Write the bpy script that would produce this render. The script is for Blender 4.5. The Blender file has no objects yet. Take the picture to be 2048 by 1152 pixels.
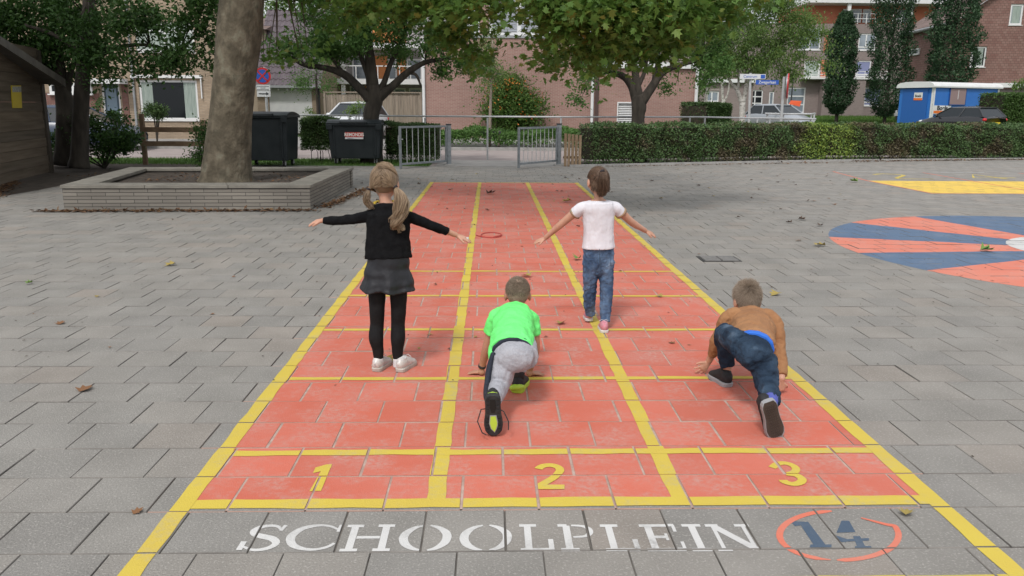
import bpy, math, random
import numpy as np
from mathutils import Vector, Matrix
random.seed(7); np.random.seed(7)
SC = bpy.context.scene; COL = SC.collection
PI = math.pi; R_ = math.radians

# ------------------------------------------------------------ camera, sky, sun, exposure
CX, CY, CH = 1.22609, -2.902, 1.518
PIT, YAW, ROL, FPX = .217563, .027346, .006927, 1639.4
cF = Vector((math.sin(YAW)*math.cos(PIT), math.cos(YAW)*math.cos(PIT), -math.sin(PIT)))
cR = Vector((math.cos(YAW), -math.sin(YAW), 0)); cU = cR.cross(cF)
cR2 = cR*math.cos(ROL)+cU*math.sin(ROL); cU2 = -cR*math.sin(ROL)+cU*math.cos(ROL)
cam = bpy.data.objects.new('camera', bpy.data.cameras.new('camera')); COL.objects.link(cam)
mw = Matrix((cR2, cU2, -cF)).transposed().to_4x4(); mw.translation = (CX, CY, CH)
cam.matrix_world = mw
cam.data.sensor_width = 36; cam.data.lens = FPX/2048*36
cam.data.clip_start = .05; cam.data.clip_end = 3000
SC.camera = cam

W = bpy.data.worlds.new('World'); SC.world = W; W.use_nodes = True
wn = W.node_tree.nodes; wl = W.node_tree.links
SUN_EL, SUN_AZ = R_(52), R_(200)       # azimuth from north (+Y) clockwise
sky = wn.new('ShaderNodeTexSky'); sky.sky_type = 'NISHITA'; sky.sun_disc = False
sky.sun_elevation = SUN_EL; sky.sun_rotation = SUN_AZ; sky.dust_density = 4; sky.air_density = 1.0
hs = wn.new('ShaderNodeHueSaturation'); hs.inputs['Saturation'].default_value = .22
wl.new(sky.outputs[0], hs.inputs['Color'])
# even cloud cover: blend the clear-sky gradient with a flat white deck
ov = wn.new('ShaderNodeMixRGB'); ov.inputs[0].default_value = .55
wl.new(hs.outputs[0], ov.inputs[1]); ov.inputs[2].default_value = (7.6, 7.9, 8.3, 1)
bg = wn['Background']; bg.inputs[1].default_value = .112
wl.new(ov.outputs[0], bg.inputs[0])
sl = bpy.data.lights.new('sun', 'SUN'); sl.energy = 1.5; sl.angle = R_(10); sl.color = (1, .97, .93)
so = bpy.data.objects.new('sun', sl); COL.objects.link(so)
sd = Vector((math.sin(SUN_AZ)*math.cos(SUN_EL), math.cos(SUN_AZ)*math.cos(SUN_EL), math.sin(SUN_EL)))
so.rotation_euler = sd.to_track_quat('Z', 'Y').to_euler()
SC.view_settings.view_transform = 'Standard'; SC.view_settings.look = 'None'
SC.view_settings.gamma = 1; SC.view_settings.use_curve_mapping = False
SC.view_settings.exposure = .39

# ------------------------------------------------------------ measuring helpers
def ray(x, y): return cF*FPX + cR2*(x-1024) + cU2*(576-y)
def G(x, y, z=0.0):
    d = ray(x, y); t = (z-CH)/d.z
    return Vector((CX+d.x*t, CY+d.y*t, z))
def P(x, y, Y):
    d = ray(x, y); t = (Y-CY)/d.y
    return Vector((CX+d.x*t, Y, CH+d.z*t))
def mpp(p):                      # metres per photo pixel at a point
    return (Vector(p)-Vector((CX, CY, CH))).dot(cF)/FPX

# ------------------------------------------------------------ materials
def nt(m):
    m.use_nodes = True
    return m.node_tree.nodes, m.node_tree.links, m.node_tree.nodes['Principled BSDF']
MATS = {}
def M(name, c1, c2=None, scale=6, rough=.7, bump=0, bscale=None, island=None, trans=0, metal=0, spec=.4, detail=5,
      c3=None, stretch=(1, 1, 1), sss=0, speck=None, contrast=.15, bdist=.01):
    if name in MATS: return MATS[name]
    m = bpy.data.materials.new(name); n, l, b = nt(m)
    tc = n.new('ShaderNodeTexCoord'); mp = n.new('ShaderNodeMapping'); l.new(tc.outputs['Object'], mp.inputs[0])
    mp.inputs['Scale'].default_value = stretch
    col = None
    if c2 is not None:
        no = n.new('ShaderNodeTexNoise'); no.inputs['Scale'].default_value = scale; no.inputs['Detail'].default_value = detail
        l.new(mp.outputs[0], no.inputs['Vector'])
        cr = n.new('ShaderNodeValToRGB'); l.new(no.outputs[0], cr.inputs[0])
        e = cr.color_ramp.elements; e[0].position = .5-contrast; e[1].position = .5+contrast
        e[0].color = (*c1, 1); e[1].color = (*c2, 1)
        if c3:
            x = e.new(.5+contrast*2); x.color = (*c3, 1)
        col = cr.outputs[0]
    else:
        rg = n.new('ShaderNodeRGB'); rg.outputs[0].default_value = (*c1, 1); col = rg.outputs[0]
    if island:
        g = n.new('ShaderNodeNewGeometry'); cr = n.new('ShaderNodeValToRGB'); l.new(g.outputs['Random Per Island'], cr.inputs[0])
        e = cr.color_ramp.elements
        while len(e) > 1: e.remove(e[-1])
        for i, c in enumerate(island[1]):
            if i == 0: e[0].position = 0; e[0].color = (*c[1], 1)
            else:
                x = e.new(c[0]); x.color = (*c[1], 1)
        mx = n.new('ShaderNodeMixRGB'); mx.blend_type = island[0] if island[0] in ('MIX', 'MULTIPLY') else 'MIX'
        mx.inputs[0].default_value = island[2]
        l.new(col, mx.inputs[1]); l.new(cr.outputs[0], mx.inputs[2]); col = mx.outputs[0]
    if speck:                     # (scale, amount, colour) small grains
        no = n.new('ShaderNodeTexNoise'); no.inputs['Scale'].default_value = speck[0]; no.inputs['Detail'].default_value = 3
        l.new(mp.outputs[0], no.inputs['Vector'])
        cr = n.new('ShaderNodeValToRGB'); l.new(no.outputs[0], cr.inputs[0])
        e = cr.color_ramp.elements; e[0].position = .55; e[1].position = .68; e[0].color = (0, 0, 0, 1)
        e[1].color = (speck[1],)*3+(1,)
        mx = n.new('ShaderNodeMixRGB'); l.new(cr.outputs[0], mx.inputs[0]); l.new(col, mx.inputs[1]); mx.inputs[2].default_value = (*speck[2], 1)
        col = mx.outputs[0]
    l.new(col, b.inputs['Base Color']); b.inputs['Roughness'].default_value = rough
    b.inputs['Metallic'].default_value = metal; b.inputs['Specular IOR Level'].default_value = spec
    if sss:
        b.inputs['Subsurface Weight'].default_value = sss; b.inputs['Subsurface Radius'].default_value = (.01, .004, .002)
    if bump:
        nb = n.new('ShaderNodeTexNoise'); nb.inputs['Scale'].default_value = bscale or scale*4; nb.inputs['Detail'].default_value = 4
        l.new(mp.outputs[0], nb.inputs['Vector'])
        bp = n.new('ShaderNodeBump'); bp.inputs['Strength'].default_value = min(1, bump); bp.inputs['Distance'].default_value = bdist
        l.new(nb.outputs[0], bp.inputs['Height']); l.new(bp.outputs[0], b.inputs['Normal'])
    if trans:
        tr = n.new('ShaderNodeBsdfTranslucent'); l.new(col, tr.inputs[0]); ms = n.new('ShaderNodeMixShader')
        ms.inputs[0].default_value = trans; l.new(b.outputs[0], ms.inputs[1]); l.new(tr.outputs[0], ms.inputs[2])
        l.new(ms.outputs[0], n['Material Output'].inputs[0])
    MATS[name] = m; return m
def brick(name, ca, cb, mortar, bw=.22, bh=.0625, ms=.011, off=.5, noise=.35, rough=.85):
    m = bpy.data.materials.new(name); n, l, b = nt(m)
    tc = n.new('ShaderNodeTexCoord'); sp = n.new('ShaderNodeSeparateXYZ'); l.new(tc.outputs['Object'], sp.inputs[0])
    ad = n.new('ShaderNodeMath'); l.new(sp.outputs[0], ad.inputs[0]); l.new(sp.outputs[1], ad.inputs[1])
    cb_ = n.new('ShaderNodeCombineXYZ'); l.new(ad.outputs[0], cb_.inputs[0]); l.new(sp.outputs[2], cb_.inputs[1])
    br = n.new('ShaderNodeTexBrick'); l.new(cb_.outputs[0], br.inputs[0])
    br.inputs['Scale'].default_value = 1; br.inputs['Brick Width'].default_value = bw; br.inputs['Row Height'].default_value = bh
    br.inputs['Mortar Size'].default_value = ms/2; br.inputs['Color1'].default_value = (*ca, 1); br.inputs['Color2'].default_value = (*cb, 1)
    br.inputs['Mortar'].default_value = (*mortar, 1); br.inputs['Bias'].default_value = 0; br.offset = off
    no = n.new('ShaderNodeTexNoise'); no.inputs['Scale'].default_value = .7; no.inputs['Detail'].default_value = 6
    l.new(tc.outputs['Object'], no.inputs['Vector'])
    mr = n.new('ShaderNodeMapRange'); l.new(no.outputs[0], mr.inputs[0]); mr.inputs[3].default_value = 1-noise; mr.inputs[4].default_value = 1+noise
    mx = n.new('ShaderNodeMixRGB'); mx.blend_type = 'MULTIPLY'; mx.inputs[0].default_value = 1
    l.new(br.outputs[0], mx.inputs[1]); l.new(mr.outputs[0], mx.inputs[2]); l.new(mx.outputs[0], b.inputs['Base Color'])
    bp = n.new('ShaderNodeBump'); bp.inputs['Distance'].default_value = .006; bp.invert = True; l.new(br.outputs[1], bp.inputs['Height']); l.new(bp.outputs[0], b.inputs['Normal'])
    b.inputs['Roughness'].default_value = rough
    return m

# ------------------------------------------------------------ mesh building
ROOTM = {}
def tag(o, label=None, cat=None, group=None, kind=None):
    if label: o['label'] = label
    if cat: o['category'] = cat
    if group: o['group'] = group
    if kind: o['kind'] = kind
    return o
def thing(name, loc, label, cat, group=None, rz=0):
    o = bpy.data.objects.new(name, None); COL.objects.link(o); o.empty_display_size = .2
    o.location = loc; o.rotation_euler = (0, 0, rz)
    ROOTM[o.name] = Matrix.Translation(Vector(loc)) @ Matrix.Rotation(rz, 4, 'Z')
    return tag(o, label, cat, group)
class MB:
    def __init__(s): s.v = []; s.f = []
    def quad(s, a, b, c, d):
        i = len(s.v); s.v += [tuple(a), tuple(b), tuple(c), tuple(d)]; s.f.append((i, i+1, i+2, i+3)); return s
    def poly(s, pts):
        i = len(s.v); s.v += [tuple(p) for p in pts]; s.f.append(tuple(range(i, i+len(pts)))); return s
    def box(s, x0, x1, y0, y1, z0, z1):
        i = len(s.v)
        s.v += [(x0, y0, z0), (x1, y0, z0), (x1, y1, z0), (x0, y1, z0), (x0, y0, z1), (x1, y0, z1), (x1, y1, z1), (x0, y1, z1)]
        s.f += [tuple(i+k for k in q) for q in ((0, 3, 2, 1), (4, 5, 6, 7), (0, 1, 5, 4), (1, 2, 6, 5), (2, 3, 7, 6), (3, 0, 4, 7))]
        return s
    def hexa(s, p):               # 8 points: bottom 4, top 4
        i = len(s.v); s.v += [tuple(q) for q in p]
        s.f += [tuple(i+k for k in q) for q in ((0, 3, 2, 1), (4, 5, 6, 7), (0, 1, 5, 4), (1, 2, 6, 5), (2, 3, 7, 6), (3, 0, 4, 7))]
        return s
    def tube(s, pts, rad, n=10, cap='flat', side=None, bulge=.6):
        pts = [Vector(p) for p in pts]; N = len(pts)
        rad = [(r, r) if not isinstance(r, (tuple, list)) else r for r in (rad if isinstance(rad, (list, tuple)) and not (len(rad) == 2 and N != 2) else [rad]*N)]
        T = []
        for i in range(N):
            a = pts[max(0, i-1)]; b = pts[min(N-1, i+1)]; T.append((b-a).normalized())
        rings = []
        prev = None
        for i in range(N):
            t = T[i]
            h = Vector(side) if side is not None else (prev if prev is not None else Vector((1, 0, 0)))
            u = h - t*h.dot(t)
            if u.length < .25:
                h = Vector((0, 0, 1)) if prev is None else prev; u = h-t*h.dot(t)
                if u.length < .1: u = t.orthogonal()
            u.normalize(); w = t.cross(u)
            if side is None: prev = u
            rings.append((pts[i], u, w, rad[i][0], rad[i][1]))
        if cap == 'round':
            p, u, w, a, b = rings[0]; t = T[0]
            pre = [(p-t*(min(a, b)*bulge*math.sin(k)), u, w, a*math.cos(k), b*math.cos(k)) for k in (1.35, .9, .45)]
            p, u, w, a, b = rings[-1]; t = T[-1]
            post = [(p+t*(min(a, b)*bulge*math.sin(k)), u, w, a*math.cos(k), b*math.cos(k)) for k in (.45, .9, 1.35)]
            rings = pre+rings+post
        base = len(s.v)
        for p, u, w, a, b in rings:
            for k in range(n):
                c = 2*PI*k/n; s.v.append(tuple(p+u*(a*math.cos(c))+w*(b*math.sin(c))))
        for i in range(len(rings)-1):
            for k in range(n):
                a = base+i*n+k; b = base+i*n+(k+1) % n
                s.f.append((a, b, b+n, a+n))
        s.f.append(tuple(base+k for k in reversed(range(n))))
        s.f.append(tuple(base+(len(rings)-1)*n+k for k in range(n)))
        return s
    def ball(s, c, r, n=14, m=9, ax=None):
        c = Vector(c); r = (r, r, r) if not isinstance(r, (tuple, list)) else r
        X, Y, Z = ax or (Vector((1, 0, 0)), Vector((0, 1, 0)), Vector((0, 0, 1)))
        base = len(s.v)
        for i in range(1, m):
            t = PI*i/m
            for k in range(n):
                p = 2*PI*k/n
                s.v.append(tuple(c+X*(r[0]*math.sin(t)*math.cos(p))+Y*(r[1]*math.sin(t)*math.sin(p))+Z*(r[2]*math.cos(t))))
        s.v.append(tuple(c+Z*r[2])); s.v.append(tuple(c-Z*r[2])); a, b = len(s.v)-2, len(s.v)-1
        for i in range(m-2):
            for k in range(n):
                q = base+i*n+k; w = base+i*n+(k+1) % n; s.f.append((q, q+n, w+n, w))
        for k in range(n):
            s.f.append((a, base+k, base+(k+1) % n)); q = base+(m-2)*n
            s.f.append((b, q+(k+1) % n, q+k))
        return s
    def disc(s, c, r, d, n=24, th=.02, axis=(0, 1, 0)):
        a = Vector(axis).normalized(); return s.tube([Vector(c)-a*th/2, Vector(c)+a*th/2], [r, r], n=n)
    def xf(s, M_):
        s.v = [tuple(M_ @ Vector(p)) for p in s.v]; return s
    def obj(s, name, mat, parent=None, local=False, smooth=False, label=None, bevel=0):
        me = bpy.data.meshes.new(name)
        vs = s.v
        root = parent
        while root is not None and root.parent is not None: root = root.parent
        if root is not None and not local:
            inv = ROOTM[root.name].inverted(); vs = [tuple(inv @ Vector(p)) for p in vs]
        me.from_pydata(vs, [], s.f); me.update()
        o = bpy.data.objects.new(name, me); COL.objects.link(o)
        if parent is not None: o.parent = parent
        elif not local: ROOTM[o.name] = Matrix.Identity(4)
        me.materials.append(mat)
        if smooth: me.polygons.foreach_set('use_smooth', [True]*len(me.polygons))
        if bevel:
            b = o.modifiers.new('bevel', 'BEVEL'); b.width = bevel; b.segments = 2; b.limit_method = 'ANGLE'
        if label: o['label'] = label
        return o
def npmesh(name, V, F, mat, parent=None, smooth=False, mi=None):
    """V (n,3) array, F (m,k) array, one polygon size"""
    root = parent
    while root is not None and root.parent is not None: root = root.parent
    V = np.asarray(V, dtype=np.float64)
    if root is not None:
        inv = np.array(ROOTM[root.name].inverted()); V = V @ inv[:3, :3].T + inv[:3, 3]
    me = bpy.data.meshes.new(name); k = F.shape[1]
    me.vertices.add(len(V)); me.vertices.foreach_set('co', V.astype(np.float32).ravel())
    me.loops.add(F.size); me.loops.foreach_set('vertex_index', F.astype(np.int32).ravel())
    me.polygons.add(len(F)); me.polygons.foreach_set('loop_start', np.arange(0, F.size, k, dtype=np.int32))
    me.polygons.foreach_set('loop_total', np.full(len(F), k, dtype=np.int32))
    me.update(calc_edges=True)
    me.polygons.foreach_set('use_smooth', np.full(len(F), bool(smooth)))
    for q in (mat if isinstance(mat, list) else [mat]): me.materials.append(q)
    if mi is not None: me.polygons.foreach_set('material_index', np.asarray(mi, dtype=np.int32))
    o = bpy.data.objects.new(name, me); COL.objects.link(o)
    if parent is not None: o.parent = parent
    else: ROOTM[o.name] = Matrix.Identity(4)
    return o
OVAL = (np.array([(0, 0, 0), (.5, -.27, .08), (1, 0, -.05), (.5, .27, .08)]), np.array([(0, 1, 2), (0, 2, 3)]))
_ml = [(0, 0), (.28, -.5), (.36, -.24), (.72, -.36), (.68, -.14), (1.02, 0), (.68, .14), (.72, .36), (.36, .24), (.28, .5)]
MAPLE = (np.array([(x, y, .10*abs(y)-.10*x*x) for x, y in _ml]), np.array([(0, 1, 2), (0, 2, 4), (2, 3, 4), (0, 4, 6), (4, 5, 6), (0, 6, 8), (6, 7, 8), (0, 8, 9)]))
def leaves(name, pts, size, mat, parent, shape=OVAL, var=.35, flat=0.0, droop=0.0):
    pts = np.asarray(pts); N = len(pts); sv, sf = shape; k = len(sv)
    a = np.random.normal(size=(N, 3)); a[:, 2] = a[:, 2]*(1-flat)-droop; a /= np.linalg.norm(a, axis=1)[:, None]+1e-9
    nrm = np.random.normal(size=(N, 3))*(1-flat*.6)+np.array([0, 0, flat*2.0+.5])
    b = np.cross(nrm, a); b /= np.linalg.norm(b, axis=1)[:, None]+1e-9; c = np.cross(a, b)
    s = size*(1+var*(np.random.rand(N)*2-1))
    V = pts[:, None, :]+s[:, None, None]*(sv[None, :, 0:1]*a[:, None, :]+sv[None, :, 1:2]*b[:, None, :]+sv[None, :, 2:3]*c[:, None, :])
    F = (np.arange(N)[:, None, None]*k+sf[None]).reshape(-1, 3)
    return npmesh(name, V.reshape(-1, 3), F, mat, parent)
def clump_pts(clumps, per, sub=9, sig=.16, shell=.45):
    """clumps: (centre, (rx,ry,rz), weight); leaves gather round sub-centres so the crown has gaps and lumps"""
    out = []
    for c, r, w in clumps:
        n = int(per*w); m = max(3, int(sub*w))
        d = np.random.normal(size=(m, 3)); d /= np.linalg.norm(d, axis=1)[:, None]
        rr = shell+(1-shell)*np.random.rand(m)**.6
        sc = d*rr[:, None]*np.array(r)+np.array(c)
        k = np.random.randint(0, m, n); s = sig*(.6+.8*np.random.rand(m))[k]
        out.append(sc[k]+np.random.normal(size=(n, 3))*s[:, None]*np.array([1, 1, .75]))
    return np.concatenate(out)
def pc(x, y, Y, rx, rz, w=1, ry=None):   # a foliage clump measured in photo pixels at real depth Y
    p = P(x, y, Y); m = mpp(p); return (tuple(p), (rx*m, (ry if ry else (rx+rz)*.5*m), rz*m), w)
def pchain(lst):                          # (px, py, Y, r_px) -> points, radii in metres
    pts = [P(a[0], a[1], a[2]) for a in lst]; return pts, [a[3]*mpp(p) for a, p in zip(lst, pts)]
def smooth_chain(pts, rad, k=4):
    """Catmull-Rom through the points; radii (a,b) or scalars"""
    pts = [Vector(p) for p in pts]; rad = [(r, r) if not isinstance(r, (tuple, list)) else tuple(r) for r in rad]
    P_ = [pts[0]*2-pts[1]]+pts+[pts[-1]*2-pts[-2]]; op = []; orr = []
    for i in range(len(pts)-1):
        p0, p1, p2, p3 = P_[i:i+4]
        for j in range(k):
            t = j/k
            op.append(.5*((2*p1)+(p2-p0)*t+(2*p0-5*p1+4*p2-p3)*t*t+(3*p1-p0-3*p2+p3)*t**3))
            s = t*t*(3-2*t); orr.append(tuple(rad[i][q]*(1-s)+rad[i+1][q]*s for q in (0, 1)))
    op.append(pts[-1]); orr.append(rad[-1]); return op, orr
_tex = {}
def cloud(size):
    if size not in _tex:
        t = bpy.data.textures.new('folds', 'CLOUDS'); t.noise_scale = size; t.noise_depth = 2; _tex[size] = t
    return _tex[size]
def organic(o, voxel=.005, smooth=4, disp=0, dsize=.06):
    r = o.modifiers.new('remesh', 'REMESH'); r.mode = 'VOXEL'; r.voxel_size = voxel; r.use_smooth_shade = True
    if smooth:
        s = o.modifiers.new('smooth', 'SMOOTH'); s.factor = .5; s.iterations = smooth
    if disp:
        d = o.modifiers.new('folds', 'DISPLACE'); d.texture = cloud(dsize); d.strength = disp; d.mid_level = .5; d.texture_coords = 'LOCAL'
    return o
def text_mesh(name, s, size, mat, parent, M_, ext=.002, bold=0.0, align='CENTER', sx=1.0):
    """lettering turned into a real mesh; M_ is its matrix in the parent's space"""
    cu = bpy.data.curves.new(name, 'FONT'); cu.body = s; cu.size = size; cu.extrude = ext; cu.offset = bold
    cu.align_x = align; cu.align_y = 'CENTER'
    t = bpy.data.objects.new('tmp', cu); COL.objects.link(t); bpy.context.view_layer.update()
    me = bpy.data.meshes.new_from_object(t.evaluated_get(bpy.context.evaluated_depsgraph_get()))
    bpy.data.objects.remove(t); me.transform(Matrix.Diagonal((sx, 1, 1, 1))); me.transform(M_)
    me.materials.clear(); me.materials.append(mat)
    o = bpy.data.objects.new(name, me); COL.objects.link(o); o.parent = parent; return o
# ------------------------------------------------------------ paving: real square slabs with open joints
m_slab = M('concrete_slab', (.208, .197, .182), (.270, .256, .238), scale=2.6, rough=.9, bump=.6, bscale=130, detail=9,
           island=('MULTIPLY', [(0, (.91, .91, .91)), (.3, (.96, .96, .95)), (.6, (1, .99, .975)), (.9, (1.03, 1.0, .97)), (1, (1.05, .98, .93))], 1),
           speck=(105, .55, (.40, .38, .35)), contrast=.2)
m_gap = M('slab_edge_dirt', (.12, .11, .10), (.26, .24, .22), scale=3, rough=1)
m_gapr = M('slab_edge_pale', (.42, .27, .22), (.33, .21, .17), scale=11, rough=1)
m_joint = M('joint_sand', (.085, .077, .068), (.19, .17, .15), scale=4, rough=1, bump=.6)
m_sand = M('light_joint_sand', (.47, .35, .30), (.34, .23, .19), scale=14, rough=1)
m_earth = M('earth', (.045, .035, .028), (.085, .065, .05), scale=7, rough=1, bump=1, bscale=40)
m_grass = M('grass_ground', (.05, .10, .022), (.09, .16, .04), scale=3, rough=.95, bump=1, bscale=60)
m_road = M('road_brick', (.26, .215, .205), (.31, .265, .25), scale=2, rough=.9, bump=.3, bscale=60)
m_kerb = M('kerb_stone', (.27, .26, .25), (.36, .35, .33), scale=5, rough=.9, bump=.3)
mb = MB().quad((-400, -40, -.05), (400, -40, -.05), (400, 900, -.05), (-400, 900, -.05)); tag(mb.obj('ground', m_grass), kind='structure')
tag(MB().quad((-12, -6, -.007), (24, -6, -.007), (24, 23.5, -.007), (-12, 23.5, -.007)).obj('yard_bedding', m_joint), kind='structure')
tag(MB().quad((.02, .012, -.0026), (3.0, .012, -.0026), (3.0, 13.97, -.0026), (.02, 13.97, -.0026)).obj('track_bedding', m_sand), kind='structure')
rnd = np.random.RandomState(3)
S, GAP = .3, .0046
tiles = {}
VV = []; FF = []; MI = []
hedge_line = [(-12, 18.6), (3.3, 18.6), (7.1, 20.0), (11.2, 21.4), (18.3, 22.9), (24, 23.4)]
def hedge_y(x):
    for (a, b), (c, d) in zip(hedge_line, hedge_line[1:]):
        if a <= x <= c: return b+(d-b)*(x-a)/(c-a)
    return 23
vy, vx = -1.8, 0
rows = int((23.4-vy)/S)
for j in range(rows):
    y0 = -1.8+j*S
    off = .22 if (j % 2 == 0) else .08
    off += rnd.uniform(-.012, .012)
    x = -12+off
    while x < 23.5:
        xa = x+rnd.uniform(-.0015, .0015)
        if y0 < hedge_y(x)-.05 and not (x < -7.6 and y0 > 9) and not (y0 < .5 and (x < -3.5 or x > 6)):
            h = rnd.normal(0, .0009); tx, ty = rnd.normal(0, .0035, 2)
            intrack = 0 < x+.15 < 3.03 and 0 < y0+.15 < 13.97
            g = GAP*rnd.uniform(.5, 1.5) if not intrack else rnd.uniform(.006, .010); X0, X1, Y0, Y1 = xa+g/2, xa+S-g/2, y0+GAP*rnd.uniform(.2, .9), y0+S-GAP*rnd.uniform(.2, .9)
            far = y0 > 9
            cxm, cym = (X0+X1)/2, (Y0+Y1)/2
            Z = lambda a, b: h+tx*(a-cxm)+ty*(b-cym)
            tiles[(j, round((xa+12)/S))] = (X0, X1, Y0, Y1, h, tx, ty)
            c = .0019; i = len(VV); ins_ = 2 if (0 < cxm < 3.03 and 0 < cym < 13.97) else 1
            for a, b in ((X0+c, Y0+c), (X1-c, Y0+c), (X1-c, Y1-c), (X0+c, Y1-c)): VV.append((a, b, Z(a, b)))
            for a, b in ((X0, Y0), (X1, Y0), (X1, Y1), (X0, Y1)): VV.append((a, b, Z(a, b)-.0035))
            for a, b in ((X0, Y0), (X1, Y0), (X1, Y1), (X0, Y1)): VV.append((a, b, -.02))
            FF.append((i, i+1, i+2, i+3)); MI.append(0)
            for k in range(4):
                q = (k+1) % 4
                FF.append((i+k, i+4+k, i+4+q, i+q)); FF.append((i+4+k, i+8+k, i+8+q, i+4+q)); MI += [ins_, ins_]
        x += S
tag(npmesh('schoolyard_paving', VV, np.array(FF), [m_slab, m_gap, m_gapr], mi=MI), kind='structure')

# paint lies on the slabs, cut by their joints
TL = list(tiles.values())
def clip(poly, a, b, c):          # keep a*x+b*y<=c
    out = []
    for i in range(len(poly)):
        p, q = poly[i], poly[(i+1) % len(poly)]; dp = a*p[0]+b*p[1]-c; dq = a*q[0]+b*q[1]-c
        if dp <= 0: out.append(p)
        if dp*dq < 0:
            t = dp/(dp-dq); out.append((p[0]+(q[0]-p[0])*t, p[1]+(q[1]-p[1])*t))
    return out
def paint(polys, z, edge=.0020, mb=None):
    mb = mb or MB()
    for n_, poly in enumerate(polys):
        poly = [(p[0], p[1]) for p in poly]
        xs = [p[0] for p in poly]; ys = [p[1] for p in poly]; bx0, bx1, by0, by1 = min(xs), max(xs), min(ys), max(ys)
        for (X0, X1, Y0, Y1, h, tx, ty) in TL:
            if X1 < bx0 or X0 > bx1 or Y1 < by0 or Y0 > by1: continue
            q = clip(poly, -1, 0, -(X0+edge)); q = q and clip(q, 1, 0, X1-edge); q = q and clip(q, 0, -1, -(Y0+edge)); q = q and clip(q, 0, 1, Y1-edge)
            if not q or len(q) < 3: continue
            cxm, cym = (X0+X1)/2, (Y0+Y1)/2
            mb.poly([(a, b, h+tx*(a-cxm)+ty*(b-cym)+z+n_*.00002) for a, b in q])
    return mb
def rect(x0, x1, y0, y1): return [(x0, y0), (x1, y0), (x1, y1), (x0, y1)]
def jag(x0, x1, y0, y1, along='y', step=.1, amp=.004):
    """a hand-taped stripe: edges that wander a few millimetres"""
    out = []; L = (y1-y0) if along == 'y' else (x1-x0); n = max(1, int(L/step)); e = rnd.uniform(-amp, amp, (n+1, 2))
    for i in range(n):
        a, b = i/n, (i+1)/n
        if along == 'y': out.append([(x0+e[i][0], y0+L*a), (x1+e[i][1], y0+L*a), (x1+e[i+1][1], y0+L*b), (x0+e[i+1][0], y0+L*b)])
        else: out.append([(x0+L*a, y0+e[i][0]), (x0+L*b, y0+e[i+1][0]), (x0+L*b, y1+e[i+1][1]), (x0+L*a, y1+e[i][1])])
    return out
def stroke(pts, w, closed=False):
    """polyline pen strokes as convex quads; w is one width or one per point"""
    pts = [Vector((p[0], p[1])) for p in pts]; N = len(pts); w = w if isinstance(w, (list, tuple)) else [w]*N
    if 5 <= N <= 20:                     # round the bends of a brush or stencil curve
        P_ = [pts[0]*2-pts[1]]+pts+[pts[-1]*2-pts[-2]]; np_, nw_ = [], []
        for i in range(N-1):
            p0, p1, p2, p3 = P_[i:i+4]
            for j in range(3):
                t = j/3; np_.append(.5*((2*p1)+(p2-p0)*t+(2*p0-5*p1+4*p2-p3)*t*t+(3*p1-p0-3*p2+p3)*t**3)); nw_.append(w[i]*(1-t)+w[i+1]*t)
        pts = np_+[pts[-1]]; w = nw_+[w[-1]]; N = len(pts)
    if closed: pts = pts+[pts[0]]; w = list(w)+[w[0]]; N += 1
    nr = []
    for i in range(N):
        a = pts[max(0, i-1)]; b = pts[min(N-1, i+1)]
        if closed and i in (0, N-1): a, b = pts[N-2], pts[1]
        t = (b-a).normalized(); nr.append(Vector((-t.y, t.x)))
    return [[pts[i]+nr[i]*w[i]/2, pts[i]-nr[i]*w[i]/2, pts[i+1]-nr[i+1]*w[i+1]/2, pts[i+1]+nr[i+1]*w[i+1]/2] for i in range(N-1)]
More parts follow.
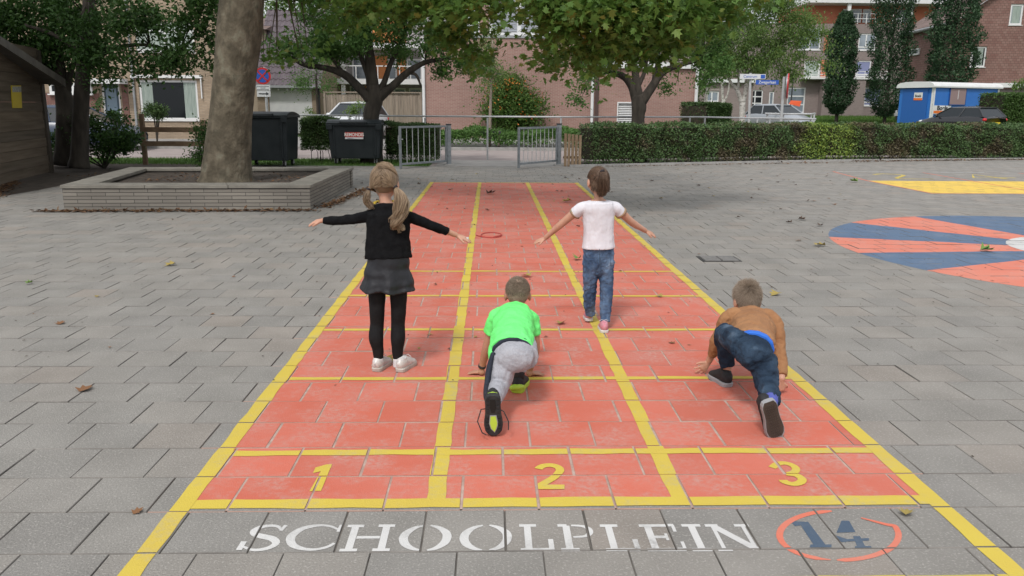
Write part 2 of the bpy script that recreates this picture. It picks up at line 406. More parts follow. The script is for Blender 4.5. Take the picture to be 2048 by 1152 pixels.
def worn(name, c, c2, worncol, amt=.5, sc=3.2, mid=.57, iv=(.99, 1.01)):
    m = bpy.data.materials.new(name); n, l, b = nt(m)
    tc = n.new('ShaderNodeTexCoord')
    def noi(s, d, lo, hi, rough=.6):
        q = n.new('ShaderNodeTexNoise'); q.inputs['Scale'].default_value = s; q.inputs['Detail'].default_value = d; q.inputs['Roughness'].default_value = rough
        l.new(tc.outputs['Object'], q.inputs['Vector'])
        r = n.new('ShaderNodeMapRange'); l.new(q.outputs[0], r.inputs[0]); r.inputs[1].default_value = lo; r.inputs[2].default_value = hi
        return r.outputs[0]
    mx = n.new('ShaderNodeMixRGB'); l.new(noi(1.7, 4, .3, .7), mx.inputs[0]); mx.inputs[1].default_value = (*c, 1); mx.inputs[2].default_value = (*c2, 1)
    g = n.new('ShaderNodeNewGeometry'); ir = n.new('ShaderNodeMapRange'); l.new(g.outputs['Random Per Island'], ir.inputs[0]); ir.inputs[3].default_value = iv[0]; ir.inputs[4].default_value = iv[1]
    mu = n.new('ShaderNodeMixRGB'); mu.blend_type = 'MULTIPLY'; mu.inputs[0].default_value = 1; l.new(mx.outputs[0], mu.inputs[1]); l.new(ir.outputs[0], mu.inputs[2])
    a = noi(sc, 9, mid-.07, mid+.2, .72); f = noi(38, 6, .36, .66)
    m1 = n.new('ShaderNodeMath'); m1.operation = 'MULTIPLY'; l.new(a, m1.inputs[0]); l.new(f, m1.inputs[1])
    m2 = n.new('ShaderNodeMath'); m2.operation = 'MULTIPLY'; l.new(m1.outputs[0], m2.inputs[0]); m2.inputs[1].default_value = amt*2; m2.use_clamp = True
    f2 = noi(260, 2, .6, .72); m3 = n.new('ShaderNodeMath'); m3.operation = 'MULTIPLY'; l.new(f2, m3.inputs[0]); m3.inputs[1].default_value = .14
    m4 = n.new('ShaderNodeMath'); m4.operation = 'MAXIMUM'; l.new(m2.outputs[0], m4.inputs[0]); l.new(m3.outputs[0], m4.inputs[1])
    fx = n.new('ShaderNodeMixRGB'); l.new(m4.outputs[0], fx.inputs[0]); l.new(mu.outputs[0], fx.inputs[1]); fx.inputs[2].default_value = (*worncol, 1)
    l.new(fx.outputs[0], b.inputs['Base Color']); b.inputs['Roughness'].default_value = .75; b.inputs['Specular IOR Level'].default_value = .3
    nb = n.new('ShaderNodeTexNoise'); nb.inputs['Scale'].default_value = 170; l.new(tc.outputs['Object'], nb.inputs['Vector'])
    bp = n.new('ShaderNodeBump'); bp.inputs['Strength'].default_value = .4; bp.inputs['Distance'].default_value = .006
    l.new(nb.outputs[0], bp.inputs['Height']); l.new(bp.outputs[0], b.inputs['Normal'])
    return m
m_red = worn('track_red_paint', (.53, .125, .078), (.55, .165, .12), (.47, .27, .23), amt=.65, mid=.51, iv=(.92, 1.05))
m_yel = worn('yellow_line_paint', (.58, .45, .065), (.54, .40, .07), (.42, .36, .20), amt=.8)
m_wht = worn('white_letter_paint', (.60, .59, .575), (.52, .51, .50), (.30, .29, .28), amt=.8)
m_blu = worn('blue_paint', (.058, .088, .135), (.075, .108, .155), (.17, .175, .185), amt=.5)
m_red2 = worn('coral_ring_paint', (.62, .15, .09), (.6, .2, .14), (.40, .26, .23), amt=.5)

TX1 = 3.03; TY = 13.97
lanes = thing('running_track', (0, 0, 0), 'coral red three lane running track with yellow lines painted across the grey slabs', 'painted track')
paint([rect(.05, TX1-.05, .08, TY-.03)], .0008).obj('red_field', m_red, lanes)
def yl(polys, name='yellow_line', z=.0022): return paint(polys, z).obj(name, m_yel, lanes)
yl(jag(0, .075, -.78, TY)); yl(jag(TX1-.075, TX1, -.78, TY))
xa, xb = G(871, 1000).x, G(1360, 998).x
yl(jag(xa-.036, xa+.036, .05, TY), z=.0024); yl(jag(xb-.036, xb+.036, .05, TY), z=.0024)
yl(jag(.075, TX1-.075, .02, .095, 'x'), z=.0026)
yb_ = G(1750, 1145).y; yl(jag(G(1465, 1147).x, TX1-.075, yb_-.085, yb_-.022, 'x'), z=.0026)
for py in (905, 757.5, 660, 592, 543):
    yy = G(880, py).y; w = .028 if py > 850 else .024
    yl(jag(.075, TX1-.075, yy-w, yy+w, 'x'), z=.0028)
yl(jag(.075, TX1-.075, TY-.07, TY-.01, 'x'), z=.0028)
def pxs(pts): return [G(a, b).to_2d() for a, b in pts]
# digits, traced as pen strokes on the ground plane
d1 = [pxs([(631, 936), (652, 930), (664, 929), (662, 936)]), pxs([(626, 947), (643, 943), (662, 930), (631, 936)]), pxs([(643, 941), (664, 929), (642, 983), (619, 983)])]
yl(d1, 'lane_number', .003)
def arc(cx_, cy_, rx, ry, a0, a1, n=10): return [(cx_+rx*math.cos(R_(a0+(a1-a0)*i/n)), cy_-ry*math.sin(R_(a0+(a1-a0)*i/n))) for i in range(n+1)]
s2 = arc(1098, 941, 22, 10, 165, -20, 9)+[(1108, 956), (1088, 968), (1078, 974)]
yl(stroke(pxs(s2), .036)+[pxs([(1070, 971), (1129, 971), (1129, 980), (1070, 980)])], 'lane_number', .003)
s3a = [(1544, 936), (1556, 928), (1572, 927), (1588, 933), (1592, 941), (1584, 947), (1572, 949)]
s3b = [(1572, 949), (1592, 952), (1604, 960), (1600, 967), (1586, 970), (1570, 966), (1566, 962)]
yl(stroke(pxs(s3a), .034)+stroke(pxs(s3b), .036), 'lane_number', .003)

# SCHOOLPLEIN in stencilled slab serifs: unit boxes (x across, y up)
TH, TN, SE = .155, .085, .11
LET = {
 'S': [([(.93, .98), (.86, .76)], .10), ([(.86, .80), (.72, .93), (.5, .96), (.28, .9), (.16, .76), (.24, .62), (.5, .53), (.76, .44), (.9, .28), (.8, .12), (.55, .035), (.3, .06), (.1, .16)], [.06, .09, .11, .14, .16, .18, .19, .19, .17, .14, .11, .09, .06]), ([(.06, .34), (.05, .02)], .15)],
 'C': [([(.97, .98), (.95, .70)], .07), ([(.93, .80), (.74, .93), (.5, .96), (.24, .86), (.09, .64), (.07, .44), (.18, .2), (.42, .06), (.64, .04), (.84, .12), (.96, .26)], [.05, .07, .09, .14, .18, .18, .15, .1, .08, .08, .07])],
 'H': [([(.2, .05), (.2, .95)], TH), ([(.8, .05), (.8, .95)], TH), ([(.28, .51), (.72, .51)], TN), ([(.04, .96), (.36, .96)], SE*.8), ([(.04, .04), (.36, .04)], SE*.8), ([(.64, .96), (.96, .96)], SE*.8), ([(.64, .04), (.96, .04)], SE*.8)],
 'O': [([(.44, .97), (.26, .88), (.11, .68), (.07, .47), (.13, .25), (.28, .09), (.43, .03)], [.05, .11, .17, .18, .17, .11, .05]), ([(.57, .97), (.74, .88), (.89, .70), (.93, .5), (.88, .28), (.73, .1), (.57, .03)], [.05, .11, .17, .18, .17, .11, .05])],
 'L': [([(.3, .05), (.3, .95)], TH*1.2), ([(.08, .96), (.55, .96)], SE*.8), ([(.08, .04), (.95, .04)], SE*.8), ([(.9, .04), (.9, .42)], TH*.9)],
 'P': [([(.28, .05), (.28, .95)], TH*1.2), ([(.06, .04), (.52, .04)], SE*.8), ([(.06, .96), (.3, .96)], SE*.8), ([(.42, .96), (.7, .93), (.86, .83), (.87, .67), (.74, .53), (.42, .50)], [.07, .09, .14, .15, .09, .07])],
 'E': [([(.25, .05), (.25, .95)], TH*1.1), ([(.05, .96), (.9, .96)], SE*.8), ([(.05, .04), (.95, .04)], SE*.8), ([(.3, .51), (.62, .51)], TN), ([(.62, .38), (.62, .64)], .07), ([(.87, .96), (.87, .70)], .08), ([(.93, .04), (.93, .32)], .08)],
 'I': [([(.5, .05), (.5, .95)], TH*2.1), ([(.08, .96), (.92, .96)], SE*.8), ([(.08, .04), (.92, .04)], SE*.8)],
 'N': [([(.18, .05), (.18, .95)], TN), ([(.84, .05), (.84, .95)], TN), ([(.2, .93), (.84, .06)], TH*1.15), ([(.02, .96), (.3, .96)], SE*.8), ([(.04, .04), (.34, .04)], SE*.8), ([(.66, .96), (.98, .96)], SE*.8)]}
spans = [('S', 488, 565), ('C', 575, 677), ('H', 683, 789), ('O', 800, 901), ('O', 921, 1022), ('L', 1034, 1108), ('P', 1114, 1192), ('L', 1200, 1276), ('E', 1282, 1366), ('I', 1370, 1416), ('N', 1420, 1514)]
word = thing('ground_lettering', (1.3, -.2, 0), 'white stencilled word SCHOOLPLEIN painted on the slabs below the starting line', 'painted word')
for ch, x0, x1 in spans:
    yb = G(x0, 1102.5).y; yt = G(x0, 1050).y; ga = G(x0, 1076); gb = G(x1, 1076); w = gb.x-ga.x; h = yt-yb
    pl = []
    for pts, th in LET[ch]:
        vert = isinstance(th, float) and abs(pts[0][0]-pts[-1][0]) < .02 and len(pts) == 2
        k = (w if (vert or len(pts) > 2 or ch == 'N') else h)
        if isinstance(th, float): tt = th*(w if vert or (abs(pts[0][0]-pts[-1][0]) < .7 and abs(pts[0][1]-pts[-1][1]) > .2) else h*1.15)
        else: tt = [t*(w+h)*.5 for t in th]
        if ch == 'I' and vert: tt = .155*.17
        if ch == 'H' and vert: tt = th*w*.9
        pl += stroke([(ga.x+p[0]*w, yb+p[1]*h) for p in pts], tt)
    paint(pl, .0012).obj('letter', m_wht, word)
num = thing('painted_house_number', (2.5, -.2, 0), 'dark blue number 14 in a broken coral red brush ring right of the white word', 'painted number')
paint(stroke(pxs(arc(1678, 1071, 119, 50, 97, 262, 22)), [.01]+[.024]*20+[.012, .006]), .0012).obj('ring', m_red2, num)
paint(stroke(pxs(arc(1678, 1071, 119, 50, -92, 22, 16)+[(1775, 1050), (1752, 1044), (1722, 1036)]), [.008]+[.022]*15+[.024, .02, .016, .008]), .0012).obj('ring', m_red2, num)
paint([pxs([(1580, 1043), (1608, 1044), (1618, 1049), (1590, 1053)]), pxs([(1598, 1046), (1616, 1044), (1652, 1092), (1628, 1092)]), pxs([(1621, 1090), (1663, 1090), (1663, 1099), (1618, 1099)])], .0012).obj('digit', m_blu, num)
paint([pxs([(1683, 1041), (1698, 1041), (1711, 1064), (1673, 1065)]), pxs([(1668, 1069), (1698, 1079), (1692, 1084), (1676, 1083)]), pxs([(1692, 1078), (1738, 1076), (1738, 1081), (1690, 1083)]), pxs([(1706, 1072), (1720, 1072), (1730, 1092), (1714, 1092)]), pxs([(1710, 1092), (1742, 1092), (1744, 1098), (1710, 1098)])], .0012).obj('digit', m_blu, num)

# colour wheel
m_or = worn('wheel_coral_paint', (.62, .17, .11), (.62, .22, .155), (.45, .34, .31), amt=.5, mid=.56)
m_wb = worn('wheel_blue_paint', (.085, .135, .22), (.10, .155, .24), (.24, .25, .28), amt=.5)
wheel = thing('round_ground_marking', (8.15, 5.95, 0), 'round painted wheel of coral and slate blue wedges round a white hub', 'painted wheel')
WX, WY, WR = 8.15, 5.95, 2.95
bd = [G(1663, 474), G(1720, 447), G(1829, 433), G(1983, 432)]
ang = [math.atan2(p.y-WY, p.x-WX) for p in (G(1983, 432), G(1829, 433), G(1720, 447), G(1663, 474), G(1702, 506), G(1851, 541))]
ang = [a if a > 0 else a+2*PI for a in ang]
last = ang[-1]; step = (ang[-1]-ang[0])/5
seq = ang[:]
while seq[-1]+step < ang[0]+2*PI-.3: seq.append(seq[-1]+step)
seq.append(ang[0]+2*PI)
for i in range(len(seq)-1):
    a, b = seq[i], seq[i+1]; n = 6; pol = []
    for k in range(n):
        t0, t1 = a+(b-a)*k/n, a+(b-a)*(k+1)/n
        pol.append([(WX+.8*math.cos(t0), WY+.8*math.sin(t0)), (WX+WR*math.cos(t0), WY+WR*math.sin(t0)), (WX+WR*math.cos(t1), WY+WR*math.sin(t1)), (WX+.8*math.cos(t1), WY+.8*math.sin(t1))])
    paint(pol, .001).obj('wedge', (m_wb, m_or)[i % 2], wheel)
paint([[(WX+1.02*math.cos(a), WY+1.0*math.sin(a)) for a in [2*PI*k/28 for k in range(28)]]], .0026).obj('hub', m_wht, wheel)
# yellow rectangle and thin lines of the counting game
m_yf = worn('yellow_field_paint', (.72, .50, .085), (.7, .47, .09), (.5, .42, .25), amt=.3)
game = thing('painted_game_field', (11, 14, 0), 'bright yellow painted rectangle with thin coral lines near the hedge', 'painted game')
paint([rect(9.45, 16.5, 12.15, 14.8)], .001).obj('yellow_field', m_yf, game)
for a, b in (((9.74, 17.4), (9.42, 14.8)), ((9.42, 14.8), (9.42, 12.1)), ((9.42, 12.12), (16.5, 12.12)), ((11.9, 17.2), (11.6, 12.2)), ((14.3, 17.2), (14, 12.2))):
    paint(stroke([a, b], .05), .0026).obj('coral_line', m_red2, game)
paint(stroke([(9.8, 17.35), (13.5, 17.3)], .06), .0026).obj('white_line', m_wht, game)
def gl(pts, w=.09): paint(stroke(pts, w), .0026).obj('painted_digit', m_yel, game)
gl([(10.35, 16.5), (10.7, 16.75), (11.0, 16.4), (10.7, 15.9), (10.4, 15.4), (11.15, 15.3)])
gl([(12.9, 15.4), (12.85, 16.7), (12.3, 15.7), (13.3, 15.75)])
# drain
dr = thing('drain_grate', (3.56, 5.38, 0), 'small slotted metal drain grate set among the slabs', 'drain')
m_iron = M('cast_iron', (.05, .05, .05), (.09, .085, .08), scale=20, rough=.6, metal=.6, bump=.3)
MB().box(3.38, 3.78, 5.2, 5.5, .001, .005).obj('frame', m_iron, dr)
g = MB()
for k in range(8):
    for xx in (3.41, 3.59): g.box(xx, xx+.16, 5.22+k*.034, 5.24+k*.034, .005, .013)
g.obj('bars', M('worn_iron', (.17, .165, .16), (.22, .21, .2), scale=30, rough=.6), dr)

# kerbs, footpath, road, verge, lawn
kb = MB()
for (a, b), (c, d) in zip(hedge_line[1:], hedge_line[2:]):
    n = int(math.hypot(c-a, d-b))+1
    for i in range(n):
        p = (a+(c-a)*i/n, b+(d-b)*i/n); q = (a+(c-a)*(i+.99)/n, b+(d-b)*(i+.99)/n)
        kb.hexa([(p[0], p[1], -.02), (q[0], q[1], -.02), (q[0], q[1]+.12, -.02), (p[0], p[1]+.12, -.02), (p[0], p[1], .05), (q[0], q[1], .05), (q[0], q[1]+.12, .05), (p[0], p[1]+.12, .05)])
tag(kb.obj('yard_kerb', m_kerb), kind='structure')
tag(MB().poly([(3.4, 18.72, .012), (7.1, 20.12, .012), (11.2, 21.5, .012), (18.3, 23.0, .012), (26, 23.6, .012), (26, 25, .012), (18, 24.6, .012), (11, 23.2, .012), (6, 21.6, .012), (3.4, 20.6, .012)]).obj('hedge_bed', m_earth), kind='structure')
pv = brick('footpath_pavers', (.23, .22, .21), (.29, .275, .26), (.12, .11, .1), bw=.3, bh=.3, ms=.008)
m_fp = M('footpath', (.24, .23, .22), (.30, .285, .27), scale=2.5, rough=.9, bump=.4, bscale=70)
tag(MB().quad((-40, 18.55, -.006), (60, 18.55, -.006), (60, 26.9, -.006), (-40, 26.9, -.006)).obj('road', m_road), kind='structure')
tag(MB().quad((-.2, 18.6, .002), (3.25, 18.6, .002), (3.25, 21.0, .002), (-.2, 21.0, .002)).obj('gate_threshold', m_fp), kind='structure')
tag(MB().box(-40, 60, 26.6, 26.8, -.05, .1).obj('road_kerb', m_kerb), kind='structure')
tag(MB().quad((-40, 26.8, .08), (60, 26.8, .08), (60, 36, .09), (-40, 36, .09)).obj('far_pavement', m_fp), kind='structure')
tag(MB().quad((-40, 18.5, .004), (-.35, 18.5, .004), (-.35, 21.2, .004), (-40, 21.2, .004)).obj('verge', m_grass), kind='structure')
tag(MB().poly([(12.5, 24.8, .06), (60, 24.8, .06), (90, 31, .2), (90, 52.1, .2), (12, 52.1, .2), (12.5, 31, .2)]).obj('lawn', m_grass), kind='structure')
tag(MB().quad((12, 52.1, .2), (90, 52.1, .2), (90, 76.6, .8), (12, 76.6, .8)).obj('lawn_slope', m_grass), kind='structure')
tag(MB().poly([(-12, 9, .006), (-6.9, 9, .006), (-6.9, 13.6, .006), (-5.2, 18.4, .006), (-5.2, 19, .006), (-14, 19, .006), (-16, 12, .006)]).obj('bare_earth', m_earth), kind='structure')
# ------------------------------------------------------------ buildings
m_white = M('white_paint', (.62, .62, .62), (.68, .68, .67), scale=3, rough=.5)
m_glass = M('window_glass', (.012, .014, .016), rough=.08, spec=.25)
m_glassb = M('pale_window_glass', (.16, .19, .22), (.26, .3, .34), scale=.6, rough=.08, spec=.8)
m_blind = M('lilac_blind', (.20, .22, .36), rough=.5)
m_curt = M('net_curtain', (.24, .29, .26), (.36, .41, .37), scale=9, rough=.9, stretch=(6, 1, .2))
m_dark = M('dark_metal', (.03, .032, .035), rough=.5)
m_greyp = M('grey_paint', (.28, .29, .30), rough=.5)
class Facade:
    def __init__(s, name, label, cat, ox, oy, rz, group=None):
        s.o = Vector((ox, oy, 0)); s.u = Vector((math.cos(rz), math.sin(rz), 0)); s.n = Vector((math.sin(rz), -math.cos(rz), 0))
        s.root = thing(name, (ox, oy, 0), label, cat, group, rz); s.inv = ROOTM[s.root.name].inverted()
    def uv(s, px, py):
        d = ray(px, py); c = Vector((CX, CY, CH)); t = (s.o-c).dot(s.n)/d.dot(s.n); p = c+d*t
        return (p-s.o).dot(s.u), p.z
    def rect(s, x0, y0, x1, y1):
        a = s.uv(x0, (y0+y1)/2); b = s.uv(x1, (y0+y1)/2); c = s.uv((x0+x1)/2, y0); d = s.uv((x0+x1)/2, y1)
        return a[0], b[0], d[1], c[1]
    def wall(s, u0, u1, z0, z1, mat, holes=(), depth=8, rev=.14, y=0, name='wall', rmat=None):
        mb = MB(); us = sorted({u0, u1, *[h[0] for h in holes], *[h[1] for h in holes]}); zs = sorted({z0, z1, *[h[2] for h in holes], *[h[3] for h in holes]})
        for a, b in zip(us, us[1:]):
            for c, d in zip(zs, zs[1:]):
                m1, m2 = (a+b)/2, (c+d)/2
                if any(h[0] < m1 < h[1] and h[2] < m2 < h[3] for h in holes): continue
                mb.quad((a, y, c), (b, y, c), (b, y, d), (a, y, d))
        for a, b, c, d in holes:
            mb.quad((a, y, c), (a, y+rev, c), (b, y+rev, c), (b, y, c)); mb.quad((a, y, d), (b, y, d), (b, y+rev, d), (a, y+rev, d))
            mb.quad((a, y, c), (a, y, d), (a, y+rev, d), (a, y+rev, c)); mb.quad((b, y, c), (b, y+rev, c), (b, y+rev, d), (b, y, d))
        mb.quad((u0, y, z0), (u0, y, z1), (u0, y+depth, z1), (u0, y+depth, z0)); mb.quad((u1, y, z0), (u1, y+depth, z0), (u1, y+depth, z1), (u1, y, z1))
        mb.quad((u0, y+depth, z0), (u0, y+depth, z1), (u1, y+depth, z1), (u1, y+depth, z0)); mb.quad((u0, y, z1), (u1, y, z1), (u1, y+depth, z1), (u0, y+depth, z1))
        return mb.obj(name, mat, s.root, local=True)
    def win(s, r, vm=(), hm=(), fw=.07, y=.06, fm=None, gm=None, curtains=(), name='window', sill=True, label=None):
        a, b, c, d = r; mb = MB(); fm = fm or m_white
        a += .002; b -= .002; c += .002; d -= .002
        mb.box(a, a+fw, y, y+.06, c, d).box(b-fw, b, y, y+.06, c, d).box(a+fw, b-fw, y, y+.06, c, c+fw).box(a+fw, b-fw, y, y+.06, d-fw, d)
        for t in vm: x = a+(b-a)*t; mb.box(x-fw/2, x+fw/2, y+.004, y+.056, c+fw, d-fw)
        for t in hm: z = c+(d-c)*t; mb.box(a+fw, b-fw, y+.008, y+.052, z-fw/2, z+fw/2)
        if sill: mb.box(a-.04, b+.04, y-.12, y-.002, c-.05, c-.003)
        w = mb.obj(name, fm, s.root, local=True, label=label)
        MB().box(a+.01, b-.01, y+.03, y+.045, c+.01, d-.01).obj('pane', gm or m_glass, w, local=True)
        for t0, t1 in curtains:
            cm = MB(); n = 16; x0 = a+fw+(b-a-2*fw)*t0; x1 = a+fw+(b-a-2*fw)*t1
            for k in range(n):
                xa_, xb_ = x0+(x1-x0)*k/n, x0+(x1-x0)*(k+1)/n; q = .018 if k % 2 else 0; q2 = 0 if k % 2 else .018
                cm.quad((xa_, y+.028-q, c+fw), (xb_, y+.028-q2, c+fw), (xb_, y+.028-q2, d-fw), (xa_, y+.028-q, d-fw))
            cm.obj('curtain', m_curt, w, local=True)
        return w
    def part(s, mb, name, mat, **k): return mb.obj(name, mat, s.root, local=True, **k)

# left terraced house
m_tan = brick('tan_brick', (.30, .225, .155), (.36, .275, .195), (.24, .20, .16))
m_brn = brick('red_brown_brick', (.16, .07, .055), (.21, .10, .08), (.16, .13, .12))
H = Facade('row_house', 'tan brick terraced house with wide white living room window and dark blue door', 'house', -20, 33, 0)
wr = H.rect(279, 160, 396, 240); wu = H.rect(270, 44, 388, 104); dr_ = H.rect(206, 166, 242, 256)
dr_ = (dr_[0], dr_[1], 0.0, dr_[3])
H.wall(-6, H.uv(440, 150)[0], 0, 8.5, m_tan, [wr, wu, dr_], depth=4)
H.win(wr, fw=.09, curtains=((0, .2), (.78, 1)))
H.win(wu, vm=(.5,), hm=(.7,), fw=.1, gm=m_glassb, curtains=((0, 1),))
H.win(H.rect(100, 166, 186, 188), vm=(.55,), fw=.1, y=-.07, gm=m_glass)
rb = H.rect(98, 186, 202, 262); H.part(MB().box(-6, rb[1], -.03, -.002, 0, rb[3]), 'brick_panel', m_brn)
rb2 = H.rect(246, 166, 258, 250); H.part(MB().box(rb2[0], rb2[1], -.03, -.002, 0, rb2[3]), 'brick_panel', m_brn)
m_door = M('slate_blue_door', (.05, .08, .11), rough=.4)
dd = MB().box(dr_[0]+.08, dr_[1]-.08, .05, .1, 0, dr_[3]-.08); door = H.part(dd, 'door', m_door)
MB().box(dr_[0]+.16, dr_[1]-.16, .03, .048, 1.25, dr_[3]-.2).obj('door_glass', M('frosted_glass', (.16, .22, .28), rough=.3), door, local=True)
MB().box(dr_[0]+.22, dr_[1]-.22, .03, .048, .98, 1.03).obj('letter_plate', m_white, door, local=True)
H.part(MB().box(dr_[0], dr_[0]+.078, .03, .12, 0, dr_[3]).box(dr_[1]-.078, dr_[1], .03, .12, 0, dr_[3]), 'door_frame', m_white)
cr_ = H.rect(178, 158, 256, 168); H.part(MB().box(cr_[0], cr_[1], -.8, -.035, cr_[2], cr_[3]), 'canopy', m_white)
H.part(MB().box(wr[0]-.25, wr[1]+.25, -.12, -.003, wr[3]+.08, wr[3]+.2), 'awning_box', m_white)
for a, b in ((wr[0]-.22, wr[0]-.18), (wr[1]+.18, wr[1]+.22)): H.part(MB().box(a, b, -.1, -.04, wr[2]+.9, wr[3]+.08), 'awning_arm', m_white)
dp = H.uv(266, 150)[0]; H.part(MB().tube([(dp, -.08, 0), (dp, -.08, 8.4)], .05, n=8), 'drainpipe', m_greyp)
m_roof = brick('roof_tiles', (.075, .062, .068), (.10, .085, .09), (.03, .025, .03), bw=.25, bh=.3, ms=.02, noise=.3)
m_roofb = brick('brown_roof_tiles', (.15, .10, .085), (.19, .135, .12), (.08, .06, .05), bw=.3, bh=.3, ms=.02)
u1_ = H.uv(440, 150)[0]
H.part(MB().hexa([(-6.3, -.5, 8.5), (u1_+.2, -.5, 8.5), (u1_+.2, 4.4, 8.5), (-6.3, 4.4, 8.5), (-6.3, 1.8, 11), (u1_+.2, 1.8, 11), (u1_+.2, 2.2, 11), (-6.3, 2.2, 11)]), 'roof', m_roofb)

# garage with steep tiled roof
Gf = Facade('garage_house', 'low house with dark wavy tiled roof and a plain white garage door', 'house', -10, 43, 0)
ga_ = Gf.rect(515, 170, 642, 233); gd = Gf.rect(538, 174, 624, 236); gd = (gd[0], gd[1], .02, gd[3])
Gf.wall(ga_[0], ga_[1], 0, ga_[3]-.02, m_tan, [gd], depth=7)
Gf.part(MB().box(gd[0]+.01, gd[1]-.01, .06, .1, .03, gd[3]-.01), 'garage_door', m_white)
rt = Gf.uv(560, 85)[1]; z0 = ga_[3]; rb_ = MB(); nr_ = 13; u0, u1 = ga_[0]-.2, ga_[1]+.1
ridge = z0+4.3; run = 4.2
for k in range(nr_):                      # real stepped, wavy tile courses
    za, zb = z0+(ridge-z0)*k/nr_, z0+(ridge-z0)*(k+1)/nr_; ya, yb = -.35+run*k/nr_, -.35+run*(k+1)/nr_
    n = int((u1-u0)/.06); 
    for i in range(n):
        ua, ub = u0+(u1-u0)*i/n, u0+(u1-u0)*(i+1)/n; w1 = .03*math.sin(ua*2*PI/.26); w2 = .03*math.sin(ub*2*PI/.26)
        rb_.quad((ua, ya-.03, za+w1), (ub, ya-.03, za+w2), (ub, yb, zb+w2-.03), (ua, yb, zb+w1-.03))
        rb_.quad((ua, ya-.03, za+w1-.06), (ub, ya-.03, za+w2-.06), (ub, ya-.03, za+w2), (ua, ya-.03, za+w1))
rb_.quad((u0, run-.4, ridge-.03), (u1, run-.4, ridge-.03), (u1, 7.5, z0+.5), (u0, 7.5, z0+.5))
Gf.part(rb_, 'roof', M('glazed_dark_tiles', (.085, .068, .078), (.13, .105, .115), scale=3, rough=.5, contrast=.25))
Gf.part(MB().poly([(ga_[1], .05, z0-.05), (ga_[1], 7.2, z0-.05), (ga_[1], run-.4, ridge-.1)]), 'gable', m_tan)
Gf.part(MB().box(u0, u1, -.5, -.36, z0-.16, z0-.03), 'gutter', m_greyp)
for k in range(5):
    x = gd[0]+(gd[1]-gd[0])*(k+.3)/5; Gf.part(MB().box(x-.05, x+.05, -.3, -.003, z0-.3, z0-.2), 'soffit_lamp', m_white)
dpx = Gf.uv(639, 200)[0]; Gf.part(MB().tube([(dpx, -.1, 0), (dpx, -.1, z0-.1)], .05, n=8), 'drainpipe', m_dark)
sw = Facade('side_house', 'plain beige rendered house flank right of the garage with brown roof above', 'house', -13.5, 45, 0)
sa = sw.rect(470, 80, 534, 240); sw.wall(sa[0]-1, sa[1], 0, 5.6, M('beige_render', (.33, .27, .20), (.38, .31, .24), scale=2, rough=.9), depth=9)
sw.part(MB().hexa([(sa[0]-1.2, -.4, 5.6), (sa[1]+.2, -.4, 5.6), (sa[1]+.2, 9.3, 5.6), (sa[0]-1.2, 9.3, 5.6), (sa[0]-1.2, 4, 6.6), (sa[1]+.2, 4, 6.6), (sa[1]+.2, 5, 6.6), (sa[0]-1.2, 5, 6.6)]), 'roof', m_roofb)
ww = sw.rect(508, 108, 530, 160); sw.win(ww, y=-.08, hm=(.5,), fw=.12, gm=m_curt)

# apartments with orange panels
A = Facade('balcony_apartments', 'apartment block with white balcony slab, glass railing and orange wall panels', 'apartment block', -5, 50, 0)
aa = A.rect(640, 60, 848, 235)
m_orange = M('orange_panel', (.52, .19, .06), (.58, .23, .08), scale=1, rough=.6)
A.wall(aa[0], aa[1]+2, 0, 8.5, M('grey_render', (.33, .31, .30), rough=.9), depth=8)
for (x0, y0, x1, y1, mt) in ((745, 112, 775, 160, m_orange), (795, 112, 812, 160, m_orange), (700, 172, 785, 192, m_orange), (745, 40, 812, 100, m_orange)):
    r = A.rect(x0, y0, x1, y1); A.part(MB().box(r[0], r[1], -.06, -.003, r[2], r[3]), 'wall_panel', mt)
for (x0, y0, x1, y1) in ((705, 112, 740, 160), (776, 118, 794, 160), (814, 118, 844, 160), (788, 176, 812, 192), (818, 176, 844, 192), (700, 172, 730, 192)):
    A.win(A.rect(x0, y0, x1, y1), y=-.12, fw=.09, gm=m_glassb, sill=False)
r = A.rect(680, 160, 848, 170); A.part(MB().box(r[0], r[1]+.5, -2, -.2, r[2], r[3]), 'balcony_slab', m_white)
r = A.rect(680, 90, 848, 100); A.part(MB().box(r[0], r[1]+.5, -2, -.2, r[2], r[3]), 'balcony_slab', m_white)
r = A.rect(680, 134, 848, 160); A.part(MB().box(r[0], r[1]+.5, -1.98, -1.94, r[3]-.06, r[3]), 'railing', m_white)
for k in range(9):
    x = r[0]+(r[1]-r[0])*k/8; A.part(MB().box(x-.025, x+.025, -1.98, -1.94, r[2], r[3]-.065), 'railing_post', m_white)
r = A.rect(692, 100, 700, 190); A.part(MB().box(r[0], r[1], -1.9, -1.65, 0, 8.4), 'column', m_white)

# brick sports hall
m_gym = brick('pink_brick', (.275, .15, .122), (.32, .185, .152), (.40, .33, .29), noise=.18)
B = Facade('brick_hall', 'long windowless pinkish brick hall with white drainpipes behind the two street trees', 'brick hall', -2, 36, 0)
g0 = B.uv(850, 160)[0]; g1 = B.uv(1188, 160)[0]; g2 = B.uv(1393, 160)[0]; zt = B.uv(1000, 76)[1]; zt2 = B.uv(1300, 137)[1]
lr = B.rect(1234, 204, 1266, 252)
B.wall(g0, g1, 0, zt, m_gym, depth=12); B.wall(g1+.002, g2, 0, zt2, m_gym, [lr], depth=12, name='low_wall', y=.02)
lv = MB()
for k in range(14):
    z = lr[2]+(lr[3]-lr[2])*k/14; lv.hexa([(lr[0]+.05, .04, z), (lr[1]-.05, .04, z), (lr[1]-.05, .06, z), (lr[0]+.05, .06, z), (lr[0]+.05, .1, z+.06), (lr[1]-.05, .1, z+.06), (lr[1]-.05, .12, z+.06), (lr[0]+.05, .12, z+.06)])
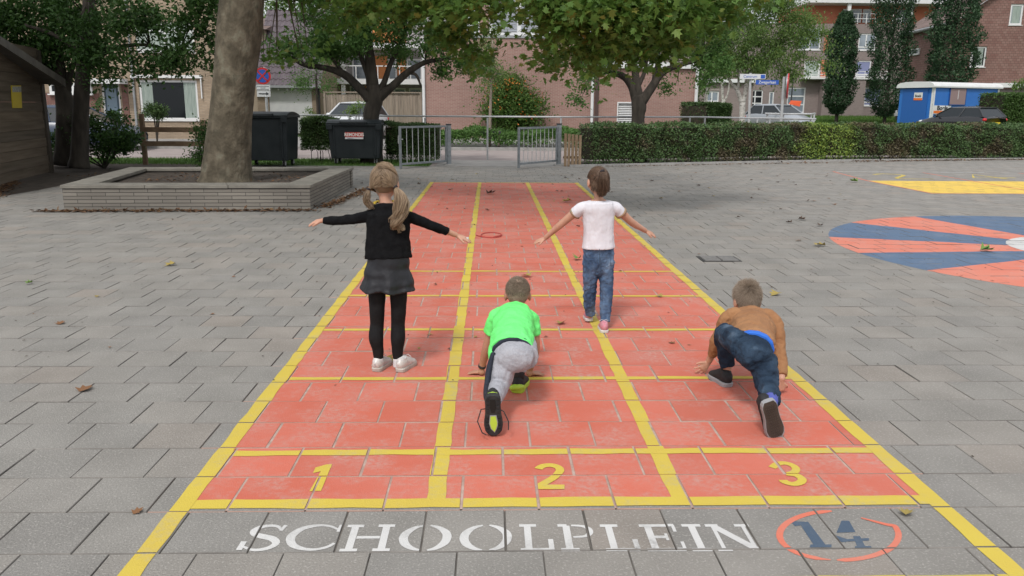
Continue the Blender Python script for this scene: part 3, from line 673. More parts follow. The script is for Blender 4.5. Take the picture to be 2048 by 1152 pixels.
lo = B.part(lv, 'louvre', m_white); MB().box(lr[0], lr[0]+.045, -.02, .05, lr[2], lr[3]).box(lr[1]-.045, lr[1], -.02, .05, lr[2], lr[3]).box(lr[0]+.045, lr[1]-.045, -.02, .05, lr[3]-.06, lr[3]).obj('louvre_frame', m_white, lo, local=True)
B.part(MB().box(g1+.1, g2+.15, -.12, 12.1, zt2+.002, zt2+.28), 'roof_edge', m_white)
B.part(MB().box(g0-.05, g1+.05, -.05, 12.1, zt+.002, zt+.12), 'roof_edge', m_greyp)
for px, w in ((848, .055), (1184, .055), (1391, .06)):
    x = B.uv(px, 200)[0]; zz = zt if px < 1300 else zt2; B.part(MB().tube([(x, -.09, 0), (x, -.09, zz)], w*1.3, n=8), 'drainpipe', m_white)
x = B.uv(1190, 200)[0]; B.part(MB().box(x, x+.16, -.05, -.003, 0, zt2), 'painted_shadow_strip', M('shadow_brick', (.08, .05, .045), rough=.9))  # shade beside the pipe, painted as a dark strip laid on the wall
# upper storey set back with white shutters
ur = B.rect(958, 16, 1075, 76)
B.part(MB().box(ur[0], ur[0]+.45, 1, 6, zt+.12, zt+4), 'brick_pier', m_gym)
sh = B.part(MB().box(ur[0]+.452, ur[1]+.8, 1.1, 6, zt+.12, zt+2.3), 'shutter_wall', m_white)
sl_ = MB()
for k in range(18):
    z = zt+.4+k*.1; sl_.box(ur[0]+.6, ur[0]+1.75, 1.05, 1.09, z, z+.06); sl_.box(ur[0]+1.95, ur[1]+.4, 1.05, 1.09, z, z+.06)
sl_.obj('shutter_slats', M('shutter_grey', (.36, .38, .42), rough=.5), sh, local=True)

# flats far right
m_flat = brick('grey_brown_brick', (.235, .185, .172), (.27, .215, .2), (.22, .19, .18), noise=.12)
m_salmon = M('salmon_panel', (.52, .17, .095), (.56, .2, .115), scale=1, rough=.7)
Fl = Facade('grey_flats', 'four storey grey brown brick flats with white windows and salmon top floor', 'apartment block', 28, 78, 0)
fa = Fl.rect(1395, 40, 1815, 235); ztop = Fl.uv(1730, 48)[1]
ftx = [Fl.rect(1717, 67, 1752, 101), Fl.rect(1712, 121, 1742, 154), Fl.rect(1598, 55, 1642, 100), Fl.rect(1608, 121, 1640, 155), Fl.rect(1728, 175, 1762, 212), Fl.rect(1682, 175, 1702, 223),
       Fl.rect(1538, 183, 1548, 211), Fl.rect(1574, 175, 1610, 226), Fl.rect(1495, 180, 1525, 224), Fl.rect(1416, 180, 1440, 202), Fl.rect(1460, 180, 1472, 202)]
Fl.wall(fa[0]-8, fa[1]+4, 0, ztop, m_flat, ftx, depth=10)
Fl.win(ftx[0], vm=(.45,), hm=(.2,), fw=.12, gm=m_glassb); Fl.win(ftx[1], hm=(.15,), fw=.12, gm=m_blind); Fl.win(ftx[2], vm=(.5,), fw=.12, gm=m_glassb)
Fl.win(ftx[3], fw=.14, gm=m_curt); Fl.win(ftx[4], hm=(.2,), fw=.12, gm=m_blind); Fl.win(ftx[5], hm=(.25, .5, .75), fw=.14)
Fl.win(ftx[6], fw=.12, gm=m_glassb); Fl.win(ftx[7], hm=(.33, .66), fw=.12, gm=m_glassb); Fl.win(ftx[8], vm=(.5,), hm=(.4, .7), fw=.1); Fl.win(ftx[9], vm=(.5,), fw=.1, gm=m_glassb); Fl.win(ftx[10], fw=.1, gm=m_blind)
sa_ = Fl.rect(1642, 120, 1652, 156); Fl.part(MB().box(sa_[0], sa_[1], -.04, -.003, sa_[2], sa_[3]), 'wall_panel', m_salmon)
sa_ = Fl.rect(1648, 70, 1656, 105); Fl.part(MB().box(sa_[0], sa_[1], -.04, -.003, sa_[2], sa_[3]), 'wall_panel', m_salmon)
br_ = Fl.rect(1600, 143, 1765, 156); bm = MB()
for zz in (br_[2]+.1, (br_[2]+br_[3])/2, br_[3]): bm.box(br_[0], br_[1], -1.05, -1, zz-.05, zz)
for k in range(12): x = br_[0]+(br_[1]-br_[0])*k/11; bm.box(x-.03, x+.03, -1.06, -1.055, br_[2], br_[3])
Fl.part(bm, 'balcony_railing', m_white); Fl.part(MB().box(br_[0], br_[1], -1.1, -.003, br_[2]-.15, br_[2]), 'balcony_slab', m_white)
bay = Fl.rect(1612, 156, 1720, 235); Fl.part(MB().box(bay[0]+1.2, bay[1], -1.0, -.05, 0, br_[2]-.16), 'ground_floor_bay', m_flat)
top = Fl.rect(1630, 10, 1815, 46); tz = Fl.uv(1720, 8)[1]
Fl.part(MB().box(top[0]-.5, top[1]+6, 1.5, 9, ztop+.002, tz), 'top_floor', m_salmon)
Fl.part(MB().box(top[0]-1, top[1]+6, -.8, 9.5, tz+.002, tz+.35), 'roof_edge', m_white)
for px in (1692, 1815): x = Fl.uv(px, 40)[0]; Fl.part(MB().box(x-.15, x+.15, -.6, -.3, ztop-.0, tz), 'column', m_white)
for a, b in ((1697, 1735), (1738, 1755), (1806, 1830)): r = Fl.rect(a, 18, b, 46); Fl.win((r[0], r[1], ztop+.25, tz-.3), y=1.35, fw=.12, gm=m_glassb, sill=False)
rr = MB(); u0 = Fl.uv(1697, 40)[0]; u1 = Fl.uv(1740, 40)[0]
for zz in (.5, .95): rr.box(u0, u1+3, -.1, -.05, ztop+zz-.05, ztop+zz)
for k in range(7): x = u0+(u1+3-u0)*k/6; rr.box(x-.03, x+.03, -.11, -.04, ztop, ztop+.9)
Fl.part(rr, 'roof_railing', m_white)
pb = Fl.rect(1727, 22, 1735, 42)
# white low house roof seen through the birches
m_shing = brick('hung_tiles', (.20, .10, .083), (.25, .145, .122), (.10, .065, .055), bw=.26, bh=.17, ms=.022, noise=.25)
Lw = Facade('low_white_house', 'low white edged building half hidden by the birch and street trees', 'house', 13, 60, 0)
r = Lw.rect(1398, 150, 1545, 235); Lw.wall(r[0]-1, r[1]-1.5, 0, Lw.uv(1430, 165)[1], m_flat, [Lw.rect(1410, 182, 1438, 204)], depth=8)
Lw.win(Lw.rect(1410, 182, 1438, 204), vm=(.5,), fw=.1, gm=m_glassb)
Lw.part(MB().box(r[0]-1.2, r[1]-1.3, -.3, 8.2, Lw.uv(1430, 165)[1]+.002, Lw.uv(1430, 158)[1]), 'roof_edge', m_white)

# tile-hung house on the right: gable wall and receding side wall
cx0 = P(1893, 150, 57)
rzg = R_(-6)
T = Facade('tile_hung_house', 'big dark red tile hung house with steep gable and white framed windows at the right', 'house', cx0.x, cx0.y, rzg)
ez = T.uv(1893, 47)[1]
w1 = T.rect(1941, 93, 1972, 134); w2 = T.rect(2020, 8, 2046, 50)
gw = MB(); ug = 12.5
def gz(u): return ez+u*.72
us = sorted({0, w1[0], w1[1], w2[0], w2[1], ug})
pz = T.uv(1960, 178)[1]
gm_ = MB()
for a, b in zip(us, us[1:]):
    cuts = [(w[2], w[3]) for w in (w1, w2) if w[0] < (a+b)/2 < w[1]]
    lo_ = pz
    for c, d in cuts: gm_.quad((a, 0, lo_), (b, 0, lo_), (b, 0, c), (a, 0, c)); lo_ = d
    gm_.quad((a, 0, lo_), (b, 0, lo_), (b, 0, gz(b)), (a, 0, gz(a)))
for a, b, c, d in (w1, w2):
    rev = .14; gm_.quad((a, 0, c), (a, rev, c), (b, rev, c), (b, 0, c)); gm_.quad((a, 0, d), (b, 0, d), (b, rev, d), (a, rev, d)); gm_.quad((a, 0, c), (a, 0, d), (a, rev, d), (a, rev, c)); gm_.quad((b, 0, c), (b, rev, c), (b, rev, d), (b, 0, d))
T.part(gm_, 'gable_wall', m_shing)
T.win(w1, vm=(.12,), fw=.1, curtains=((.45, .9),)); T.win(w2, fw=.12, gm=m_glassb, curtains=((.1, .95),))
sdx, sdy = -3.0, 9.0                      # side wall direction (going away to the left)
pfar = P(1800, 150, 66); lf = T.inv @ Vector((pfar.x, pfar.y, 0)); sdx, sdy = lf.x, lf.y
T.part(MB().quad((0, 0, pz), (sdx, sdy, pz), (sdx, sdy, ez), (0, 0, ez)), 'side_wall', m_shing)
m_plinth = M('dark_plinth', (.075, .062, .058), (.095, .08, .075), scale=2, rough=.9)
T.part(MB().quad((0, .05, 0), (sdx, sdy+.05, 0), (sdx, sdy+.05, pz), (0, .05, pz)).quad((0, .05, 0), (ug, .05, 0), (ug, .05, pz), (0, .05, pz)), 'plinth', m_plinth)
T.part(MB().hexa([(-.25, -.4, ez-.05), (ug, -.4, gz(ug)-.05), (ug+sdx, sdy, gz(ug)-.05), (sdx-.25, sdy, ez-.05), (-.25, -.4, ez+.15), (ug, -.4, gz(ug)+.15), (ug+sdx, sdy, gz(ug)+.15), (sdx-.25, sdy, ez+.15)]), 'roof', m_roofb)
sdv = Vector((sdx, sdy, 0)).normalized(); T.part(MB().tube([(-.4, -.3, ez-.06), (sdx-.4, sdy, ez-.06)], .13, n=8), 'gutter', m_greyp)
# side-wall windows, placed along the receding wall
def sidewin(p0, p1, z0, z1, fw, d0=.06, label=None):
    nv = Vector((-sdv.y, sdv.x, 0));  L = Vector((sdx, sdy, 0)).length
    q = lambda t, z, o: tuple(Vector((sdx*t, sdy*t, z))+nv*o)
    def bar(t0, t1, za, zb, o0, o1): return [q(t0, za, o0), q(t1, za, o0), q(t1, za, o1), q(t0, za, o1), q(t0, zb, o0), q(t1, zb, o0), q(t1, zb, o1), q(t0, zb, o1)]
    f = fw/L; mb = MB()
    for r_ in ((p0, p0+f, z0, z1), (p1-f, p1, z0, z1), (p0+f, p1-f, z0, z0+fw), (p0+f, p1-f, z1-fw, z1)): mb.hexa(bar(*r_, 0, d0+.06))
    w = T.part(mb, 'window', m_white); MB().hexa(bar(p0+f, p1-f, z0+fw, z1-fw, 0, .04)).obj('pane', m_glassb, w, local=True)
def side_t(px):
    c = Vector((CX, CY, 0)); d = ray(px, 150); a = T.inv @ c; b = (T.inv.to_3x3() @ Vector((d.x, d.y, 0)))
    # intersect a+b*s with (sdx,sdy)*t
    det = b.x*(-sdy)-b.y*(-sdx); s_ = ((-a.x)*(-sdy)-(-a.y)*(-sdx))/det; return ((a.x+b.x*s_)/sdx)
def side_z(px, py):
    t = side_t(px); w = ROOTM[T.root.name] @ Vector((sdx*t, sdy*t, 0)); return P(px, py, w.y).z
t0, t1 = side_t(1835), side_t(1812); sidewin(t0, t1, side_z(1823, 111), side_z(1823, 98), .12)
t0, t1 = side_t(1822), side_t(1800); sidewin(t0, t1, side_z(1812, 232), side_z(1812, 170), .28)
bw_ = T.rect(1985, 166, 2060, 175); T.part(MB().box(bw_[0], bw_[1]+3, -.1, -.003, bw_[2], bw_[3]), 'white_band', m_white)

# ------------------------------------------------------------ shed and timber
m_wood = M('weathered_planks', (.10, .078, .055), (.16, .128, .095), scale=2.2, rough=.85, bump=.4, bscale=30, stretch=(.4, .4, 7), island=('MULTIPLY', [(0, (.75, .75, .75)), (1, (1.1, 1.05, 1))], 1))
m_woodl = M('grey_timber', (.24, .20, .165), (.33, .28, .235), scale=3, rough=.85, bump=.4, stretch=(5, 5, .5), island=('MULTIPLY', [(0, (.8, .78, .76)), (1, (1.08, 1.05, 1.02))], 1))
m_rail = M('brown_rail_timber', (.16, .10, .062), (.22, .15, .095), scale=5, rough=.85, bump=.4)
sa0, sb0 = G(105, 345), G(0, 372)
dirw = (Vector((sb0.x, sb0.y, 0))-Vector((sa0.x, sa0.y, 0))).normalized(); nw = Vector((-dirw.y, dirw.x, 0))
if nw.x < 0: nw = -nw                      # towards the yard (+x)
shed = thing('wooden_shed', (sa0.x, sa0.y, 0), 'dark brown plank shed with overhanging roof at the left edge', 'shed')
pk = MB(); Ls = 6; a0 = Vector((sa0.x, sa0.y, 0))
top_z = P(105, 160, sa0.y).z
for k in range(14):
    z = .03+k*.19; q = a0+dirw*.22+nw*(.012*(k%2))
    pts = [q, q+dirw*Ls, q+dirw*Ls-nw*.05, q-nw*.05]
    pk.hexa([(p.x, p.y, z) for p in pts]+[(p.x, p.y, z+.183) for p in pts])
pk.obj('plank_wall', m_wood, shed)
endw = MB()
for k in range(14):
    z = .03+k*.19; q = a0-nw*.02; e = Vector((-1, .15, 0)).normalized()
    pts = [q, q+e*4, q+e*4+Vector((0, -.05, 0)), q+Vector((0, -.05, 0))]
    endw.hexa([(p.x, p.y, z) for p in pts]+[(p.x, p.y, z+.183) for p in pts])
endw.obj('end_wall', m_wood, shed)
MB().hexa([tuple(a0+dirw*x+nw*y+Vector((0, 0, z))) for z in (0, 2.65) for x, y in ((0, .04), (.2, .04), (.2, -.12), (0, -.12))]).obj('corner_post', M('dark_post', (.05, .04, .03), (.07, .055, .04), scale=8), shed)
e0 = P(130, 172, sa0.y-.1); e1 = P(0, 88, 13.0)
rdir = (e1-e0); 
rf = MB(); off = Vector((-5.5, .3, .6))
pa, pb_ = e0-rdir*.02, e0+rdir*1.6
rf.hexa([pa, pb_, pb_+off, pa+off, pa+Vector((0, 0, .16)), pb_+Vector((0, 0, .16)), pb_+off+Vector((0, 0, .16)), pa+off+Vector((0, 0, .16))])
rf.obj('roof', M('roof_board', (.115, .105, .095), (.15, .14, .125), scale=5, rough=.9), shed)
nc = P(32, 195, 14.0); np_ = a0+dirw*((nc.y-a0.y)/dirw.y)
def pln(px, py):                            # point on the shed's long wall seen at a pixel
    c = Vector((CX, CY, CH)); d = ray(px, py); t = (a0-c).dot(nw)/d.dot(nw); return c+d*t
sg = thing('shed_notice', tuple(pln(32, 195)+nw*.03), 'yellow notice plate with grey heading screwed to the dark shed wall', 'notice')
def plate(cs, o0, o1):
    p = [pln(*c) for c in cs]; return [q+nw*o0 for q in (p[0], p[1])]+[q+nw*o1 for q in (p[1], p[0])]+[q+nw*o0 for q in (p[3], p[2])]+[q+nw*o1 for q in (p[2], p[3])]
MB().hexa(plate([(23, 216), (41, 216), (39, 171), (20, 171)], .01, .03)).obj('plate', M('notice_yellow', (.55, .42, .03), rough=.5), sg)
MB().hexa(plate([(21.5, 184), (39, 184), (38.5, 173), (21, 173)], .031, .034)).obj('heading', M('notice_grey', (.42, .42, .38), (.2, .2, .2), scale=30), sg)

# raised brick planter
m_pl = brick('planter_brick', (.19, .17, .145), (.255, .23, .195), (.06, .055, .05), bw=.42, bh=.052, ms=.008, noise=.25)
m_cop = M('coping_concrete', (.19, .175, .15), (.26, .24, .205), scale=4, rough=.9, bump=.5, bscale=50)
fl, fr, br2, bl = Vector((-4.97, 9.16, 0)), Vector((-1.45, 9.35, 0)), Vector((-1.42, 13.05, 0)), Vector((-5.5, 12.75, 0))
pw = thing('raised_planter', tuple(fl), 'low square planter wall of long grey bricks with flat coping round the plane tree', 'planter')
def wallseg(a, b, th, z0, z1, name, mat):
    a, b = Vector(a), Vector(b); d = (b-a).normalized(); n_ = Vector((-d.y, d.x, 0))*th
    MB().hexa([a+Vector((0, 0, z0)), b+Vector((0, 0, z0)), b+n_+Vector((0, 0, z0)), a+n_+Vector((0, 0, z0)), a+Vector((0, 0, z1)), b+Vector((0, 0, z1)), b+n_+Vector((0, 0, z1)), a+n_+Vector((0, 0, z1))]).obj(name, mat, pw)
for a, b in ((fl, fr), (fr, br2), (br2, bl), (bl, fl)): wallseg(a, b, .3, 0, .315, 'wall_side', m_pl)
def inset(p, k, c=(fl+fr+br2+bl)/4): d = (c-p); d.z = 0; return p+d.normalized()*k
outer = [inset(p, -.03) for p in (fl, fr, br2, bl)]; inner = [inset(p, .52) for p in (fl, fr, br2, bl)]
for k in range(4):
    a, b = outer[k], outer[(k+1) % 4]; c, d = inner[(k+1) % 4], inner[k]; n = max(3, int((b-a).length/.9)); cp = MB()
    for i in range(n):
        t0, t1 = i/n, (i+.994)/n
        q = [a.lerp(b, t0), a.lerp(b, t1), d.lerp(c, t1), d.lerp(c, t0)]; hh = .318+random.uniform(0, .004)
        cp.hexa([(p.x, p.y, hh) for p in q]+[(p.x, p.y, hh+.05) for p in q])
    cp.obj('coping', m_cop, pw, bevel=.006)
MB().poly([(p.x, p.y, .29) for p in [inset(p, .4) for p in (fl, fr, br2, bl)]]).obj('soil', m_earth, pw)

# two-rail timber fence
tf = thing('rail_fence', tuple(G(282, 330)), 'brown timber fence of two planks on a post left of the plane tree', 'fence')
q0 = G(282, 330); yy = q0.y
zt_ = lambda x, y: P(x, y, yy)
for y0, y1 in ((254, 264), (282, 292)):
    a, b = zt_(282, (y0+y1)/2), zt_(430, (y0+y1)/2); h = abs(P(300, y0, yy).z-P(300, y1, yy).z)/2
    MB().box(a.x, b.x+.4, yy-.05, yy-.01, a.z-h, a.z+h).obj('rail', m_rail, tf)
for px, pt in ((281, 228), (405, 240), (20, 250)):
    p = zt_(px, pt); MB().box(p.x-.05, p.x+.05, yy, yy+.1, 0, p.z).obj('post', m_rail, tf)

# tall board fence behind the left street tree
bf = thing('board_fence', tuple(P(770, 235, 40)), 'tall weathered vertical board fence below the balcony', 'fence')
r0, r1 = P(650, 210, 40), P(842, 210, 40); zt3 = P(770, 187, 40).z; fb = MB(); n = int((r1.x-r0.x)/.14)
for k in range(n):
    x = r0.x+(r1.x-r0.x)*k/n; fb.box(x, x+.132, 40+random.uniform(0, .02), 40.04, .0, zt3+random.uniform(-.015, .015)+(.0 if x > P(690, 200, 40).x else -.05))
fb.obj('boards', m_woodl, bf); MB().box(r0.x-.05, r1.x+.05, 39.93, 40.06, zt3+.02, zt3+.08).obj('top_rail', m_woodl, bf)
MB().box(r0.x-.05, r0.x+.05, 39.9, 39.99, 0, zt3+.01).box(r1.x-.05, r1.x+.05, 39.9, 39.99, 0, zt3+.01).obj('post', m_woodl, bf)

# small slatted fence right of the gate
sfn = thing('slat_fence', tuple(G(1145, 333)), 'short rustic fence of narrow upright slats between gate post and hedge', 'fence')
ys = 18.75; a = P(1131, 300, ys); b = P(1160, 300, ys); zt4 = P(1145, 267, ys).z
for k in range(5):
    x = a.x+(b.x-a.x)*k/4; MB().box(x-.035, x+.035, ys+.02*(k % 2), ys+.04+.02*(k % 2), 0, zt4-.01*k).obj('slat', M('slat_timber', (.20, .135, .08), (.28, .2, .13), scale=4, rough=.9, stretch=(4, 4, .6)), sfn)
MB().box(a.x-.05, b.x+.05, ys+.065, ys+.1, zt4-.2, zt4-.14).box(a.x-.05, b.x+.05, ys+.065, ys+.1, .2, .26).obj('cross_rail', m_rail, sfn)

# ------------------------------------------------------------ gates and barrier
m_galv = M('galvanised_steel', (.20, .22, .235), (.27, .285, .30), scale=12, rough=.5, metal=.35)
m_gal2 = M('pale_galvanised', (.42, .43, .44), (.5, .5, .5), scale=9, rough=.5, metal=.2)
def gate(post, free, zt, z0, nb, label, handle):
    post = Vector((post.x, post.y, 0)); free = Vector((free.x, free.y, 0)); d = (free-post); L = d.length; rz = math.atan2(d.y, d.x)
    g_ = thing('steel_gate', tuple(post), label, 'gate', 'steel gate leaves of the yard', rz)
    fr_ = MB(); w = .025
    fr_.box(.08, .13, -w, w, z0, zt).box(L-.05, L, -w, w, z0-.08, zt).box(.131, L-.051, -w, w, zt-.05, zt).box(.131, L-.051, -w, w, z0, z0+.05)
    fr_.obj('frame', m_galv, g_, local=True, bevel=.004)
    for k in range(nb):
        x = .13+(L-.18)*(k+1)/(nb+1); MB().tube([(x, 0, z0+.05), (x, 0, zt-.05)], .009, n=8).obj('bar', m_gal2, g_, local=True)
    for z in (z0+.15, zt-.12): MB().box(.03, .08, -.02, .02, z-.03, z+.03).obj('hinge', m_dark, g_, local=True)
    if handle:
        MB().box(L-.1, L+.0, -.045, -.027, zt-.42, zt-.22).obj('lock', m_gal2, g_, local=True); MB().box(L-.2, L-.04, -.085, -.065, zt-.33, zt-.31).obj('handle', m_white, g_, local=True)
    return g_
pL, pR = G(898, 330), G(1117, 331)
def gpost(p, top, label):
    t = thing('gate_post', tuple(p), label, 'post', 'square steel gate posts')
    MB().box(p.x-.06, p.x+.06, p.y-.06, p.y+.06, 0, top).obj('shaft', m_galv, t, bevel=.006); MB().box(p.x-.07, p.x+.07, p.y-.07, p.y+.07, top+.001, top+.03).obj('cap', m_dark, t)
    MB().box(p.x-.14, p.x+.14, p.y-.14, p.y+.14, 0, .03).obj('foot', m_kerb, t)
gpost(pL, P(895, 250, pL.y).z, 'grey steel gate post left of the opening beside the left gate leaf')
gpost(pR, P(1117, 249, pR.y).z, 'grey steel gate post right of the opening beside the slatted fence')
gate(pL, G(800, 338), P(850, 252, 18).z, .09, 7, 'open grey steel gate leaf with lock plate, left of the opening', True)
gate(pR, G(1036, 339), P(1075, 254, 18).z, .11, 8, 'open grey steel gate leaf without lock, right of the opening', False)
ry = 19.4+.0
rl = thing('tube_barrier', (P(600, 235, 20.6).x, 20.6, 0), 'long thin white tube barrier on slim posts behind the hedges', 'barrier')
RY = lambda x: 21.3 if x < 1200 else 21.3+(x-1200)/430*3.6
pts = [P(x, y, RY(x)) for x, y in ((585, 230), (780, 232), (960, 233), (1122, 234), (1280, 234), (1400, 234), (1500, 236), (1632, 238))]
MB().tube(pts, .024, n=8).obj('rail', m_gal2, rl)
for px in (1122, 975, 850, 700, 1380, 1410, 1515, 1540): p = P(px, 234, RY(px)); MB().tube([(p.x, p.y, 0), (p.x, p.y, p.z-.025)], .026, n=8).obj('post', m_gal2, rl)
cg = thing('corner_barrier', tuple(P(1560, 236, 27)), 'short grey double tube barrier with rounded end beside the silver car', 'barrier')
for yv in (228, 238): MB().tube([P(1530, yv-1, 26), P(1575, yv, 26), P(1622, yv, 26), P(1630, yv-1, 27)], .03, n=8).obj('rail', m_gal2, cg)
for px in (1536, 1568, 1624, 1630): p = P(px, 227, 26); MB().tube([(p.x, p.y+.06, 0), (p.x, p.y+.06, p.z-.03)], .035, n=8).obj('post', m_gal2, cg)
# ------------------------------------------------------------ bins
m_bin = M('bin_plastic', (.012, .017, .019), (.02, .025, .028), scale=3, rough=.5, bump=.1, spec=.3)
m_rub = M('rubber', (.015, .015, .015), rough=.8)
def bin_(x0, x1, yf, zt, label, sticker, rz=0):
    w = x1-x0; t = thing('wheeled_bin', (x0+w/2, yf+.5, 0), label, 'bin', 'black wheeled waste containers', rz)
    d = 1.0; b = MB(); z0 = .16; zr = zt-.12
    ins = .05
    b.hexa([(-w/2+ins, -d/2+ins, z0), (w/2-ins, -d/2+ins, z0), (w/2-ins, d/2-ins, z0), (-w/2+ins, d/2-ins, z0), (-w/2, -d/2, zr), (w/2, -d/2, zr), (w/2, d/2, zr), (-w/2, d/2, zr)])
    for k in (-1, 1): b.hexa([(k*(w/2-.16)-.03, -d/2+.02, z0+.05), (k*(w/2-.16)+.03, -d/2+.02, z0+.05), (k*(w/2-.16)+.03, -d/2+.06, z0+.05), (k*(w/2-.16)-.03, -d/2+.06, z0+.05), (k*(w/2-.14)-.03, -d/2-.03, zr), (k*(w/2-.14)+.03, -d/2-.03, zr), (k*(w/2-.14)+.03, -d/2+.02, zr), (k*(w/2-.14)-.03, -d/2+.02, zr)])
    b.obj('body', m_bin, t, local=True, bevel=.02)
    MB().box(-w/2-.04, w/2+.04, -d/2-.05, d/2+.03, zr, zr+.055).obj('rim', m_bin, t, local=True, bevel=.012)
    l = MB(); n = 8
    for i in range(n):
        a, c = -d/2-.06+(d+.1)*i/n, -d/2-.06+(d+.1)*(i+1)/n
        h = lambda y: zr+.06+.09*math.sin(PI*min(1, max(0, (y+d/2+.06)/(d+.1)))**.8)
        l.hexa([(-w/2-.03, a, zr+.058), (w/2+.03, a, zr+.058), (w/2+.03, c, zr+.058), (-w/2-.03, c, zr+.058), (-w/2-.03, a, h(a)+.005), (w/2+.03, a, h(a)+.005), (w/2+.03, c, h(c)+.005), (-w/2-.03, c, h(c)+.005)])
    lid = l.obj('lid', m_bin, t, local=True)
    MB().tube([(-w*.25, -d/2-.085, zr+.09), (w*.25, -d/2-.085, zr+.09)], .015, n=8).box(-w*.25-.02, -w*.25+.02, -d/2-.09, -d/2-.05, zr+.07, zr+.11).box(w*.25-.02, w*.25+.02, -d/2-.09, -d/2-.05, zr+.07, zr+.11).obj('handle', m_bin, lid, local=True)
    for sx in (-1, 1): MB().box(sx*(w/2-.045)-.075, sx*(w/2-.045)+.075, -d/2-.085, -d/2-.052, zr-.1, zr+.04).obj('corner_lug', m_bin, t, local=True, bevel=.01)
    for sx in (-1, 1):
        for sy in (-1, 1):
            wl_ = MB().disc((sx*(w/2-.16), sy*(d/2-.16), .08), .08, 0, n=20, th=.045, axis=(1, 0, 0)).obj('wheel', m_rub, t, local=True)
            MB().hexa([(sx*(w/2-.16)+a, sy*(d/2-.16)+b_, z) for z in (.05, .17) for a, b_ in ((-.04, -.03), (.04, -.03), (.04, .03), (-.04, .03))]).obj('bracket', m_gal2, wl_, local=True)
    if sticker:
        zc = zr-.24; s = MB().box(-.235, .235, -d/2-.036, -d/2-.03, zc-.055, zc+.075).obj('sticker', M('sticker_red', (.48, .045, .035), rough=.4), t, local=True)
        MB().box(-.235, .235, -d/2-.036, -d/2-.03, zc-.1, zc-.0555).obj('sticker_strip', m_white, s, local=True)
        RX = Matrix.Rotation(PI/2, 4, 'X')
        text_mesh('lettering', 'REMONDIS', .118, M('sticker_cream', (.75, .70, .66)), s, Matrix.Translation((0, -d/2-.039, zc+.01)) @ RX, bold=.003, sx=.86)
        text_mesh('small_lettering', 'Nederland', .035, M('sticker_blue', (.05, .07, .2)), s, Matrix.Translation((-.1, -d/2-.039, zc-.078)) @ RX)
    return t
b2 = P(713, 330, 19.2); m2 = mpp(b2)
bin_(b2.x-51*m2, b2.x+51*m2, 18.9, P(713, 242, 18.9).z, 'black wheeled waste container with red and white sticker', True, R_(2))
b1 = P(538, 320, 18.3); m1 = mpp(b1)
bin_(b1.x-50*m1, b1.x+50*m1, 17.9, P(540, 226, 17.9).z, 'plain black wheeled waste container right behind the plane tree trunk', False, R_(-4))

# ------------------------------------------------------------ signs
m_sred = M('sign_red', (.50, .035, .035), rough=.4); m_sblue = M('sign_blue', (.03, .10, .42), rough=.4); m_swhite = M('sign_white', (.62, .63, .64), rough=.5)
RX = Matrix.Rotation(PI/2, 4, 'X')
Ys = 21.2; c = P(525, 152, Ys); mm = mpp(c)
t = thing('traffic_sign', (c.x, Ys, 0), 'round blue no stopping sign with red cross and arrow plate on a grey pole', 'road sign')
MB().tube([(c.x+.06, Ys+.05, 0), (c.x+.06, Ys+.05, c.z+.25)], .04, n=10).obj('pole', m_gal2, t)
r = 16.5*mm; dk = MB().disc((c.x, Ys, c.z), r, 0, n=36, th=.02).obj('disc', m_sred, t)
MB().disc((c.x, Ys-.012, c.z), r*.77, 0, n=36, th=.006).obj('blue_field', m_sblue, dk)
cr = MB(); 
for s in (-1, 1):
    d = Vector((s*.7071, 0, .7071)); n_ = Vector((.7071, 0, -s*.7071)); L = r*.80; w = r*.085
    cr.hexa([Vector((c.x, Ys+o-s*.001, c.z))+d*a*L+n_*b*w for o in (-.022, -.016) for a, b in ((-1, -1), (1, -1), (1, 1), (-1, 1))])
cr.obj('red_cross', m_sred, dk)
p1 = P(526, 176, Ys); MB().box(c.x-13*mm, c.x+14*mm, Ys-.01, Ys+.01, P(526, 181, Ys).z, P(526, 169.5, Ys).z).obj('text_plate', m_swhite, t)
tp = MB(); 
for k, w in enumerate((.17, .07, .17)):
    zz = p1.z+.045-.045*k; 
    for q in range(int(w*2/.028)): tp.box(c.x-w+q*.028, c.x-w+q*.028+.018, Ys-.013, Ys-.011, zz-.011, zz+.011)
tp.obj('plate_text', M('sign_text', (.09, .1, .12)), t)
MB().box(c.x-13*mm, c.x+14*mm, Ys-.01, Ys+.01, P(526, 193.5, Ys).z, P(526, 181.7, Ys).z).obj('arrow_plate', m_swhite, t)
az = P(526, 187.5, Ys).z; MB().box(c.x-.13, c.x+.08, Ys-.016, Ys-.012, az-.014, az+.014).poly([(c.x+.08, Ys-.014, az-.045), (c.x+.165, Ys-.014, az), (c.x+.08, Ys-.014, az+.045)]).obj('arrow', m_dark, t)
# street name signs
Yn = 26.0; c = P(1503, 200, Yn); mm = mpp(c)
t = thing('street_name_sign', (c.x, Yn, 0), 'grey pole carrying a white and a blue street name plate', 'street sign')
MB().tube([(c.x, Yn, 0), (P(1501, 146, Yn).x, Yn, P(1501, 146, Yn).z)], .045, n=10).obj('pole', m_gal2, t)
a, b = P(1478, 158, Yn), P(1530, 148.5, Yn); pl = MB().box(a.x, b.x, Yn-.09, Yn-.06, a.z, b.z).obj('name_plate', m_swhite, t)
e = P(1520, 150, Yn); MB().box(e.x, b.x-.02, Yn-.095, Yn-.091, a.z+.02, b.z-.02).obj('plate_end', m_sblue, pl)
text_mesh('lettering', 'Centrum', .13, m_sblue, pl, Matrix.Translation(((a.x+e.x)/2-c.x, -.093, (a.z+b.z)/2)) @ RX)
a, b = P(1510, 169, Yn), P(1556, 160.5, Yn); pl = MB().box(a.x, b.x, Yn-.09, Yn-.06, a.z, b.z).obj('name_plate', m_sblue, t)
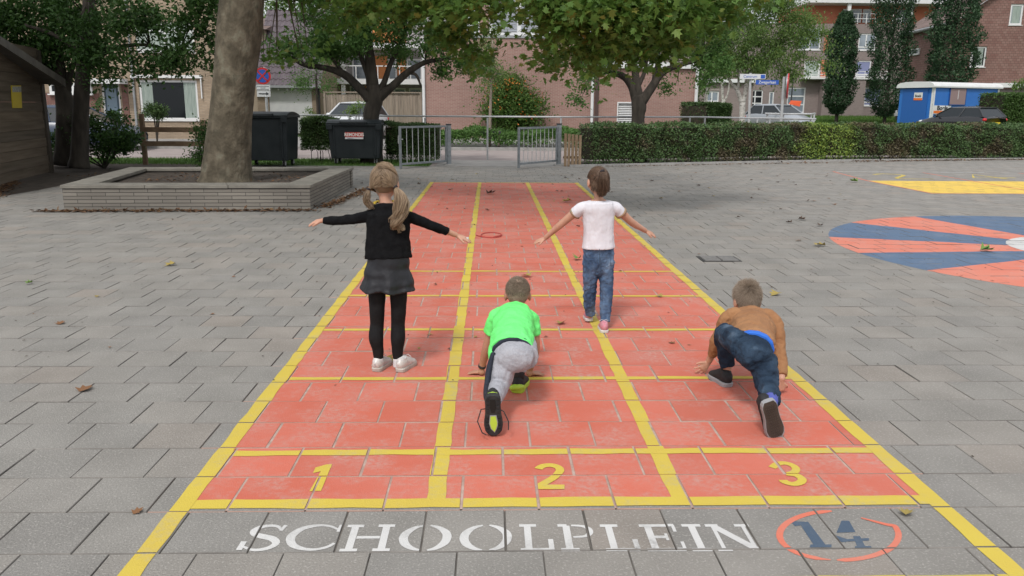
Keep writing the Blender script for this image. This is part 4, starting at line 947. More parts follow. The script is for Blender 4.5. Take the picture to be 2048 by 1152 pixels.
text_mesh('lettering', 'Zwegerlaan', .135, m_swhite, pl, Matrix.Translation(((a.x+b.x)/2-c.x, -.093, (a.z+b.z)/2)) @ RX, bold=.002, sx=.95)
Yr = 25.0; c = P(1571, 172, Yr); rr_ = 24*mpp(c)
t = thing('round_sign', (c.x, Yr, 0), 'round red rimmed road sign seen almost edge on from behind on a grey pole', 'road sign')
MB().tube([(c.x-.06, Yr, 0), (c.x-.06, Yr, c.z+.3)], .05, n=10).obj('pole', m_gal2, t)
ax_ = Vector((math.cos(R_(22)), -math.sin(R_(22)), 0)); dk = MB().disc((c.x+.03, Yr-.06, c.z), rr_, 0, n=36, th=.05, axis=ax_).obj('disc', m_galv, t)
MB().disc((c.x+.03+ax_.x*.03, Yr-.06+ax_.y*.03, c.z), rr_*1.03, 0, n=36, th=.03, axis=ax_).obj('red_rim', m_sred, dk)
# small fixtures
Yb = 40; c = P(1591, 205, 56); t = thing('orange_banner', tuple(c), 'bright orange banner on a thin dark pole behind the silver car', 'banner')
mm = mpp(c); MB().tube([(c.x-10*mm, 56, c.z-1.3), (c.x-8*mm, 56, c.z+60*mm)], .05, n=8).obj('pole', m_dark, t)
MB().hexa([(c.x-14*mm, 55.9, c.z-3*mm), (c.x+6*mm, 55.7, c.z-8*mm), (c.x+6*mm, 55.75, c.z-8*mm), (c.x-14*mm, 55.95, c.z-3*mm), (c.x-10*mm, 55.9, c.z+4*mm), (c.x+9*mm, 55.7, c.z+3*mm), (c.x+9*mm, 55.75, c.z+3*mm), (c.x-10*mm, 55.95, c.z+4*mm)]).obj('cloth', M('banner_orange', (.70, .10, .03), rough=.6), t)

# ------------------------------------------------------------ blue site cabin
m_cblue = M('cabin_blue', (.025, .14, .46), (.03, .16, .50), scale=2, rough=.45)
cb = None
ca = P(1861, 240, 46); ce = P(1990, 240, 48.1); cd = P(1822, 240, 48.8)
rzc = math.atan2(ce.y-ca.y, ce.x-ca.x)
cb = Facade('site_cabin', 'bright blue site cabin with white rounded roof, door and closed shutter beside the hedge', 'site cabin', ca.x, ca.y, rzc)
Lc = (Vector((ce.x, ce.y))-Vector((ca.x, ca.y))).length; ld = cb.inv @ Vector((cd.x, cd.y, 0)); dv = Vector((ld.x, ld.y, 0)); dv = Vector((0, max(2.1, dv.length), 0))
Dc = 2.4; zb = .35; zt5 = cb.uv(1864, 174)[1]
cb.part(MB().box(0, Lc, 0, Dc, zb, zt5), 'body', m_cblue)
rm = MB(); n = 10; th_ = .5
prof = [(-.14, zt5-.02), (-.15, zt5+.06), (-.08, zt5+.19), (.1, zt5+.27), (.5, zt5+.32), (Dc/2, zt5+.34), (Dc-.5, zt5+.32), (Dc-.1, zt5+.27), (Dc+.08, zt5+.19), (Dc+.15, zt5+.06), (Dc+.14, zt5-.02)]
i0 = len(rm.v)
for x in (-.18, Lc+.18):
    for y, z in prof: rm.v.append((x, y, z))
k = len(prof)
for i in range(k-1): rm.f.append((i, i+1, i+1+k, i+k))
rm.f.append(tuple(range(k))); rm.f.append(tuple(reversed(range(k, 2*k))))
cb.part(rm, 'roof', m_white)
cb.part(MB().box(-.03, .12, -.03, .0-.002, zb, zt5).box(-.032, -.002, -.03, .1, zb, zt5).box(Lc-.1, Lc+.03, -.03, -.002, zb, zt5), 'corner_trim', m_white)
cb.part(MB().box(-.045, -.003, .35, Dc-.25, zb+.05, zt5-.05), 'door', M('cabin_door_blue', (.02, .105, .36), rough=.45))
cb.part(MB().box(-.06, -.047, .7, 1.3, zt5-.75, zt5-.3), 'door_label', m_white)
m_cor = M('label_orange', (.72, .17, .03), rough=.5)
cb.part(MB().box(-.066, -.061, .7, 1.3, zt5-.75, zt5-.62), 'label_band', m_cor)
s = cb.rect(1899, 177, 1930, 209); shu = cb.part(MB().box(s[0], s[1], -.05, -.003, s[2], s[3]), 'shutter', M('shutter_taupe', (.27, .19, .185), rough=.7))
MB().box((s[0]+s[1])/2-.015, (s[0]+s[1])/2+.015, -.07, -.052, s[2]+.3, s[3]-.1).obj('latch_bar', m_white, shu, local=True)
cb.part(MB().box(s[0]-.05, s[0]-.003, -.06, -.003, s[2]-.05, s[3]+.05).box(s[1]+.003, s[1]+.05, -.06, -.003, s[2]-.05, s[3]+.05).box(s[0]-.05, s[1]+.05, -.06, -.003, s[2]-.05, s[2]-.003).box(s[0]-.05, s[1]+.05, -.06, -.003, s[3]+.003, s[3]+.05), 'shutter_frame', M('cabin_dark_blue', (.015, .07, .25)))
s = cb.rect(1866, 211, 1901, 228); lb = cb.part(MB().box(s[0], s[1], -.02, -.003, s[2], s[3]), 'company_label', m_white)
MB().box(s[0]+.03, s[1]-.03, -.03, -.022, s[2]+.04, s[2]+(s[3]-s[2])*.38).obj('label_band', m_cor, lb, local=True)
text_mesh('lettering', 'Boels', (s[3]-s[2])*.72, m_dark, lb, Matrix.Translation(((s[0]+s[1])/2, -.03, s[2]+(s[3]-s[2])*.68)) @ RX, bold=.012, sx=1.15)
text_mesh('lettering', 'Boels', .2, m_dark, cb.root, Matrix.Translation((-.068, 1.0, zt5-.5)) @ Matrix.Rotation(-PI/2, 4, 'Z') @ RX, bold=.004)
cb.part(MB().box(.3, Lc-.3, .2, Dc-.2, .15, zb-.003), 'chassis', m_dark)
for x in (Lc*.35, Lc*.62):
    for y in (.02, Dc-.25): cb.part(MB().disc((x, y+.1, .3), .3, 0, n=20, th=.18), 'wheel', m_rub)

# ------------------------------------------------------------ cars
m_carg = M('car_glass', (.02, .025, .03), rough=.1, spec=.35)
m_tyre = M('tyre', (.018, .018, .018), rough=.85); m_rim = M('alloy_rim', (.4, .4, .41), rough=.35, metal=.8)
def car(x, y, rz, paintm, label, h=1.45, w=1.75, L=4.1, group=None, coupe=False, z=0):
    """front faces local -Y"""
    t = thing('parked_car', (x, y, z), label, 'car', group, rz)
    # body rings along Y: (y, half width, bottom z, belt z)
    b = MB(); sec = [(-L/2, .62, .34, .56), (-L/2+.07, .74, .22, .66), (-L/2+.35, .84, .2, .76), (-L/2+.95, .87, .2, .90), (-L/2+1.35, .875, .2, .95), (0, .875, .2, .96), (L/2-1.0, .875, .2, .98), (L/2-.35, .86, .2, .97), (L/2-.07, .8, .25, .92), (L/2, .7, .35, .86)]
    sc = w/1.75; hs_ = h/1.45; base = 0
    for (yy, hw, z0, z1) in sec:
        hw *= sc; z1 *= hs_
        for px, pz in ((-hw*.92, z0), (-hw, z0+.15), (-hw*1.0, (z0+z1)/2), (-hw*.97, z1-.06), (-hw*.88, z1), (0, z1+.035), (hw*.88, z1), (hw*.97, z1-.06), (hw, (z0+z1)/2), (hw, z0+.15), (hw*.92, z0)): b.v.append((px, yy, pz))
    k = 11
    for i in range(len(sec)-1):
        for j in range(k):
            a_ = i*k+j; c_ = i*k+(j+1) % k; b.f.append((a_, c_, c_+k, a_+k))
    b.f.append(tuple(range(k))); b.f.append(tuple(reversed(range((len(sec)-1)*k, len(sec)*k))))
    b.obj('body', paintm, t, local=True, smooth=True)
    zb_, zr_ = .94*hs_, h; yf, yb = -L/2+1.0, (L/2-.12 if not coupe else L/2-.45); rf, rb_ = yf+.85, (yb-.45 if not coupe else yb-.95)
    bw, rw = .80*sc, .60*sc
    gl_ = MB().hexa([(-bw, yf, zb_), (bw, yf, zb_), (bw, yb, zb_), (-bw, yb, zb_), (-rw, rf, zr_-.05), (rw, rf, zr_-.05), (rw, rb_, zr_-.05), (-rw, rb_, zr_-.05)]).obj('windows', m_carg, t, local=True)
    r_ = MB(); n = 7
    ys_ = [rf-.06+(rb_-rf+.12)*i/n for i in range(n+1)]; rings = []
    for i, yy in enumerate(ys_):
        e = .045*math.sin(PI*i/n)
        rings.append([(-rw-.02, yy, zr_-.06), (-rw*.8, yy, zr_-.015+e*.6), (0, yy, zr_+e*.8), (rw*.8, yy, zr_-.015+e*.6), (rw+.02, yy, zr_-.06), (rw*.8, yy, zr_-.055), (-rw*.8, yy, zr_-.055)])
    for q in rings: r_.v += q
    for i in range(n):
        for j in range(7): r_.f.append((i*7+j, i*7+(j+1) % 7, (i+1)*7+(j+1) % 7, (i+1)*7+j))
    r_.f.append(tuple(range(7))); r_.f.append(tuple(reversed(range(n*7, n*7+7))))
    for s in (-1, 1):
        for (p, q) in (((s*bw, yf), (s*rw, rf)), ((s*bw, yb), (s*rw, rb_)), ((s*bw, (yf+yb)/2+.1), (s*rw, (rf+rb_)/2+.05))):
            r_.tube([(p[0]*1.005, p[1], zb_), (q[0]*1.01, q[1], zr_-.05)], .032, n=6)
    r_.obj('roof', paintm, t, local=True, smooth=False)
    for s in (-1, 1):
        for yy in (-L/2+.78, L/2-.75):
            w_ = MB().disc((s*(w/2-.12), yy, .31), .31, 0, n=24, th=.2, axis=(1, 0, 0)).obj('wheel', m_tyre, t, local=True)
            MB().disc((s*(w/2-.03), yy, .31), .19, 0, n=20, th=.05, axis=(1, 0, 0)).obj('rim', m_rim, w_, local=True)
        MB().ball((s*(w/2+.06), yf+.35, zb_+.04), (.09, .05, .065)).obj('mirror', paintm, t, local=True, smooth=True)
        MB().ball((s*.62*sc, -L/2+.13, .66*hs_), (.17, .12, .075)).obj('headlight', M('headlamp', (.55, .57, .6), rough=.1, spec=.9), t, local=True, smooth=True)
        MB().ball((s*.70*sc, L/2-.09, .80*hs_), (.14, .09, .09)).obj('tail_light', M('tail_lamp', (.5, .02, .025), rough=.2), t, local=True, smooth=True)
    MB().box(-.45*sc, .45*sc, -L/2-.01, -L/2+.04, .38, .5).obj('grille', m_dark, t, local=True)
    MB().box(-.26, .26, L/2-.005, L/2+.015, .55, .66).obj('number_plate', M('yellow_plate', (.6, .45, .03)), t, local=True)
    MB().box(-.26, .26, -L/2-.03, -L/2-.012, .42, .53).obj('number_plate', MATS['yellow_plate'], t, local=True)
    return t
m_cw = M('car_white', (.62, .63, .65), rough=.25, spec=.6); m_cs = M('car_silver', (.33, .35, .38), rough=.3, spec=.7, metal=.3); m_ck = M('car_black', (.012, .012, .015), rough=.18, spec=.8)
p = P(697, 225, 31.5); car(p.x, 33.2, R_(-12), m_cw, 'white car parked behind the left street tree, nose towards the road', h=1.58, z=.09)
p = P(1572, 225, 43); car(p.x, 44, R_(24), m_cs, 'silver hatchback parked in front of the grey flats', h=1.55, z=.2)
p = P(1946, 225, 39); car(p.x, 40, R_(180+20), m_ck, 'black car with red tail lights parked in front of the blue cabin', h=1.40, z=.27)
p = P(125, 225, 24.5); car(p.x, 25.4, R_(95), M('car_dark_blue', (.02, .035, .07), rough=.25, spec=.7), 'dark blue car half hidden behind the two left trees')

# bicycle by the flats
bc = P(1434, 222, 58); t = thing('bicycle', (bc.x, 58, .3), 'small bicycle leaning by the entrance of the grey flats', 'bicycle'); 
for s in (-.5, .5): 
    w = MB(); pts = [(bc.x+s+.33*math.cos(a), 58, 1.0+.33*math.sin(a)) for a in [2*PI*i/20 for i in range(21)]]; w.tube(pts, .025, n=6, side=(0, 1, 0)); w.obj('wheel', m_dark, t)
MB().tube([(bc.x-.5, 58, 1.0), (bc.x-.3, 58, 1.6), (bc.x+.3, 58, 1.6), (bc.x, 58, 1.0), (bc.x-.3, 58, 1.55)], .025, n=6).obj('frame', m_galv, t)
MB().tube([(bc.x+.5, 58, 1.0), (bc.x+.3, 58, 1.85), (bc.x+.2, 58, 1.9)], .02, n=6).obj('handlebar', m_dark, t); MB().box(bc.x-.42, bc.x-.2, 57.95, 58.05, 1.72, 1.78).obj('saddle', m_dark, t)

# ------------------------------------------------------------ trees and shrubs
def leafm(name, cols, trans=.35, rough=.55):
    return M(name, cols[0], island=('MIX', [(i/(len(cols)-1)*.98, c) for i, c in enumerate(cols)], 1), trans=trans, rough=rough, spec=.35)
m_plane = leafm('plane_leaf', [(.10, .20, .035), (.14, .25, .05), (.08, .165, .035), (.17, .29, .065), (.09, .19, .035), (.18, .26, .05), (.10, .20, .035), (.11, .2, .035), (.10, .19, .035), (.13, .22, .04), (.09, .16, .03), (.10, .18, .03), (.11, .2, .035), (.20, .20, .04)], trans=.42)
m_cherry = leafm('street_tree_leaf', [(.065, .14, .03), (.095, .19, .045), (.075, .165, .04), (.125, .23, .06), (.07, .15, .035)], trans=.42)
m_darkl = leafm('dark_leaf', [(.032, .08, .016), (.05, .11, .022), (.035, .09, .018), (.062, .125, .026)], trans=.3)
m_birchl = leafm('birch_leaf', [(.11, .20, .05), (.15, .24, .06), (.10, .18, .055), (.18, .24, .06), (.12, .21, .06)], trans=.42)
m_col = leafm('hornbeam_leaf', [(.025, .06, .025), (.04, .085, .035), (.02, .05, .022), (.05, .10, .04)], trans=.2)
m_hedge = leafm('hedge_leaf', [(.035, .075, .02), (.06, .11, .028), (.03, .065, .02), (.075, .13, .035), (.045, .085, .02)], trans=.2)
m_bark = M('plane_bark', (.085, .07, .048), (.145, .12, .085), scale=5, rough=.95, bump=1, bscale=14, c3=(.18, .162, .118), stretch=(1, 1, .75), speck=(7, .55, (.06, .054, .037)), contrast=.08, detail=9, bdist=.03)
m_barkd = M('dark_bark', (.03, .025, .02), (.06, .05, .04), scale=8, rough=.95, bump=1, bscale=30, stretch=(1, 1, .3))
m_barkb = M('birch_bark', (.55, .53, .49), (.42, .40, .36), scale=6, rough=.8, speck=(9, .9, (.07, .06, .05)), stretch=(1, 1, 3))
def limb(mb, lst, n=9, k=5):
    p, r = pchain(lst); p, r = smooth_chain(p, r, k); mb.tube(p, r, n=n)
def wlimb(mb, pts, rad, n=7, k=3):
    p, r = smooth_chain(pts, rad, k); mb.tube(p, r, n=n)
def twigs(mb, pts_root, targets, r0=.03):
    for q in targets:
        q = Vector(q); s = min(pts_root, key=lambda a: (Vector(a)-q).length); s = Vector(s)
        mid = s.lerp(q, .5)+Vector((random.uniform(-.1, .1), random.uniform(-.1, .1), random.uniform(.0, .25)))*(q-s).length*.4
        wlimb(mb, [s, mid, q], [r0, r0*.6, r0*.25], n=5)

# the big plane tree in the planter
base = G(452, 362, .29)
pt = thing('plane_tree', tuple(base), 'big plane tree with thick mottled trunk rising from the brick planter', 'tree')
tm = MB(); Yt = base.y
tp_, tr_ = smooth_chain(*pchain([(454, 368, Yt, 58), (454, 345, Yt, 49), (456, 300, Yt, 45), (462, 230, Yt, 41), (470, 150, Yt, 41), (478, 70, Yt, 44), (484, 0, Yt, 43), (490, -80, Yt, 42)]), k=6)
tm.tube(tp_, tr_, n=36)
top_ = tp_[-1]
mains = []
for a, l, z, r in ((10, 7, 2.6, .22), (60, 6, 3.2, .2), (-25, 9.5, 1.6, .2), (-60, 8, 1.6, .17), (120, 6, 3, .2), (180, 6, 2, .2), (235, 5, 2, .16), (-5, 9, 1.4, .16)):
    d = Vector((math.cos(R_(a)), math.sin(R_(a)), 0)); s = top_+Vector((0, 0, random.uniform(-.3, .6)))
    q = [s, s+d*l*.35+Vector((0, 0, z*.6)), s+d*l*.7+Vector((0, 0, z*.75)), s+d*l+Vector((0, 0, z*.35))]
    wlimb(tm, q, [r*1.1, r*.7, r*.45, r*.15], n=8); mains += q[1:]
wlimb(tm, [top_, top_+Vector((.3, .1, 2.5)), top_+Vector((.1, .4, 6))], [.42, .3, .1], n=10)
pclumps = []
# drooping sprays seen along the top of the view, at 8 to 13 m
for (x, y, Y, rx, rz, w) in ((560, -16, 12, 45, 16, .35), (640, -10, 11.5, 60, 20, .6), (735, 0, 10.5, 60, 24, .8), (835, 5, 10, 70, 34, 1.1), (920, 10, 9.5, 50, 34, .9), (905, 60, 10, 44, 34, .6), (1000, -12, 9.5, 40, 16, .35), (950, 105, 10.5, 28, 26, .3), (700, 48, 11.5, 40, 16, .2),
                             (1085, 18, 9, 50, 30, .8), (1150, 35, 8.5, 60, 42, 1.2), (1235, 35, 8.2, 65, 50, 1.6), (1330, 30, 8.4, 65, 46, 1.4), (1415, 15, 9, 50, 34, .9), (1150, 95, 9.5, 45, 28, .6), (1250, 95, 9.2, 60, 26, .8), (1335, 88, 9.2, 40, 24, .5), (1480, -10, 9.5, 36, 20, .35), (1095, 85, 10, 24, 18, .2), (1105, 128, 10.5, 20, 14, .16), (1180, 150, 10.5, 20, 12, .1), (600, 95, 12, 22, 8, .1), (545, 110, 12, 20, 8, .12)):
    pclumps.append(pc(x, y, Y, rx, rz, w, ry=.9))
lp = clump_pts(pclumps, 720, sub=15, sig=.17, shell=.15)
leaves('crown', lp, .115, m_plane, pt, MAPLE, flat=.45, droop=.45)
sub_t = [(tuple(Vector(c[0])+Vector((random.uniform(-1, 1)*c[1][0]*.6, random.uniform(-.4, .4), random.uniform(-.2, .9)*c[1][2]))) ) for c in pclumps for _ in range(4)]
hub = [Vector((x, 10.5, 4.4)) for x in (-2, 0, 2, 4)]
twigs(tm, mains+hub, [tuple(h) for h in hub], .09)
# upper crown: out of view from here but it shades the yard
up = []
for a in range(0, 360, 30):
    for rr in (3.0, 6.0):
        d = Vector((math.cos(R_(a+rr*5))*rr, math.sin(R_(a+rr*5))*rr, 0)); zc = 6.6 if rr > 4 else 8.2
        up.append((tuple(top_*1+d+Vector((0, 0, zc-top_.z))), (1.6, 1.6, 1.1), 1))
leaves('upper_crown', clump_pts(up, 330, sub=9, sig=.4, shell=.3), .24, m_plane, pt, OVAL, flat=.4)
twigs(tm, mains+hub, sub_t, .022)
tm.obj('trunk', m_bark, pt, smooth=True)

def street_tree(name, label, Y, limbs, clumps, per, lsize, lm, bm, twig=.02, shape=OVAL, sub=9, sig=.16, flat=.2, droop=.3, group=None, shell=.45, cat='tree', extra=()):
    b0 = P(limbs[0][0][0], 330, Y); t = thing(name, (b0.x, Y, 0), label, cat, group)
    tb = MB(); roots = []
    for L_ in limbs:
        limb(tb, [(a[0], a[1], a[2] if len(a) > 3 else Y, a[-1]) for a in L_]); roots += [P(a[0], a[1], a[2] if len(a) > 3 else Y) for a in L_[1:]]
    cl = [pc(*c) for c in clumps]+list(extra)
    pts_ = clump_pts(cl, per, sub=sub, sig=sig, shell=shell); leaves('crown', pts_, lsize, lm, t, shape, flat=flat, droop=droop)
    tg = []
    for c, r, w in cl:
        for _ in range(max(2, int(4*w))): tg.append(tuple(Vector(c)+Vector((random.gauss(0, .45)*r[0], random.gauss(0, .45)*r[1], random.gauss(0, .45)*r[2]))))
    twigs(tb, roots, tg, twig); tb.obj('trunk', bm, t, smooth=True); return t
street_tree('street_tree', 'dark stemmed street tree with wide low limbs behind the labelled black bin', 19.6,
    [[(744, 340, 24), (742, 235, 16), (750, 200, 16), (746, 170, 14)], [(748, 205, 13), (720, 178, 9), (690, 150, 8), (650, 136, 6), (610, 130, 5), (575, 110, 3)], [(746, 180, 13), (741, 130, 11), (738, 90, 8), (735, 40, 5)], [(750, 200, 12), (785, 172, 8), (815, 145, 7), (850, 125, 5), (890, 118, 3)], [(750, 195, 8), (768, 165, 6), (780, 130, 5), (800, 90, 3)], [(741, 165, 6), (728, 130, 5), (716, 100, 3)], [(815, 145, 4), (832, 150, 3), (842, 172, 2)], [(690, 150, 4), (660, 110, 3), (640, 60, 2)]],
    [(620, 70, 19.6, 70, 45, 1.3), (575, 95, 19.6, 40, 22, .4), (690, 60, 19.2, 70, 50, 1.6), (760, 50, 19.6, 70, 55, 1.7), (840, 70, 19.8, 70, 45, 1.5), (900, 95, 19.8, 55, 38, .9), (930, 125, 19.6, 40, 22, .45), (650, 110, 19.8, 40, 22, .5), (700, 0, 19.6, 120, 40, 2), (820, 0, 19.8, 110, 40, 2), (870, 135, 20, 36, 14, .25), (700, 112, 20, 30, 16, .3), (790, 105, 20.4, 40, 18, .4)],
    1900, .09, m_cherry, m_barkd, twig=.018, sub=12, group='two dark stemmed street trees')
street_tree('street_tree', 'dark stemmed street tree with forked trunk rising behind the long hedge', 20.9,
    [[(1276, 340, 20), (1276, 240, 13), (1278, 215, 15), (1274, 190, 13)], [(1274, 200, 11), (1262, 170, 8), (1245, 152, 7), (1215, 145, 4), (1185, 150, 3)], [(1276, 195, 11), (1272, 160, 8), (1268, 120, 6), (1262, 70, 4)], [(1282, 205, 11), (1300, 180, 9), (1325, 145, 7), (1360, 130, 5), (1400, 120, 3)], [(1308, 165, 6), (1315, 125, 4), (1320, 80, 3)], [(1275, 175, 5), (1290, 140, 4), (1295, 90, 3)]],
    [(1190, 110, 20.8, 50, 34, .9), (1175, 160, 20.8, 24, 22, .3), (1150, 195, 20.7, 18, 12, .12), (1240, 80, 20.8, 60, 45, 1.3), (1310, 70, 21, 70, 48, 1.7), (1390, 80, 21, 60, 40, 1.2), (1430, 120, 21, 45, 28, .7), (1400, 150, 21, 30, 18, .25), (1340, 170, 21, 22, 18, .15), (1300, 0, 21, 120, 40, 2), (1420, 20, 21, 80, 45, 1.4), (1205, 130, 20.6, 30, 20, .3)],
    1900, .09, m_cherry, m_barkd, twig=.018, sub=12, group='two dark stemmed street trees')
# dark trees at the left
street_tree('yard_tree', 'thin straight tree standing nearer the shrubs, right one of the dark pair by the shed', 16.2,
    [[(158, 335, 21), (160, 300, 17), (163, 200, 15), (170, 100, 13), (178, 0, 11), (180, -60, 9)], [(165, 150, 7), (220, 100, 5), (300, 90, 3), (360, 110, 2)], [(168, 110, 6), (110, 70, 4), (50, 50, 3)]],
    [(250, 40, 15.5, 90, 45, 1.6), (330, 50, 15.2, 80, 40, .9), (400, 30, 15, 60, 45, 1), (300, 115, 15.4, 70, 28, .9), (370, 120, 15, 50, 30, .6), (420, 95, 15, 30, 28, .35), (200, 110, 15.8, 60, 35, .8), (230, 160, 15.8, 40, 14, .2), (150, 40, 16.5, 60, 45, 1)],
    1150, .105, m_darkl, m_barkd, sub=10, sig=.19, twig=.02)
street_tree('yard_tree', 'dark leaning tree against the shed corner, left one of the dark pair', 17.4,
    [[(133, 330, 26), (133, 280, 20), (130, 210, 17), (120, 150, 13), (110, 80, 10), (100, 0, 8)], [(128, 190, 8), (80, 110, 5), (40, 60, 4)], [(130, 200, 8), (150, 120, 5), (200, 60, 3)], [(125, 160, 5), (60, 130, 4), (20, 90, 3)]],
    [(30, 50, 17, 70, 50, 1.6), (100, 60, 17, 70, 55, 1.6), (60, 100, 17.3, 50, 28, .7), (120, 130, 17.6, 45, 25, .6), (20, 10, 16.5, 80, 40, 1.2), (140, 0, 17, 100, 40, 1.5), (185, 90, 17.5, 45, 50, .9)],
    1250, .11, m_darkl, m_barkd, sub=10, sig=.2, twig=.02,
    extra=[((-8.5, 11.5, 4.6), (2.2, 2.6, .8), 1.5), ((-6.5, 14, 4.9), (2, 2, .8), 1.2), ((-11, 14, 5), (2.5, 2.5, .8), 1.5)])
# slim young tree with stakes before the hall
yt = street_tree('young_tree', 'slim young tree with feathery crown and stakes in front of the brick hall', 27.6,
    [[(979, 300, 3.2), (980, 240, 3), (982, 180, 2.6), (984, 130, 2), (985, 80, 1.4)]],
    [(975, 155, 27.6, 28, 22, .5), (990, 125, 27.6, 30, 28, .6), (960, 110, 27.6, 30, 26, .5), (985, 80, 27.6, 24, 30, .4), (1000, 145, 27.6, 18, 14, .2)], 1500, .075, m_birchl, m_woodl, twig=.012, sub=8, sig=.2)
for px in (976, 998): p = P(px, 285, 27.4); MB().tube([(p.x, p.y, 0), (p.x, p.y, P(px, 262, 27.4).z)], .045, n=8).obj('stake', m_woodl, yt)
a, b = P(962, 264, 27.35), P(1002, 264, 27.35); MB().box(a.x, b.x, 27.33, 27.36, a.z-.06, a.z+.03).obj('tie_board', m_dark, yt)
street_tree('young_tree', 'thin young tree before the garage with small pale crown', 24.0,
    [[(637, 300, 3), (636, 235, 2.6), (634, 190, 2.4), (632, 150, 2)]], [(625, 150, 24, 34, 24, .5), (640, 120, 24, 30, 22, .4), (608, 170, 24, 22, 16, .25), (655, 165, 24, 16, 12, .15)], 1500, .065, m_cherry, m_barkd, twig=.01, sub=7, sig=.16)
# birches
street_tree('birch_tree', 'white stemmed birch forking low with long hanging leafy branches', 27.5,
    [[(1482, 300, 6.5), (1484, 235, 6), (1485, 205, 6)], [(1484, 208, 4.5), (1474, 180, 4), (1462, 165, 2.5), (1450, 140, 2)], [(1486, 206, 4.5), (1492, 175, 4), (1494, 130, 3.4), (1490, 70, 3), (1480, 0, 2)], [(1476, 180, 2), (1477, 150, 2.4), (1470, 90, 2)], [(1492, 160, 2), (1530, 100, 1.6), (1570, 50, 1.2), (1600, 52, .8)]],
    [(1420, 60, 27.5, 50, 60, 1.4), (1480, 60, 27.3, 55, 70, 1.8), (1540, 50, 27.5, 50, 60, 1.6), (1590, 60, 27.6, 40, 55, 1), (1625, 80, 27.8, 22, 50, .45), (1480, 130, 27, 60, 28, .9), (1540, 125, 27.2, 40, 30, .6), (1590, 130, 27.6, 26, 30, .4), (1500, -10, 27.5, 120, 40, 2), (1570, 160, 27.8, 18, 16, .15), (1440, 110, 27.4, 35, 35, .6), (1655, 120, 28, 8, 40, .12)],
    3000, .085, m_birchl, m_barkb, twig=.012, sub=16, sig=.2, droop=1.0, flat=0)
street_tree('birch_tree', 'slimmer white birch stem farther back, left of the forked birch', 40,
    [[(1443, 240, 3.4), (1445, 210, 3.2), (1444, 180, 3), (1443, 130, 2.5), (1440, 80, 2)], [(1446, 208, 2), (1456, 185, 1.5), (1460, 150, 1)]],
    [(1420, 130, 40, 40, 30, .9), (1450, 100, 40, 40, 40, 1), (1400, 160, 40, 20, 20, .3)], 1300, .11, m_birchl, m_barkb, twig=.015, sub=12, sig=.3, droop=.8, flat=0)
street_tree('birch_tree', 'thin pale birch stem at the corner of the brick hall', 40, [[(1412, 240, 2.6), (1413, 200, 2.4), (1415, 150, 2)]], [(1408, 165, 40, 16, 30, .5), (1395, 185, 41, 10, 30, .3)], 1300, .11, m_darkl, m_barkb, twig=.015, sub=9, sig=.3)
# columnar trees on the lawn
def column(px, pbase, ptop, Y, hw, label, low=None, cone=0):
    b0 = P(px, pbase, Y); t = thing('columnar_tree', (b0.x, Y, max(0, b0.z-1)), label, 'tree', 'three dark columnar trees'); m_ = mpp(P(px, 150, Y))
    z0, z1 = P(px, low or (pbase-14), Y).z, P(px, ptop, Y).z; pts_ = []; R0 = hw*m_
    n = 15000; tt = np.random.rand(n)**.95
    prof = np.minimum(1, .35+tt*4.5)*np.where(tt > .72, 1-((tt-.72)/.28)**1.6*(.75 if cone else .25), 1)
    lob = 1+.22*np.sin(tt*37+np.random.rand()*6)*np.random.rand(n)
    a = np.random.rand(n)*2*PI; wob = 1+.16*np.sin(a*3+tt*9)+.12*np.sin(a*5-tt*17+1)
    rad = R0*prof*wob*lob*(.55+.45*np.random.rand(n)**.4)
    pp = np.stack([b0.x+rad*np.cos(a), Y+rad*np.sin(a), z0+(z1-z0)*tt], 1)
    # strand-like lumps
    leaves('crown', pp+np.random.normal(0, .05, pp.shape), .17, m_col, t, OVAL, droop=-.6)
    tb = MB(); wlimb(tb, [(b0.x, Y, 0), (b0.x+.03, Y, z0+.5), (b0.x, Y, z1-.8)], [.17, .13, .04], n=8)
    for k in range(22):
        zz = z0+(z1-z0)*(k+.5)/26; aa_ = k*2.4; wlimb(tb, [(b0.x, Y, zz-.4), (b0.x+math.cos(aa_)*R0*.6, Y+math.sin(aa_)*R0*.6, zz+.9)], [.05, .02], n=5)
    tb.obj('trunk', m_barkd, t, smooth=True)
column(1672, 240, 26, 60, 27, 'dark columnar tree with pointed top standing on the lawn, the shortest of three', low=228, cone=1)
column(1768, 242, -60, 58, 37, 'tall dark columnar tree on the lawn left of the blue cabin', low=234)
column(1893, 205, -60, 53, 42, 'broad dark columnar tree rising behind the blue cabin', low=190)

